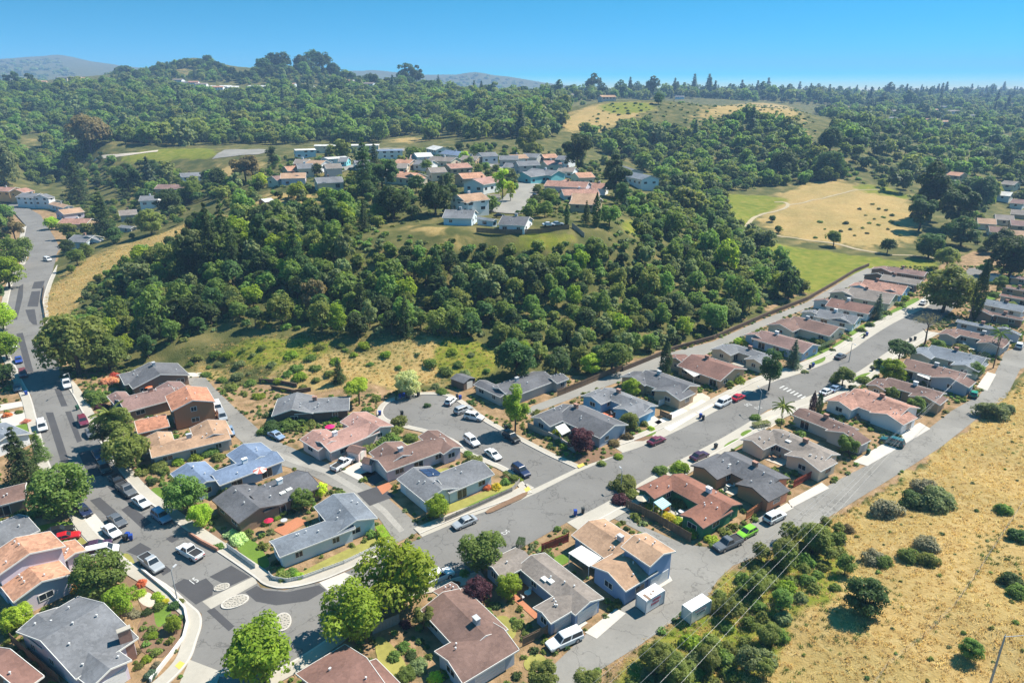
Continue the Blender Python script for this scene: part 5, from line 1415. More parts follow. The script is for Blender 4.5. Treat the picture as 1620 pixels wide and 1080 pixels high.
car(868,355,1,.1,'sedan','white','left white car parked behind the hilltop edge fence','car', z=1, near=False)
car(882,354,1,.1,'sedan','silver','right silver car parked behind the hilltop edge fence','car', z=1, near=False)
car(790,341,1,.2,'sedan','black','black car parked by the hilltop annex','car', z=1, near=False)
# ------------------------------------------------------------------ fences and garden walls
wood_m = surf('fence_wood', (.19, .13, .085), .9, .3, 5, .6, .15); wood_red = surf('fence_redwood', (.27, .07, .045), .9, .2, 5, .6, .15); wood_or = surf('fence_orange', (.42, .17, .08), .9, .2, 5, .6, .15); wood_grey = surf('fence_grey', (.30, .27, .24), .9, .25, 5, .6, .15); wood_white = surf('fence_white', (.62, .61, .59), .8, .08, 5, .6, .2); wall_con = surf('garden_wall', (.36, .32, .28), .9, .15, 4, .5, .2); timber = surf('retaining_timber', (.13, .095, .07), .95, .3, 4, .6, .1)
def fence(pts, hh, mat, label, name='fence', cat='fence', post=2.4, gap=.0, land=False, board=None, thick=.05):
    P = hits(pts) if land else [unp(x, y) for x, y in pts]
    P = densify(P, post)
    c = P[0]; root = empty(name, c); off = tuple(c)
    pm = MB(); pm.box((0, 0), (1, 0), .11, .11, -.3, hh + .06); pme = pm.mesh('post', mat)
    for i, p in enumerate(P):
        if name != 'garden_wall':
            o = link('post', pme, root); o.location = p - c
            o.rotation_euler = (0, 0, math.atan2(P[min(i + 1, len(P) - 1)].y - P[max(i - 1, 0)].y, P[min(i + 1, len(P) - 1)].x - P[max(i - 1, 0)].x))
    bw = board or .5
    for a, b in zip(P, P[1:]):
        d = b - a; L = d.length; u = d.normalized(); k = max(1, int(round(L / bw)))
        if name == 'garden_wall':
            m = MB(); m.hexa([(q.x + s * u.y * thick, q.y - s * u.x * thick, q.z - .3) for q, s in ((a, 1), (b, 1), (b, -1), (a, -1))], [(q.x + s * u.y * thick, q.y - s * u.x * thick, q.z + hh) for q, s in ((a, 1), (b, 1), (b, -1), (a, -1))])
            m.build('panel', mat, root, off); continue
        m = MB()
        for j in range(k):
            g0 = a + d * (j / k + .02 / L); g1 = a + d * ((j + 1) / k - .02 / L)
            t = .018 + .008 * (j % 2); hz = hh * rnd.uniform(.96, 1.0)
            m.hexa([(q.x + s * u.y * t, q.y - s * u.x * t, q.z + .04) for q, s in ((g0, 1), (g1, 1), (g1, -1), (g0, -1))], [(q.x + s * u.y * t, q.y - s * u.x * t, q.z + hz) for q, s in ((g0, 1), (g1, 1), (g1, -1), (g0, -1))])
        for z in (.3, hh - .25):
            m.beam((a.x + u.y * .05, a.y - u.x * .05, a.z + z), (b.x + u.y * .05, b.y - u.x * .05, b.z + z), .05, .09)
        m.build('panel', mat, root, off)
    tag(root, label, cat)
    return root
fence([(360,867),(404,899)], 1.0, wood_white, 'white picket fence along the left side of the corner lawn', board=.25)
fence([(426,910),(432,917),(455,921),(480,916),(545,892),(618,857)], .8, wood_white, 'low white fence curving round the slate-roofed corner house', board=.25)
fence([(225,903),(270,940),(293,965),(297,986),(291,1010),(270,1038),(238,1078)], .6, surf('white_wall', (.62, .6, .58), .85, .08), 'low white wall curving round the bottom left garden', 'garden_wall', 'wall', thick=.14)
fence([(704,826),(810,778),(822,764)], 1.1, wood_grey, 'grey board fence along the lawn of the solar panel house')
fence([(668,790),(702,824)], 1.3, wood_white, 'white fence stepping down beside the solar panel house', board=.3)
fence([(990,803),(1035,824),(1092,857)], 1.8, wood_m, 'tall brown fence around the green-walled house garden')
fence([(1180,822),(1206,804)], 1.8, wood_or, 'orange fence between the green and orange-walled houses')
fence([(1255,771),(1285,755)], 1.7, wood_red, 'dark red fence beside the cream house garage')
fence([(827,1022),(866,1003)], 1.7, wood_m, 'brown fence beside the white pickup with canopy')
fence([(857,873),(899,856)], 1.7, wood_red, 'red-brown fence between the taupe and tan-roofed houses')
fence([(590,1003),(632,986)], 1.8, wood_grey, 'weathered grey fence behind the big street trees')
fence([(882,627),(920,612),(967,592),(985,586)], 1.8, wood_m, 'long dark board fence at the start of the upper alley')
fence([(985,587),(1066,554),(1128,537),(1210,501),(1276,475),(1316,452),(1352,430),(1374,421)], 1.3, timber, 'long dark timber retaining wall along the upper alley', 'garden_wall', 'wall', thick=.2)
fence([(835,677),(877,696),(910,716)], 1.4, wall_con, 'grey garden wall around the purple tree corner', 'garden_wall', 'wall', thick=.12)
fence([(1042,643),(1061,634)], 1.6, wood_white, 'white fence panel beside the white gravel forecourt')
fence([(1044,657),(1062,665)], 1.5, wood_m, 'short brown fence at the end of the white gravel forecourt')
fence([(20,1017),(55,1048),(95,1082)], 1.7, wood_m, 'brown fence beside the lavender house')
fence([(70,455),(67,476),(73,510)], 1.0, timber, 'dark low barrier along the bend of the left road')
fence([(300,846),(318,858),(345,872)], .7, surf('brick_wall', (.33, .17, .12), .9, .2), 'low brick wall at the corner above the white pickup', 'garden_wall', 'wall', thick=.15)
fence([(754,368),(800,371),(852,370),(900,363)], 1.8, wood_m, 'long dark fence along the hilltop edge', land=True, post=4)
fence([(905,360),(915,368),(924,376)], 1.8, wood_grey, 'grey fence stepping down beside the hilltop cypresses', land=True, post=4)
fence([(410,604),(440,606),(470,612)], 1.0, timber, 'upper timber retaining wall on the bare hillside', 'garden_wall', 'wall', land=True, thick=.15)
fence([(430,615),(465,622),(492,618)], 1.0, timber, 'lower timber retaining wall on the bare hillside', 'garden_wall', 'wall', land=True, thick=.15)
fence([(1325,695),(1341,684)], 1.6, wood_m, 'short dark fence beside the maroon-roofed house garage')
fence([(1231,690),(1242,697)], 1.4, wood_red, 'short red fence at the front of the cream house')
# wire fence across the dry field
def wire_fence(pts, label):
    P = densify(hits(pts), 3.2); c = P[0]; root = empty('wire_fence', c)
    pm = MB(); pm.tube((0, 0, -.2), (0, 0, 1.2), .035, .03, 6); me = pm.mesh('post', bark)
    for p in P: o = link('post', me, root); o.location = p - c; o.rotation_euler = (rnd.uniform(-.08, .08), rnd.uniform(-.08, .08), 0)
    m = MB()
    for a, b in zip(P, P[1:]):
        for z in (.4, .75, 1.1): m.beam(a - c + Vector((0, 0, z)), b - c + Vector((0, 0, z)), .006, .006)
    link('wire', m.mesh('wire', metal_g), root)
    tag(root, label, 'fence')
wire_fence([(1375,1095),(1402,1056),(1460,1010),(1510,960),(1550,902),(1602,822),(1640,760)], 'wire fence on wooden posts crossing the dry grass field')

# ------------------------------------------------------------------ street lamps, poles and wires
pole_m = surf('pole_metal', (.33, .34, .35), .5, .05, 5, 1, .4)
def lamp(x, y, hh, arm, label, dxy, name='street_lamp'):
    p = unp(x, y) if name != 'field' else hit(x, y); root = empty('street_lamp', p)
    m = MB(); m.tube((0, 0, -.2), (0, 0, .3), .16, .14, 10); m.tube((0, 0, .3), (0, 0, hh), .10, .06, 10); m.build('pole', pole_m, root)
    q = unp(x + dxy[0], y + dxy[1]); d = Vector((q.x - p.x, q.y - p.y, 0)).normalized()
    m = MB(); e = Vector((0, 0, hh)) + d * arm + Vector((0, 0, .35)); m.tube((0, 0, hh - .05), e, .045, .035, 8); m.build('arm', pole_m, root)
    m = MB(); m.beam(e - d * .1, e + d * .65, .26, .14); m.build('lamp_head', metal_g, root)
    tag(root, label, 'street lamp', 'street lamps along the kerbs')
lamp(281,951,5.6,.5,'slim street lamp at the curved white garden wall', (3, -3))
lamp(982,777,4.6,.4,'slim street lamp opposite the solar panel house', (-3, -3))
lamp(171,701,5.6,2.2,'street lamp with long arm over the left road beside the willow', (-10, -1))
lamp(1200,656,6.0,2.0,'street lamp with arm near the round hedge and palm', (-5, -6))
lamp(1343,572,5.6,1.6,'street lamp on the upper kerb beside the far silver-grey car', (5, 5))
lamp(116,622,5.6,1.6,'street lamp at the edge of the huge tree shade', (-5, 4))
def big_lamp():
    b = unp(1563, 1092, 4.0); gz = h1(b.x, b.y); root = empty('street_lamp', (b.x, b.y, gz))
    top = unp(1587, 1004, gz + 8.0)
    m = MB(); m.tube((0, 0, -.3), (0, 0, 8.6), .15, .10, 10); m.build('pole', pole_m, root)
    d = Vector((1, .05, 0)).normalized()
    m = MB(); m.tube((0, 0, 8.5), Vector((0, 0, 8.6)) + d * 2.6, .05, .04, 8); m.build('arm', pole_m, root)
    m = MB(); e = Vector((0, 0, 8.65)) + d * 2.5; m.beam(e, e + d * .8, .3, .16); m.build('lamp_head', metal_g, root)
    m = MB(); m.tube((0, 0, 8.6), (0, 0, 8.85), .05, .03, 6); m.build('photocell', metal_g, root)
    tag(root, 'tall grey street lamp with horizontal arm in the bottom right corner', 'street lamp', 'street lamps along the kerbs')
big_lamp()
def power_line():
    P = unp(1571, 582); root = empty('power_pole', P)
    m = MB(); m.tube((0, 0, -.5), (0, 0, 9.4), .17, .11, 10); m.build('pole', bark, root)
    A = unp(1030, 1072, 8.6)
    d = (A - P); d.z = 0; d.normalize(); n = Vector((-d.y, d.x, 0))
    m = MB(); m.beam(n * -1.7 + Vector((0, 0, 9.1)), n * 1.7 + Vector((0, 0, 9.1)), .11, .13); m.build('crossarm', bark, root)
    tag(root, 'wooden power pole with crossarm far up the rear alley', 'power pole')
    far = []
    for k, (x, y, off) in enumerate([(942,1075,-1.5),(985,1060,-.7),(1025,1067,.1),(1050,1072,.8),(1076,1080,1.5)]):
        a = unp(x, y, 8.7); b = P + n * -off + Vector((0, 0, 9.15))
        a2 = a + (a - b).normalized() * 14; far.append(a2)
        m = MB(); K = 26; prev = None
        for i in range(K + 1):
            t = i / K; q = a2.lerp(b, t); q = q - Vector((0, 0, 1.1 * 4 * t * (1 - t) * .5))
            if prev is not None: m.tube(prev - P, q - P, .010, .010, 5)
            prev = q
        o = m.build('power_line', surf('wire_grey', (.42, .42, .42), .5, 0, metal=.2), None); o.location = P
        tag(o, ['leftmost', 'second from left', 'middle', 'fourth from left', 'rightmost'][k] + ' of the five power lines strung above the rear alley', 'power line', 'power lines over the rear alley')
power_line()

# ------------------------------------------------------------------ bins, containers, islands, garden things
bin_me = {}
def mk_bin(col, mat):
    m = MB(); m.hexa([(-.24, -.26, .08), (.24, -.26, .08), (.24, .26, .08), (-.24, .26, .08)], [(-.3, -.33, .98), (.3, -.33, .98), (.3, .33, .98), (-.3, .33, .98)])
    l = MB(); l.hexa([(-.33, -.36, .98), (.33, -.36, .98), (.33, .38, .98), (-.33, .38, .98)], [(-.28, -.3, 1.08), (.28, -.3, 1.08), (.28, .32, 1.08), (-.28, .32, 1.08)])
    w = MB(); w.tube((-.28, .27, .12), (-.2, .27, .12), .12, .12, 8); w.tube((.2, .27, .12), (.28, .27, .12), .12, .12, 8)
    bin_me[col] = (m.mesh('bin_body', mat), l.mesh('lid', mat), w.mesh('wheels', tyre_m))
mk_bin('blue', surf('bin_blue', (.02, .06, .30), .5, 0)); mk_bin('dark', surf('bin_dark', (.03, .035, .035), .5, 0)); mk_bin('green', surf('bin_green', (.02, .09, .05), .5, 0))
BINW = [(203,851,'blue','blue wheelie bin on the kerb below the white sedan'),(208,854,'blue','second blue wheelie bin nearest the kerb edge below the white sedan'),(199,855,'dark','dark wheelie bin in front of the blue pair'),(910,815,'blue','blue wheelie bin on the kerb above the tan-roofed house'),(922,812,'dark','dark wheelie bin beside the blue one above the tan-roofed house'),
 (633,630,'blue','left blue wheelie bin at the head of the cul-de-sac'),(639,628,'blue','right blue wheelie bin at the head of the cul-de-sac'),(644,630,'dark','dark wheelie bin beside the blue pair at the cul-de-sac head'),(627,632,'green','green wheelie bin left of the blue pair at the cul-de-sac head'),(728,632,'blue','blue wheelie bin by the small white cul-de-sac car'),(723,630,'dark','dark wheelie bin by the small white cul-de-sac car'),
 (601,657,'blue','blue wheelie bin behind the pink house'),(636,657,'dark','dark wheelie bin on the left kerb of the cul-de-sac'),(662,627,'dark','dark wheelie bin alone on the top of the cul-de-sac'),(1281,583,'dark','dark wheelie bin on the upper kerb near the conifers'),(1286,580,'blue','blue wheelie bin on the upper kerb near the conifers'),(1367,534,'dark','dark wheelie bin in front of the beige house'),(1371,531,'blue','blue wheelie bin in front of the beige house'),
 (1390,573,'dark','dark wheelie bin on the lower kerb near the spreading pine'),(1380,586,'dark','dark wheelie bin on the lower kerb below the spreading pine'),(1440,540,'dark','left dark wheelie bin beside the bare tree'),(1447,538,'dark','right dark wheelie bin beside the bare tree'),(1132,709,'dark','dark wheelie bin by the plum sedan'),(800,680,'dark','dark wheelie bin on the cul-de-sac kerb by the black SUV'),(1373,718,'green','green and white bin on the rear alley apron'),(42,625,'blue','blue wheelie bin on the left kerb below the tree shade'),(139,813,'dark','dark wheelie bin at the driveway below the dark blue sedan'),(123,648,'green','green wheelie bin on the right kerb of the left road'),(1112,664,'dark','dark wheelie bin by the red planted bed'),(1108,661,'blue','blue wheelie bin by the red planted bed')]
for x, y, col, lab in BINW:
    p = unp(x, y); root = empty('wheelie_bin', (p.x, p.y, .1)); root.rotation_euler = (0, 0, rnd.uniform(0, 6.28))
    for nm, me in zip(('bin_body', 'lid', 'wheels'), bin_me[col]): link(nm, me, root)
    tag(root, lab, 'bin', 'wheelie bins put out on the kerbs')

def container(corners, hh, label, dirt, strokes):
    """white storage box; corners: three ground corners (left, near, right)"""
    a, b, c = [unp(x, y) for x, y in corners]
    u = (c - b); L = u.length; u.normalize(); v = (a - b); W2 = v.length; n = Vector((-u.y, u.x, 0)); 
    if n.dot(v) < 0: n = -n
    root = empty('storage_container', b)
    wht = surf('container_white', (.72, .72, .73), .6, .04, 2, .3)
    m = MB(); o = Vector((0, 0, 0))
    q = [o + u * .05 + n * .05, o + u * (L - .05) + n * .05, o + u * (L - .05) + n * (W2 - .05), o + u * .05 + n * (W2 - .05)]
    m.hexa([(p.x, p.y, .12) for p in q], [(p.x, p.y, hh - .1) for p in q]); m.build('body', wht, root)
    q = [o, o + u * L, o + u * L + n * W2, o + n * W2]
    r = MB(); r.hexa([(p.x, p.y, hh - .1) for p in q], [(p.x, p.y, hh) for p in q]); r.build('roof', wht, root)
    for p in (o, u * L, u * L + n * W2, n * W2):
        pm = MB(); cc = p + (u * L / 2 + n * W2 / 2 - p) * .012; pm.box((cc.x, cc.y), u, .14, .14, 0, hh - .1); pm.build('corner_post', surf('post_grey', (.5, .5, .52), .5, .05), root)
    sk = MB(); cc = u * L / 2 + n * W2 / 2; sk.box((cc.x, cc.y), u, L - .1, W2 - .1, .02, .14); sk.build('skid', bump_m, root)
    for (s, t, w_, h_) in dirt:
        d = MB(); cc = u * s * L + n * t * W2; d.box((cc.x, cc.y), u, w_, h_, hh, hh + .012); d.build('dirt_patch', surf('dirt', (.22, .15, .11), .9, .3), root)
    for s0, s1, z0, z1, mm in strokes:
        d = MB(); k = max(3, int((s1 - s0) * L / .28))
        for j in range(k):
            cc = u * (s0 + (s1 - s0) * (j + .5) / k) * L + n * .04; ww = (s1 - s0) * L / k
            e0 = rnd.uniform(0, .06); d.box((cc.x, cc.y), u, ww * .62, .05, z0 + e0, z1 - rnd.uniform(0, .06))
        d.build('lettering', mm, root)
    tag(root, label, 'container')
red_l = surf('lettering_red', (.33, .03, .06), .6, .1); dk_l = surf('lettering_dark', (.04, .04, .06), .6, .1)
container([(1007,959),(1021,972),(1050,954)], 2.45, 'white storage container with dirty roof and red lettering near the blue house', [(.18,.3,.5,1.3),(.42,.35,.3,.35),(.6,.45,.5,.28)], [(.35,.8,1.55,1.95,red_l),(.28,.72,.95,1.35,red_l)])
container([(1078,977),(1092,989),(1123,970)], 2.45, 'clean white storage container half in the bushes beside the rear alley', [], [(.2,.75,1.75,1.9,red_l),(.3,.72,1.2,1.45,dk_l)])

stone_m = surf('island_stone', (.37, .34, .29), .9, .15, 4, .8, .2); mortar = surf('island_mortar', (.37, .335, .285), .95, .15, 4)
def island(x, y, rx, ry, rot, label, half=None):
    c = unp(x, y); g = random.Random(int(x)); root = empty('traffic_island', c)
    def el(t, k=1.0):
        a = rx * math.cos(t) * k; b = ry * math.sin(t) * k
        if half is not None and b < half: b = half
        return Vector((a * math.cos(rot) - b * math.sin(rot), a * math.sin(rot) + b * math.cos(rot), 0))
    N = 28; out = [el(2 * math.pi * i / N) for i in range(N)]; inn = [el(2 * math.pi * i / N, .88) for i in range(N)]
    m = MB()
    for i in range(N):
        j = (i + 1) % N
        m.hexa([(p.x, p.y, -.05) for p in (out[i], out[j], inn[j], inn[i])], [(p.x, p.y, .17) for p in (out[i], out[j], inn[j], inn[i])])
    m.build('kerb', concrete_pale, root)
    m = MB(); m.hexa([(p.x, p.y, -.05) for p in inn], [(p.x, p.y, .16) for p in inn]); m.build('bed', mortar, root)
    m = MB(); spots = []
    for _ in range(900):
        t = g.uniform(0, 6.283); k = math.sqrt(g.random()) * .84; p = el(t, k)
        if all((p - s).length > .36 for s in spots): spots.append(p)
    for p in spots:
        r = g.uniform(.17, .27); a0 = g.uniform(0, 6); s1 = g.uniform(.65, 1)
        base = [(p.x + r * math.cos(a0 + k * 1.047) , p.y + r * s1 * math.sin(a0 + k * 1.047), .12) for k in range(6)]
        top = [(p.x + .7 * r * math.cos(a0 + k * 1.047), p.y + .7 * r * s1 * math.sin(a0 + k * 1.047), .16 + g.uniform(.03, .09)) for k in range(6)]
        m.hexa(base, top)
    m.build('cobbles', stone_m, root)['kind'] = 'stuff'
    tag(root, label, 'traffic island', 'cobbled traffic islands at the junction')
island(372,952, 2.0, 1.35, .55, 'large oval cobbled traffic island below the pale crossing strip')
island(351,929, 1.15, .85, .55, 'small cobbled traffic island above the pale crossing strip')
island(447,984, 1.25, 1.9, .3, 'round cobbled traffic island beside the bright green tree')
island(357,1064, .8, .6, .5, 'smallest cobbled island at the bottom crossing')

def parasol(x, y, z, r, c1, label, c2=None):
    p = unp(x, y, z); root = empty('parasol', (p.x, p.y, z))
    m = MB(); m.tube((0, 0, 0), (0, 0, 2.3), .03, .03, 8); m.build('pole', metal_g, root)
    for k in range(8):
        a, b = k * math.pi / 4, (k + 1) * math.pi / 4
        m = MB(); m.hexa([(math.cos(a) * r, math.sin(a) * r, 1.92), (math.cos(b) * r, math.sin(b) * r, 1.92), (0, 0, 2.38)], [(math.cos(a) * r, math.sin(a) * r, 1.96), (math.cos(b) * r, math.sin(b) * r, 1.96), (0, 0, 2.42)])
        m.build('canopy_panel', c1 if (k % 2 == 0 or c2 is None) else c2, root)
    tag(root, label, 'parasol')
cl = lambda n, c: surf('cloth_' + n, c, .85, .05, 4, .8, .1)
parasol(427,838,.06,.85, cl('red',(.55,.03,.07)), 'bright red parasol on the patio of the slate-roofed house')
parasol(413,758,2.9,1.3, cl('salmon',(.62,.18,.14)), 'red and white parasol on the dark grey roof terrace', cl('white',(.72,.7,.66)))
parasol(523,687,.06,1.15, cl('hotpink',(.65,.03,.16)), 'hot pink parasol behind the pink house')
parasol(236,622,.06,1.2, cl('orange',(.62,.16,.06)), 'orange parasol between the plum roofs')
parasol(1015,802,.06,1.2, cl('beige',(.58,.50,.38)), 'beige parasol in the green house garden')
parasol(1033,613,.06,1.4, cl('aqua',(.30,.52,.55)), 'pale aqua parasol in the tan house court')
def awning(corners, z, mat, label, name='patio_cover', cat='patio cover', deck=None):
    P = [unp(x, y, z) for x, y in corners]; c = sum(P, Vector()) / 4; root = empty(name, (c.x, c.y, 0))
    m = MB(); m.hexa([(p.x - c.x, p.y - c.y, z - .1) for p in P], [(p.x - c.x, p.y - c.y, z + .02) for p in P]); m.build('cover', mat, root)
    for p in P:
        q = p + (c - p) * .06; pm = MB(); pm.box((q.x - c.x, q.y - c.y), (1, 0), .1, .1, 0, z - .1); pm.build('post', trim_w, root)
    for k in range(1, 6):
        a = P[0].lerp(P[3], k / 6) - c; b = P[1].lerp(P[2], k / 6) - c; bm_ = MB(); bm_.beam((a.x, a.y, z + .07), (b.x, b.y, z + .07), .07, .05); bm_.build('batten', trim_w, root)
    tag(root, label, cat)
awning([(899,874),(920,862),(952,882),(932,896)], 2.5, surf('cover_white', (.62,.6,.57), .6, .08), 'white flat patio cover on posts beside the tan-roofed house')
awning([(878,675),(893,669),(903,681),(889,688)], 2.5, RM['white'], 'white patio cover at the corner house')
awning([(1080,583),(1096,578),(1114,589),(1098,596)], 2.5, RM['white'], 'white patio cover on the rosy red house')
awning([(1034,794),(1048,786),(1062,797),(1048,806)], 2.4, surf('cover_aqua', (.30,.52,.55), .6, .05), 'pale aqua patio cover in the green house garden')
awning([(1210,540),(1224,534),(1240,540),(1228,548)], 2.5, RM['grey'], 'grey patio roof with pale strips on the mauve-roofed house')
awning([(800,605),(812,601),(822,606),(808,611)], 2.9, RM['white'], 'white flat roof patch on the house at the cul-de-sac head')
awning([(1450,592),(1456,590),(1475,597),(1470,600)], 2.4, trim_w, 'narrow white patio cover on the brown house far up the alley')
awning([(725,349),(740,348),(745,353),(728,354)], 2.4 , trim_w, 'x') if False else None
def shed(corners, hh, wall, roof, label):
    a, b, c = [unp(x, y) for x, y in corners]; u = c - b; L = u.length; u.normalize(); n = Vector((-u.y, u.x, 0)); v = a - b; W2 = v.length
    if n.dot(v) < 0: n = -n
    root = empty('shed', b)
    def P(s, t, z): q = u * s + n * t; return (q.x, q.y, z)
    m = MB(); m.hexa([P(0, 0, 0), P(L, 0, 0), P(L, 0, hh), P(L / 2, 0, hh + .6), P(0, 0, hh)], [P(0, W2, 0), P(L, W2, 0), P(L, W2, hh), P(L / 2, W2, hh + .6), P(0, W2, hh)]); m.build('wall', wall, root)
    for s0 in (0, 1):
        r = MB(); e = -.2 if s0 == 0 else L + .2
        T = [P(e, -.2, hh - .05), P(L / 2, -.2, hh + .66), P(L / 2, W2 + .2, hh + .66), P(e, W2 + .2, hh - .05)]
        r.hexa([(p[0], p[1], p[2] - .07) for p in T], T) if s0 else r.hexa([(p[0], p[1], p[2] - .07) for p in T[::-1]], T[::-1])
        r.build('roof', roof, root)
    d = MB(); q = u * L / 2 - n * .03; d.box((q.x, q.y), u, L * .5, .05, .05, hh - .2); d.build('door', trim_w, root)
    tag(root, label, 'shed')
shed([(554,724),(568,731),(580,722)], 2.1, WM['pink'], RM['brown'], 'small pink shed with white door beside the white pickup')
shed([(577,742),(588,748),(597,741)], 2.0, WM['lav'], RM['brown'], 'small lavender shed beside the brown-roofed house driveway')
shed([(722,608),(734,618),(752,610)], 2.2, WM['darkbrown'], RM['darkgrey'], 'dark shed beside the house at the cul-de-sac head')
# solar panels on the grey roof
def solar():
    root_house, short, hx, hy, W = [h for h in HOUSES if h[1] == 'the house with the solar panels'][0]
    w = W[0]; sgn = 1 if w.n.dot(Vector((1, .6))) > 0 else -1
    for i in range(3):
        for j in range(2):
            s = w.L * .12 + i * 1.15; q0 = .5 + j * 1.75; m = MB()
            def P(ss, qq, up): 
                p = w.A + w.u * ss + w.n * sgn * qq; return (p.x - hx, p.y - hy, w.hr - qq * (w.hr - w.he) / w.hw - w.z0 + up)
            T = [(s, q0), (s + 1.05, q0), (s + 1.05, q0 + 1.65), (s, q0 + 1.65)]
            if sgn > 0: T = T[::-1]
            m.hexa([P(a, b, .05) for a, b in T], [P(a, b, .12) for a, b in T]); m.build('solar_panel', surf('solar_blue', (.03, .05, .11), .15, .05, 3, 1, .5), root_house)
solar()
# brick chimney of the lavender house
def brick_chimney():
    p = unp(201, 1018, 2.6); root_house = [h for h in HOUSES if h[1] == 'the lavender house'][0]
    m = MB(); m.box((p.x, p.y), (math.cos(AX_R), math.sin(AX_R)), 1.5, .7, 0, 5.0); m.build('chimney', chim_brick, root_house[0], tuple(root_house[0].location))
    m = MB(); m.box((p.x, p.y), (math.cos(AX_R), math.sin(AX_R)), 1.65, .85, 5.0, 5.15); m.build('chimney_cap', concrete, root_house[0], tuple(root_house[0].location))
brick_chimney()
# garden furniture
def table_set(x, y, label, c):
    p = unp(x, y); root = empty('garden_table', (p.x, p.y, .05)); m = MB(); m.tube((0, 0, .68), (0, 0, .74), .6, .6, 14); m.build('table_top', c, root)
    for k in range(4):
        a = k * 1.57 + .5; m = MB(); m.tube((math.cos(a) * .4, math.sin(a) * .4, 0), (math.cos(a) * .35, math.sin(a) * .35, .68), .03, .03, 6); m.build('leg', metal_g, root)
    tag(root, label, 'table')
table_set(1240,722,'white round table on the deck of the cream house', trim_w); table_set(1228,716,'second round table on the cream house deck nearer the street', trim_w); table_set(450,828,'grey round table on the terracotta patio', metal_g)
# ------------------------------------------------------------------ street and garden trees, one by one
used = {}
WORDS = {'bright': 'bright green', 'lime': 'lime green', 'mid': 'mid green', 'dark': 'dark green', 'olive': 'olive green', 'greygreen': 'grey-green', 'blue': 'blue-green', 'purple': 'dark purple', 'orange': 'orange-leaved', 'yellow': 'yellow-flowered', 'red': 'red-flowered', 'pinkish': 'pink-flowered', 'pale': 'pale flowering', 'brown': 'brownish', 'drytwig': 'dry grey'}
KW = {'broad': 'spreading tree', 'round': 'round-crowned tree', 'tall': 'tall upright tree', 'oak': 'broad low tree', 'shrub': 'shrub', 'hedge': 'clipped hedge', 'willow': 'drooping willow', 'umbrella': 'flat-topped tree', 'pine': 'loose-branched pine', 'airy': 'open airy tree', 'conifer': 'pointed conifer', 'cypress': 'narrow columnar cypress', 'palm': 'palm', 'bare': 'leafless tree'}
def auto_label(kind, col, x, y):
    size = ''
    d = [((h[2] - x) ** 2 + (h[3] - y) ** 2, h) for h in HOUSES]
    d.sort(key=lambda t: t[0])
    a, b = d[0][1], d[1][1]
    base = f'{WORDS[col]} {KW[kind]}'
    s = proj((x, y, 0))[0]
    for anchor in (f'beside {a[1]}', f'between {a[1]} and {b[1]}', f'near {b[1]}', f'not far from {d[2][1][1]}', f'toward {d[3][1][1]}'):
        lab = f'{base} {anchor}'
        if len(lab.split()) <= 16 and lab not in used: used[lab] = 1; return lab
    for side in ('to the left of', 'to the right of', 'in front of', 'behind', 'farthest from', 'nearest to'):
        lab = f'{base} {side} {a[1]}'
        if len(lab.split()) <= 16 and lab not in used: used[lab] = 1; return lab
    for adj in ('small', 'larger', 'leaning', 'lower', 'rounded', 'ragged'):
        lab = f'{adj} {base} beside {a[1]}'
        if lab not in used: used[lab] = 1; return lab
    return f'{base} among those beside {a[1]}'
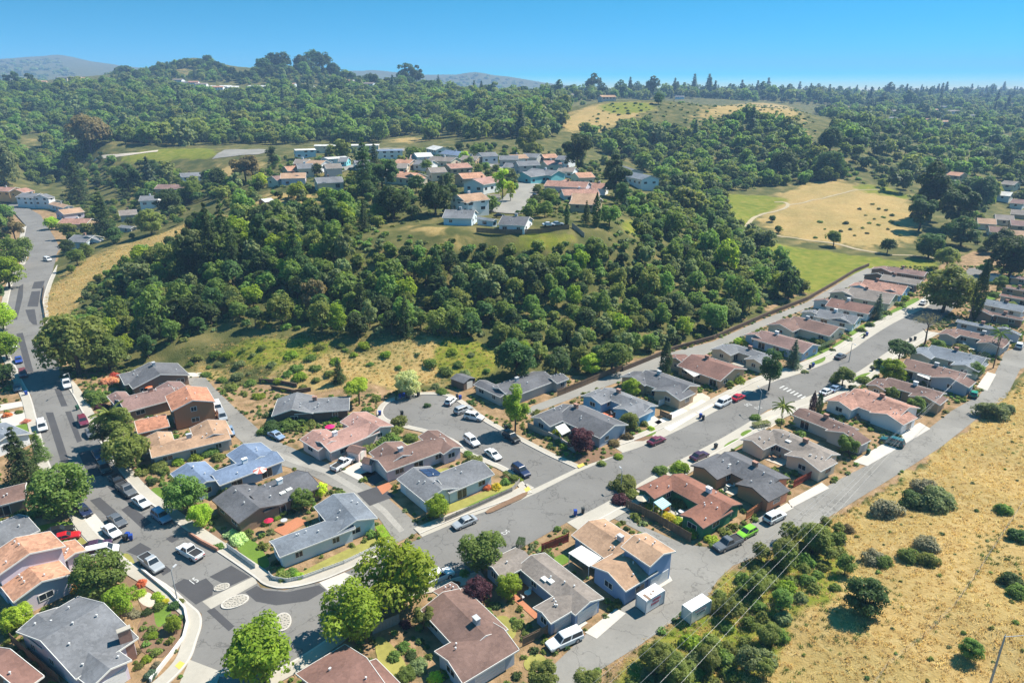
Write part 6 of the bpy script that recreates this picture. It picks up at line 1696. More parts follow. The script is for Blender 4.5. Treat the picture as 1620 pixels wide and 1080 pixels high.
TREES = [
 (410,1030,58,'broad','bright','large bright green street tree in front of the bottom crossing'),(628,906,62,'broad','bright','right one of the two biggest bright green street trees'),(556,964,52,'broad','bright','left one of the two biggest bright green street trees'),
 (763,868,38,'broad','mid','dense street tree overhanging the main street below the silver sedan'),(90,776,46,'round','mid','big round green tree beside the left road'),(158,908,40,'round','mid','dense dark tree in the bottom left garden'),(186,950,25,'broad','bright','small bright tree behind the grey roof of the lavender house'),
 (200,708,38,'willow','olive','olive willow-like tree hanging over the left road'),(113,540,57,'round','olive','huge olive tree overshadowing the left road'),(168,556,32,'round','mid','smaller olive tree touching the right side of the huge one'),(28,722,30,'conifer','dark','dark spruce at the left edge above the big round tree'),(60,705,15,'conifer','mid','smaller spruce leaning over the left kerb'),
 (292,782,32,'broad','mid','street tree above the yellow-green one on the left road'),(315,815,20,'broad','lime','yellow-green street tree at the corner of the left road'),(478,790,19,'round','mid','round tree behind the slate-roofed corner house'),(507,774,14,'round','yellow','small yellow flowering tree beside the middle alley'),(692,800,19,'broad','bright','leafy tree at the front of the solar panel house'),
 (25,975,26,'round','lime','lime green tree left of the lavender house'),(273,985,15,'round','bright','small round tree on the oval lawn in the bottom left garden'),(172,655,22,'palm','olive','palm beside the plum-roofed house'),(160,682,20,'airy','dark','dark tree beside the palm on the left road'),(188,672,24,'tall','olive','tall olive tree next to the palm'),
 (806,926,21,'round','bright','bright round tree in the court of the taupe-roofed house'),(753,934,25,'round','purple','dark purple plum tree below the dense street tree'),(718,924,11,'shrub','orange','orange-leaved bush beside the dark purple plum'),(668,974,19,'airy','olive','grey-olive tree beside the dark brown roofed corner house'),(919,695,22,'round','purple','round dark purple tree at the cul-de-sac corner'),
 (815,640,24,'tall','bright','tall pale-stemmed tree at the cul-de-sac mouth'),(566,612,24,'umbrella','lime','lime green flat-topped tree above the pink house'),(644,606,22,'round','pale','whitish flowering tree at the cul-de-sac head'),(1221,580,21,'tall','dark','dense dark tree left of the street spire conifer'),(1257,560,14,'conifer','blue','dark blue-green spire conifer on the upper street row'),
 (1335,596,19,'oak','mid','small spreading tree on the lower street kerb'),(1425,552,24,'umbrella','dark','spreading dark pine on the lower street kerb'),(1499,455,42,'round','olive','great spreading street tree at the far end of the main street'),(1470,510,24,'bare','drytwig','leafless grey tree on the far street'),(1240,642,14,'palm','olive','palm in the round paved garden by the street'),
 (1500,410,24,'oak','olive','dark olive tree behind the great street tree'),(1604,404,36,'round','dark','large dark round tree at the right edge'),(1586,380,22,'round','dark','dark round tree above the large one at the right edge'),(1553,458,10,'cypress','dark','tall dark column tree right of the great street tree'),(1580,448,12,'airy','mid','thin airy tree by the far street bend'),(1562,420,12,'airy','mid','airy tree above the columnar one'),
 (1371,943,35,'round','dark','dark round tree alone in the dry field'),(1537,1026,19,'round','mid','small round green tree beside the bottom right lamp'),(936,575,19,'round','lime','lime yellow round tree at the wood edge above the upper alley'),(816,566,38,'round','dark','broad dark round tree at the foot of the wood'),(1054,566,10,'cypress','dark','narrow dark cypress at the start of the upper alley'),
 (1287,636,6,'cypress','purple','left of the twin dark cypresses beside the white house'),(1297,638,6,'cypress','dark','right of the twin dark cypresses beside the white house'),(1390,485,12,'conifer','blue','small blue-green conifer on the upper street row'),(1345,700,16,'airy','mid','light green tree at the maroon-roofed house'),(1410,622,13,'round','mid','small tree in front of the ochre-walled house'),(1450,640,16,'round','mid','rounded bush tree at the ochre house corner'),
 (1412,584,20,'round','bright','leafy tree in front of the house by the small green car'),(1543,584,14,'round','mid','round tree at the grey-roofed house by the power pole'),(1485,548,14,'oak','mid','low tree beside the white-trimmed brown-roofed house'),(1583,527,12,'palm','mid','fan palm at the long slate grey house'),
 (535,585,12,'conifer','dark','small dark conifer standing on the lower meadow'),(340,745,1,'shrub','mid','x'),(1000,612,16,'round','bright','bright round tree in the court of the house with gravel forecourt'),(995,665,15,'round','olive','olive round tree at the pale blue house front'),
 (880,575,28,'oak','dark','dark tree clump above the house at the head of the cul-de-sac'),(970,565,30,'oak','mid','broad tree at the wood edge left of the narrow cypress'),(1130,500,24,'broad','mid','tree at the wood edge above the timber wall'),
]
for t in TREES:
    x, y, r, k, c, lab = t
    if lab == 'x': continue
    used[lab] = 1
    kw = {}
    if k == 'cypress': kw['zs'] = 1.1
    if lab.startswith('tall dark column'): kw['zs'] = 1.6
    plant_px(x, y, r, k, c, lab, **kw)
SHRUBS = [(985,760,19,'olive'),(1076,736,15,'bright'),(1045,742,12,'mid'),(982,786,14,'purple'),(1000,779,12,'olive'),(1032,801,11,'bright'),(1054,815,14,'yellow'),(1076,794,13,'olive'),(1092,840,13,'bright'),(1127,850,11,'lime'),(1110,822,10,'mid'),(1140,835,8,'olive'),(1073,822,10,'lime'),(1050,800,9,'orange'),(1132,806,8,'olive'),
 (1196,659,8,'mid'),(972,697,10,'brown'),(991,688,9,'brown'),(951,731,7,'olive'),(979,719,8,'bright'),(1018,668,7,'olive'),(1030,676,6,'lime'),(886,697,8,'mid'),(876,684,9,'lime'),(866,676,8,'mid'),(895,703,8,'bright'),(1132,607,8,'dark'),(1150,604,9,'mid'),(1170,600,9,'bright'),(1160,580,8,'mid'),
 (620,690,12,'mid'),(632,664,13,'olive'),(625,678,10,'olive'),(650,688,12,'mid'),(585,706,13,'olive'),(605,695,9,'mid'),(675,640,6,'dark'),(700,618,8,'mid'),(750,726,14,'olive'),(740,716,8,'mid'),(815,752,8,'olive'),(800,760,8,'mid'),(785,768,8,'yellow'),(822,757,6,'bright'),(770,770,7,'red'),
 (430,672,17,'dark'),(455,668,15,'mid'),(475,664,12,'mid'),(418,680,11,'mid'),(490,668,9,'olive'),(530,660,8,'bright'),(545,655,8,'mid'),(515,655,6,'pinkish'),(582,645,8,'mid'),(596,628,8,'olive'),
 (172,598,13,'pinkish'),(180,592,9,'red'),(150,628,17,'mid'),(160,640,10,'purple'),(140,620,9,'dark'),(215,612,12,'mid'),(205,615,9,'bright'),(245,635,9,'olive'),(258,672,14,'mid'),(235,660,8,'dark'),(330,710,14,'mid'),(345,720,10,'olive'),(310,722,10,'bright'),(250,735,14,'olive'),(265,722,12,'mid'),(282,728,9,'bright'),(225,745,10,'olive'),(240,760,9,'dark'),
 (355,778,12,'mid'),(378,848,14,'pale'),(365,842,10,'pale'),(392,842,9,'mid'),(345,862,8,'mid'),(420,824,8,'mid'),(438,816,7,'bright'),(446,810,8,'mid'),(460,806,8,'dark'),(449,908,13,'olive'),(462,904,10,'mid'),(472,908,8,'lime'),(436,890,7,'dark'),(444,897,7,'mid'),(606,852,8,'yellow'),(603,848,6,'lime'),
 (220,937,9,'lime'),(248,940,7,'lime'),(255,945,7,'lime'),(262,948,6,'yellow'),(250,958,9,'mid'),(231,966,8,'dark'),(213,968,9,'drytwig'),(205,965,8,'drytwig'),(217,938,7,'olive'),(275,957,9,'dark'),(285,950,7,'olive'),(242,1004,8,'bright'),(196,1030,9,'greygreen'),(213,1030,8,'brown'),(245,1030,9,'olive'),(238,1066,10,'blue'),(248,1050,7,'drytwig'),(232,1040,8,'bright'),(225,920,8,'red'),(120,930,8,'orange'),(286,975,6,'dark'),(218,1052,7,'olive'),
 (785,955,9,'dark'),(770,965,9,'mid'),(820,985,10,'olive'),(835,1005,9,'olive'),(850,1000,7,'mid'),(640,1020,9,'mid'),(660,1050,16,'greygreen'),(640,1062,15,'mid'),(690,1070,12,'yellow'),(705,1062,9,'mid'),(650,1035,10,'dark'),(625,1035,10,'mid'),(540,1040,8,'red'),(530,1048,7,'orange'),(640,985,9,'purple'),(735,905,8,'mid'),(700,905,7,'greygreen'),
 (1245,520,9,'lime'),(1255,518,6,'olive'),(1170,538,8,'lime'),(1178,542,6,'yellow'),(1230,545,6,'red'),(1243,556,11,'mid'),(1210,545,6,'lime'),(1276,556,8,'dark'),(1285,548,8,'dark'),(1300,540,8,'olive'),(1318,552,5,'dark'),(1405,494,6,'mid'),(1422,478,8,'mid'),(1430,470,8,'bright'),(1440,464,6,'olive'),(1362,520,7,'mid'),(1375,512,7,'dark'),(1355,508,6,'purple'),
 (1395,570,10,'mid'),(1385,578,8,'olive'),(1368,600,10,'mid'),(1378,606,9,'olive'),(1350,612,8,'dark'),(1430,596,8,'bright'),(1465,600,9,'mid'),(1500,608,7,'red'),(1330,650,8,'dark'),(1320,600,8,'mid'),(1300,650,8,'bright'),(1258,668,6,'lime'),(1235,665,7,'olive'),(1340,690,8,'bright'),(1520,545,10,'olive'),(1560,560,7,'mid'),(1530,470,9,'mid'),(1548,475,9,'bright'),(1575,465,8,'mid'),(1600,480,8,'olive'),(1590,505,7,'mid'),(1600,462,7,'dark'),(1200,700,6,'dark'),(1206,712,6,'bright'),(1150,736,7,'mid'),(1160,752,7,'olive'),(1124,745,6,'mid'),
 (25,685,10,'mid'),(45,690,9,'olive'),(30,650,6,'mid'),(10,655,7,'red'),(40,665,6,'pinkish'),(8,800,10,'dark'),(30,812,12,'dark'),(55,810,12,'mid'),(15,830,9,'dark'),(120,785,8,'pinkish'),(100,900,8,'mid'),(125,925,8,'red'),(140,940,8,'mid'),(20,1000,10,'mid'),(40,1030,9,'dark'),(55,1050,8,'mid')]
for x, y, r, c in SHRUBS:
    g = unp(x, y + r * .5); lab = auto_label('shrub', c, g.x, g.y)
    plant_px(x, y + r * .1, r * 1.12, 'shrub', c, lab, group='garden shrubs', lod='mid' if r < 14 else 'near')
def hedge(a, b, hh, w, c, lab):
    A = unp(*a); B = unp(*b); d = B - A
    root = empty('hedge', ((A.x + B.x) / 2, (A.y + B.y) / 2, 0)); cr = link('crown', proto('hedge', 'near', 0), root); setmat(cr, LM[c])
    cr.location = (0, 0, hh / 2); cr.scale = (d.length / 2, w / 2, hh / 2); cr.rotation_euler = (0, 0, math.atan2(d.y, d.x)); tag(root, lab, 'hedge')
hedge((818,866),(829,868), 1.6, 2.0, 'dark', 'clipped boxy dark hedge at the corner of the taupe-roofed house')
hedge((798,751),(816,763), .9, 1.0, 'mid', 'clipped hedge along the end of the solar panel house lawn'); hedge((1192,676),(1216,672), 1.0, 1.6, 'olive', 'clipped hedge beside the lawn of the cream house'); hedge((1290,556),(1318,544), 1.2, 1.5, 'dark', 'dark clipped hedge between two upper street lawns'); hedge((1330,533),(1346,540), 1.0, 1.2, 'mid', 'low hedge between two upper street lawns'); hedge((1120,602),(1145,606), .9, 2.2, 'mid', 'low hedge in front of the rosy red house'); hedge((600,838),(612,856), 1.0, 1.4, 'lime', 'yellow-green hedge at the end of the corner lawn')

# ------------------------------------------------------------------ hillside and field vegetation
def scatter(poly, spacing, seed, n=None, world_poly=None):
    g = np.random.RandomState(seed)
    w = [(q.x, q.y) for q in hits(poly)] if world_poly is None else world_poly
    xs = [p[0] for p in w]; ys = [p[1] for p in w]
    A = (max(xs) - min(xs)) * (max(ys) - min(ys)); k = int(A / spacing ** 2 * 2.2) if n is None else n
    P = np.stack([g.uniform(min(xs), max(xs), k), g.uniform(min(ys), max(ys), k)], 1)
    P = P[inpoly(P[:, 0], P[:, 1], w)]
    keep = []; cell = {}
    for i, p in enumerate(P):
        c = (int(p[0] // spacing), int(p[1] // spacing)); ok = True
        for a in (-1, 0, 1):
            for b in (-1, 0, 1):
                for j in cell.get((c[0] + a, c[1] + b), ()):
                    if (P[j][0] - p[0]) ** 2 + (P[j][1] - p[1]) ** 2 < spacing ** 2: ok = False
        if ok: keep.append(i); cell.setdefault(c, []).append(i)
    return P[keep]
def linedist(X, Y, ln):
    d = np.full(X.shape, 1e9)
    for a, b in zip(ln, ln[1:]):
        ex, ey = b[0] - a[0], b[1] - a[1]; t = np.clip(((X - a[0]) * ex + (Y - a[1]) * ey) / (ex * ex + ey * ey + 1e-9), 0, 1); d = np.minimum(d, np.hypot(X - a[0] - t * ex, Y - a[1] - t * ey))
    return d
EXCL = []
def clear_of_houses(P, d, front=0.0):
    hx = np.array([[h[2], h[3]] for h in HOUSES] + [[o.location.x, o.location.y] for o in C.objects if o.parent is None and o.get('category') == 'house' and o.location.y > 700])
    ok = np.ones(len(P), bool)
    for x, y in hx:
        L = math.hypot(x, y); ux, uy = -x / L, -y / L
        t = np.clip((P[:, 0] - x) * ux + (P[:, 1] - y) * uy, 0, front)
        ok &= np.hypot(P[:, 0] - x - ux * t, P[:, 1] - y - uy * t) > d
    return P[ok]
HILLPOLY = [(285,550),(350,520),(420,520),(520,528),(620,535),(730,532),(800,560),(860,592),(960,578),(1040,556),(1128,528),(1210,490),(1276,462),(1240,425),(1190,370),(1150,345),(1128,350),(1060,350),(1015,372),(930,392),(850,400),(760,394),(680,380),(600,370),(560,345),(480,345),(390,345),(330,372),(262,395),(190,428),(140,452),(112,495),(120,530),(150,570),(205,575)]
P = scatter(HILLPOLY, 4.1, 5)
g = np.random.RandomState(3)
rad = g.uniform(2.2, 4.0, len(P)) * np.where(g.rand(len(P)) < .16, 1.5, 1)
pj = np.array([proj((a[0], a[1], h1(a[0], a[1]))) for a in P])
right = pj[:, 0] > 830
rad = np.where(right & (pj[:, 1] < 560), rad * .9, rad)
rad = np.where(pj[:, 1] > 535, np.minimum(rad, 2.8), rad)
edge_ = (pj[:, 1] < 428) & (pj[:, 0] > 560) & (pj[:, 0] < 1020); rad = np.where(edge_, np.minimum(rad, np.where(pj[:, 1] > 400, 2.7, 2.0)), rad)
_cw = [(q.x, q.y) for q in hits(DRY[1])]; _cd = polydist(P[:, 0], P[:, 1], _cw); _ci = inpoly(P[:, 0], P[:, 1], _cw)
rad = np.where(_cd < 14, np.minimum(rad, 1.5 + .1 * _cd), rad)
keep = ~_ci & (_cd > 1.5) & ~(edge_ & (pj[:, 1] < 390))
P, rad, pj, right = P[keep], rad[keep], pj[keep], right[keep]
order = np.argsort(-(rad / pj[:, 2]))
KINDS = [('broad', 'mid'), ('round', 'dark'), ('oak', 'dark'), ('broad', 'olive'), ('airy', 'greygreen'), ('round', 'mid'), ('broad', 'bright'), ('pine', 'dark'), ('willow', 'greygreen'), ('airy', 'brown')]
PROB = [.24, .16, .15, .11, .09, .14, .04, .06, .05, .005]
RKP = [.22, .10, .10, .17, .15, .14, .08, .0, .05, .005]
FORM = {'broad': 'bushy', 'round': 'rounded', 'oak': 'low spreading', 'airy': 'loose', 'pine': 'upright', 'willow': 'drooping'}
stuff_pts = []; n_ind = 0
for rank, i in enumerate(order):
    pr = np.array(RKP if right[i] else PROB); k, c = KINDS[g.choice(len(KINDS), p=pr / pr.sum())]
    x, y = P[i]; z = h1(x, y)
    if n_ind < 290:
        px_, py_ = pj[i][0], pj[i][1]
        reg = 'near the timber wall' if px_ > 1000 and py_ > 470 else 'on the wood edge toward the green park' if px_ > 1000 else 'near the foot of the golden crest' if px_ < 300 else 'just above the lower meadow' if py_ > 500 else 'just below the hilltop edge' if py_ < 415 else 'in the left middle of the wood' if px_ < 560 else 'in the right middle of the wood' if px_ > 780 else 'in the very middle of the wood'
        lab = f'{WORDS[c]} {FORM[k]} woodland tree {reg}'
        plant(k, c, (x, y, z), float(rad[i]), lab, f'{WORDS[c]} {FORM[k]} woodland trees {reg}', lod='mid', name='woodland_tree', lift=float(rad[i]) * .15, zs=float(g.uniform(.85, 1.45)))
        n_ind += 1
    else: stuff_pts.append((x, y, z, rad[i], c))
# dark conifers standing in the wood
CON = [(296,400,20),(330,382,22),(352,372,20),(310,360,16),(285,410,16),(365,395,16),(378,352,12),(465,395,20),(520,332,12),(600,318,9),(575,345,10),(690,425,14),(845,455,13),(640,500,14),(570,470,14),(440,350,14),(415,365,12),(240,470,10),(760,420,10)]
for i, (x, y, r) in enumerate(CON):
    plant_px(x, y - 4, r * 1.12, 'conifer' if i % 3 else 'pine', 'dark', f'{"dark pointed conifer" if i % 3 else "dark ragged pine"} rising above the wood {"near its left end" if x < 400 else "in its middle part" if x < 620 else "in its right part"} {"close to the crest" if y < 405 else "lower on the slope"}', 'dark conifers of the middle wood', lod='near' if r > 14 else 'mid', name='conifer_tree', zs=1.35)
SOLO = [(942,395,24,'round','mid','large round tree at the wood edge below the hilltop fence'),(622,318,30,'round','dark','left of two big dark round trees on the hilltop flank'),(688,312,29,'round','dark','right of two big dark round trees on the hilltop flank'),(575,264,25,'conifer','dark','left tall dark pine on the hilltop'),(604,270,24,'airy','dark','right tall dark pine on the hilltop'),(592,250,14,'conifer','dark','slim dark pine between the two hilltop pines'),(795,285,15,'tall','lime','tall lime green street tree on the hilltop street'),(808,300,9,'tall','lime','smaller lime green street tree on the hilltop street'),(777,320,15,'round','mid','round tree beside the tan-roofed white hilltop house'),(735,248,9,'round','lime','small lime tree by the blue-roofed hilltop house'),(757,238,13,'broad','mid','leafy tree at the far end of the hilltop street'),
 (580,300,16,'round','dark','dark round tree below the tall hilltop pines'),(556,290,13,'oak','mid','spreading tree left of the tall hilltop pines'),(600,335,15,'round','mid','mid green round tree under the two dark hilltop rounds'),(652,336,14,'oak','dark','dark spreading tree between the two big dark hilltop rounds'),(658,290,15,'round','dark','dark round tree below the terracotta hilltop house'),(708,332,11,'oak','olive','olive tree left of the pale blue hilltop house'),(715,300,11,'round','dark','dark tree left of the tan-roofed white hilltop house'),(705,285,13,'round','dark','dark round tree left of the long terracotta hilltop house'),(675,262,10,'broad','mid','leafy tree above the terracotta hilltop house'),(590,283,13,'round','dark','small dark round tree among the hilltop pines'),
 (835,333,14,'round','mid','left round tree at the hilltop cul-de-sac'),(862,330,14,'round','mid','right round tree at the hilltop cul-de-sac'),(870,310,13,'round','mid','round tree in front of the coral hilltop houses'),(897,338,5,'cypress','dark','narrow cypress beside the large tan hilltop house'),(928,335,10,'conifer','dark','left dark cypress at the hilltop edge'),(944,332,8,'cypress','dark','tall dark cypress at the hilltop edge'),(965,340,17,'broad','mid','leafy tree clump at the hilltop edge'),(915,240,26,'airy','dark','large dark eucalyptus on the right of the hilltop'),(975,275,26,'pine','dark','tallest pine on the right of the hilltop'),(836,222,22,'airy','olive','tall grey-olive tree behind the hilltop street'),(985,305,14,'pine','dark','lower pine right of the hilltop houses'),
 (160,335,21,'conifer','dark','tall dark conifer on the left road side'),(178,372,15,'oak','dark','dark tree below the tall left conifer'),(236,350,22,'round','olive','round olive willow at the foot of the golden crest'),(120,405,14,'broad','mid','leafy tree at the end of the golden crest'),(105,390,12,'round','dark','dark round tree near the end of the golden crest'),(135,395,11,'broad','mid','leafy tree next to the golden crest end'),(300,302,18,'broad','mid','bright leafy tree behind the golden crest'),(265,318,22,'round','dark','dark round tree behind the golden crest'),(345,280,16,'round','dark','dark tree left of the tan hilltop house'),(385,262,22,'airy','brown','brownish open tree below the playground'),
 (20,395,26,'broad','mid','leafy tree crowding the left edge above the bend'),(8,430,26,'broad','bright','bright leafy tree at the left edge by the bend'),(0,500,22,'broad','lime','lime green tree at the left edge below the bend'),(5,545,24,'broad','bright','bright leafy tree at the left edge above the white car'),(0,590,22,'round','dark','dark tree at the left edge by the maroon SUV'),(20,360,16,'airy','brown','brownish airy tree by the upper left road'),(80,352,12,'round','lime','yellow-green tree beside the upper left road'),(105,362,13,'airy','olive','olive tree in front of the orange-red roof'),(112,425,7,'round','mid','small tree below the golden crest end'),(8,335,14,'broad','mid','leafy tree at the left edge of the road top'),(0,260,34,'willow','greygreen','massive grey-green eucalyptus at the left edge'),(118,282,22,'conifer','dark','dark pine cluster left of the valley'),(200,278,22,'pine','dark','dark loose pine in the left valley'),(140,212,34,'oak','brown','large brownish tree mass left of the playing field'),(245,270,12,'round','dark','dark round tree below the playing field'),
 (430,245,11,'tall','dark','slim dark tree right of the playground'),(735,345,1,'shrub','mid','x'),(668,355,1,'shrub','mid','x'),(500,268,11,'round','dark','round tree between cream and tan hilltop houses'),(410,285,13,'round','lime','rounded lime bush tree at the hilltop left'),(470,300,14,'broad','bright','bright bush tree below the tan hilltop house'),(510,305,9,'round','lime','lime bush below the cream hilltop house'),(715,240,8,'cypress','dark','x'),(656,243,12,'round','mid','leafy tree above the terracotta house on the hilltop'),(540,232,16,'airy','olive','olive tree in front of the white school building'),
 (1222,345,6,'round','dark','single dark tree left of the park path'),(1215,352,5,'round','mid','x'),(1320,378,16,'oak','mid','low dark thicket tree at the park edge'),(1405,390,15,'oak','dark','dark spreading tree right in the park'),(1473,388,22,'round','dark','dark round tree with long shadow in the park corner'),(1195,378,9,'round','mid','small tree at the wood tip in the park'),(1232,362,7,'round','mid','small round tree on the park lawn'),
 (1480,300,34,'pine','dark','large dark pine mass beside the dry park slope'),(1520,320,30,'pine','dark','tall dark pine in the mass right of the park'),(1525,365,26,'round','dark','round dark tree lowest in the mass right of the park'),(1460,330,24,'pine','dark','left dark pine of the mass right of the park'),(1555,300,26,'round','dark','dark tree behind the mass right of the park'),(1315,220,22,'round','dark','large dark round tree on the grassy hill flank'),(1312,258,22,'round','dark','dark round tree below the grassy hill flank'),(1240,262,26,'oak','dark','broad dark tree at the foot of the grassy hill'),(1042,156,9,'round','dark','single dark round tree on the grassy hill top')]
for x, y, r, k, c, lab in SOLO:
    if lab == 'x': continue
    used[lab] = 1
    plant_px(x, y, r, k, c, lab, lod='near' if r > 17 else 'mid', zs=1.1 if k == 'cypress' else 1.0)
SKYLINE = [(418,118,14,'round','dark','leftmost of the tall trees on the skyline knoll'),(432,114,15,'round','dark','second tall tree on the skyline knoll'),(448,114,15,'broad','dark','third tall tree on the knoll, left of the gap'),(478,113,14,'round','dark','knoll tree just right of the gap'),(494,111,16,'round','dark','broadest tree on the skyline knoll'),(511,114,15,'broad','dark','right tree of the skyline knoll'),(528,122,11,'round','dark','lower round tree at the right end of the knoll'),(330,104,9,'round','dark','round tree standing on the peak of the left knoll'),(642,133,14,'airy','dark','ragged tall tree group right of the knoll'),(660,136,14,'airy','dark','second ragged tall tree right of the knoll'),(694,147,8,'conifer','dark','pointed conifer standing alone on the skyline'),(15,141,9,'pine','dark','left skyline pine at the left edge'),(30,141,10,'pine','dark','taller skyline pine near the left edge'),(52,141,9,'pine','dark','third skyline pine from the left edge')]
for x, y, r, k, c, lab in SKYLINE:
    used[lab] = 1; b = hit(x, y); zc = proj(b)[2]
    plant(k, c, b, r / FPX * zc, lab, lod='mid', lift=(r / FPX * zc) * (.9 if k == 'umbrella' else .1))
_prof = [(205,129),(240,115),(270,108),(300,103),(340,107),(380,124),(400,122),(420,118),(440,116),(490,113),(520,118),(545,125),(580,131),(640,135),(700,146),(760,150)]
for i, x in enumerate(list(range(208, 402, 8)) + list(range(404, 700, 11))):
    y = float(np.interp(x, [p[0] for p in _prof], [p[1] for p in _prof])) + rnd.uniform(1, 4); b = hit(x, y)
    while proj(b)[2] > 2300: y += 1; b = hit(x, y)
    zc = proj(b)[2]; k = rnd.choice(['round', 'oak', 'broad', 'round']); r = rnd.uniform(6.5, 11) * (.8 if x < 400 else 1)
    plant(k, rnd.choice(['dark', 'dark', 'mid']), b, r / FPX * zc, 'rounded dark tree in the row along the skyline of the ' + ('left knoll' if x < 402 else 'middle knoll' if x < 560 else 'ridge right of the knolls'), 'skyline trees of the ' + ('left knoll' if x < 402 else 'middle knoll' if x < 560 else 'right ridge'), lod='mid', lift=.05)
# bushes on the meadow, in the field and along the rear alley
MEADOW = [(460,560),(490,565),(430,575),(505,548),(520,590),(545,552),(575,600),(705,585),(725,575),(745,560),(690,610),(735,590),(400,560),(380,575),(330,580),(350,600),(365,612),(410,625),(395,590),(300,575),(440,600),(480,610),(500,600),(770,585),(760,600),(790,605),(660,560),(680,572),(715,555),(340,560),(470,580),(450,615),(310,565),(325,590),(360,560),(375,595),(395,605),(420,600),(455,590),(475,595),(500,580),(530,570),(560,560),(585,575),(610,560),(630,580),(655,598),(540,545),(575,545),(345,575),(385,552),(415,548)]
for x, y in MEADOW:
    c = rnd.choice(['mid', 'olive', 'bright', 'mid', 'greygreen'])
    plant_px(x, y, rnd.uniform(5, 12.5), 'shrub', c, f'{WORDS[c]} bush on the lower meadow of the middle hillside', f'{WORDS[c]} bushes on the lower meadow', lod='mid')
PARK = [(1365,360),(1375,352),(1383,346),(1390,355),(1398,343),(1372,368),(1352,372),(1345,362),(1410,350),(1405,362),(1420,356),(1330,365),(1315,372),(1370,340),(1360,330),(1390,330),(1402,332),(1290,375),(1305,362),(1412,340),(1380,322),(1425,372),(1338,352),(1298,350)]
for x, y in PARK:
    plant_px(x, y, rnd.uniform(2.2, 5.2), 'shrub', rnd.choice(['dark', 'mid', 'olive']), 'small low bush dotted on the dry park slope', 'bushes on the dry park slope', lod='mid')
FIELD = [(1408,795,26,'drytwig','dry grey bush clump low on the field bank'),(1440,782,22,'dark','dark green bush beside the dry grey clump on the field bank'),(1478,778,30,'greygreen','big grey-green bush highest of the clump on the field bank'),(1465,760,22,'drytwig','twiggy grey bush at the top of the clump on the field bank'),(1382,872,20,'drytwig','left dry grey bush in the middle of the field'),(1400,880,16,'mid','small green bush beside the left dry field bush'),(1440,870,18,'mid','green bush in the middle of the field clump'),(1468,850,20,'drytwig','tall twiggy bush in the middle of the field'),(1472,878,18,'olive','olive bush below the tall twiggy one in the field'),(1590,800,14,'mid','small bush high at the right edge of the field'),(1612,840,18,'dark','dark bush at the right edge of the field'),(1600,910,20,'dark','dark bush on the fence line at the right edge'),(1615,930,18,'mid','green bush lower on the fence line at the right edge'),(1342,832,11,'brown','small reddish brown dead bush at the top of the field'),(1330,852,9,'drytwig','small dry bush beside the rear alley thicket'),(1570,643,24,'greygreen','rounded grey-green bush beside the upper rear alley'),(1590,640,16,'greygreen','smaller grey-green bush beside the rounded one'),(1610,790,16,'dark','x')]
for x, y, r, c, lab in FIELD:
    if lab != 'x': plant_px(x, y + r * .3, r, 'shrub', c, lab, lod='near', zs=1.15)
ALLEYP = [(1125,960),(1150,930),(1200,890),(1250,850),(1292,828),(1335,850),(1338,905),(1325,935),(1290,950),(1250,975),(1235,1020),(1225,1060),(1160,1100),(990,1110),(1000,1060),(1050,1020),(1090,1000)]
PA = scatter(ALLEYP, 1.9, 21)
_pods = [unp(1028, 962), unp(1100, 978), unp(1085, 992), unp(1110, 990)]
for i, (x, y) in enumerate(PA):
    if min((p.x - x) ** 2 + (p.y - y) ** 2 for p in _pods) < 9.5: continue
    q = proj((x, y, 0)); c = rnd.choice(['olive', 'olive', 'mid', 'bright', 'greygreen', 'olive', 'mid'])
    up = rnd.random() < .3
    if q[1] < 900: c = rnd.choice(['olive', 'olive', 'mid'])
    kind = 'broad' if up else 'shrub'
    r = rnd.uniform(1.0, 1.9) if up else rnd.uniform(.9, 1.8)
    tz = 'near the white containers' if q[1] < 1000 and q[0] < 1190 else 'at its upper end near the white SUV' if q[1] < 900 else 'at its edge toward the dry field' if q[0] > 1215 else 'toward the bottom edge'
    plant(kind, c, (x, y, h1(x, y)), r, f'{WORDS[c]} {"small tree" if up else "bush"} in the rear alley thicket {tz}', f'{WORDS[c]} {"small trees" if up else "bushes"} in the rear alley thicket {tz}', lod='mid', name='small_tree' if up else 'bush', lift=r * .3 if up else None, zs=1.0 if up else 1.25)
for x, y, r in [(860,1070,26),(930,1075,22),(1040,1040,24),(1075,1060,26),(1120,1040,22),(1290,850,26),(1240,870,22),(1200,920,20),(1215,1000,20)]:
    p = unp(x, y, 1.5); lab = auto_label('broad', 'olive', p.x, p.y)
    plant_px(x, y, r, 'broad', 'olive', lab, lod='near', lift=.6)

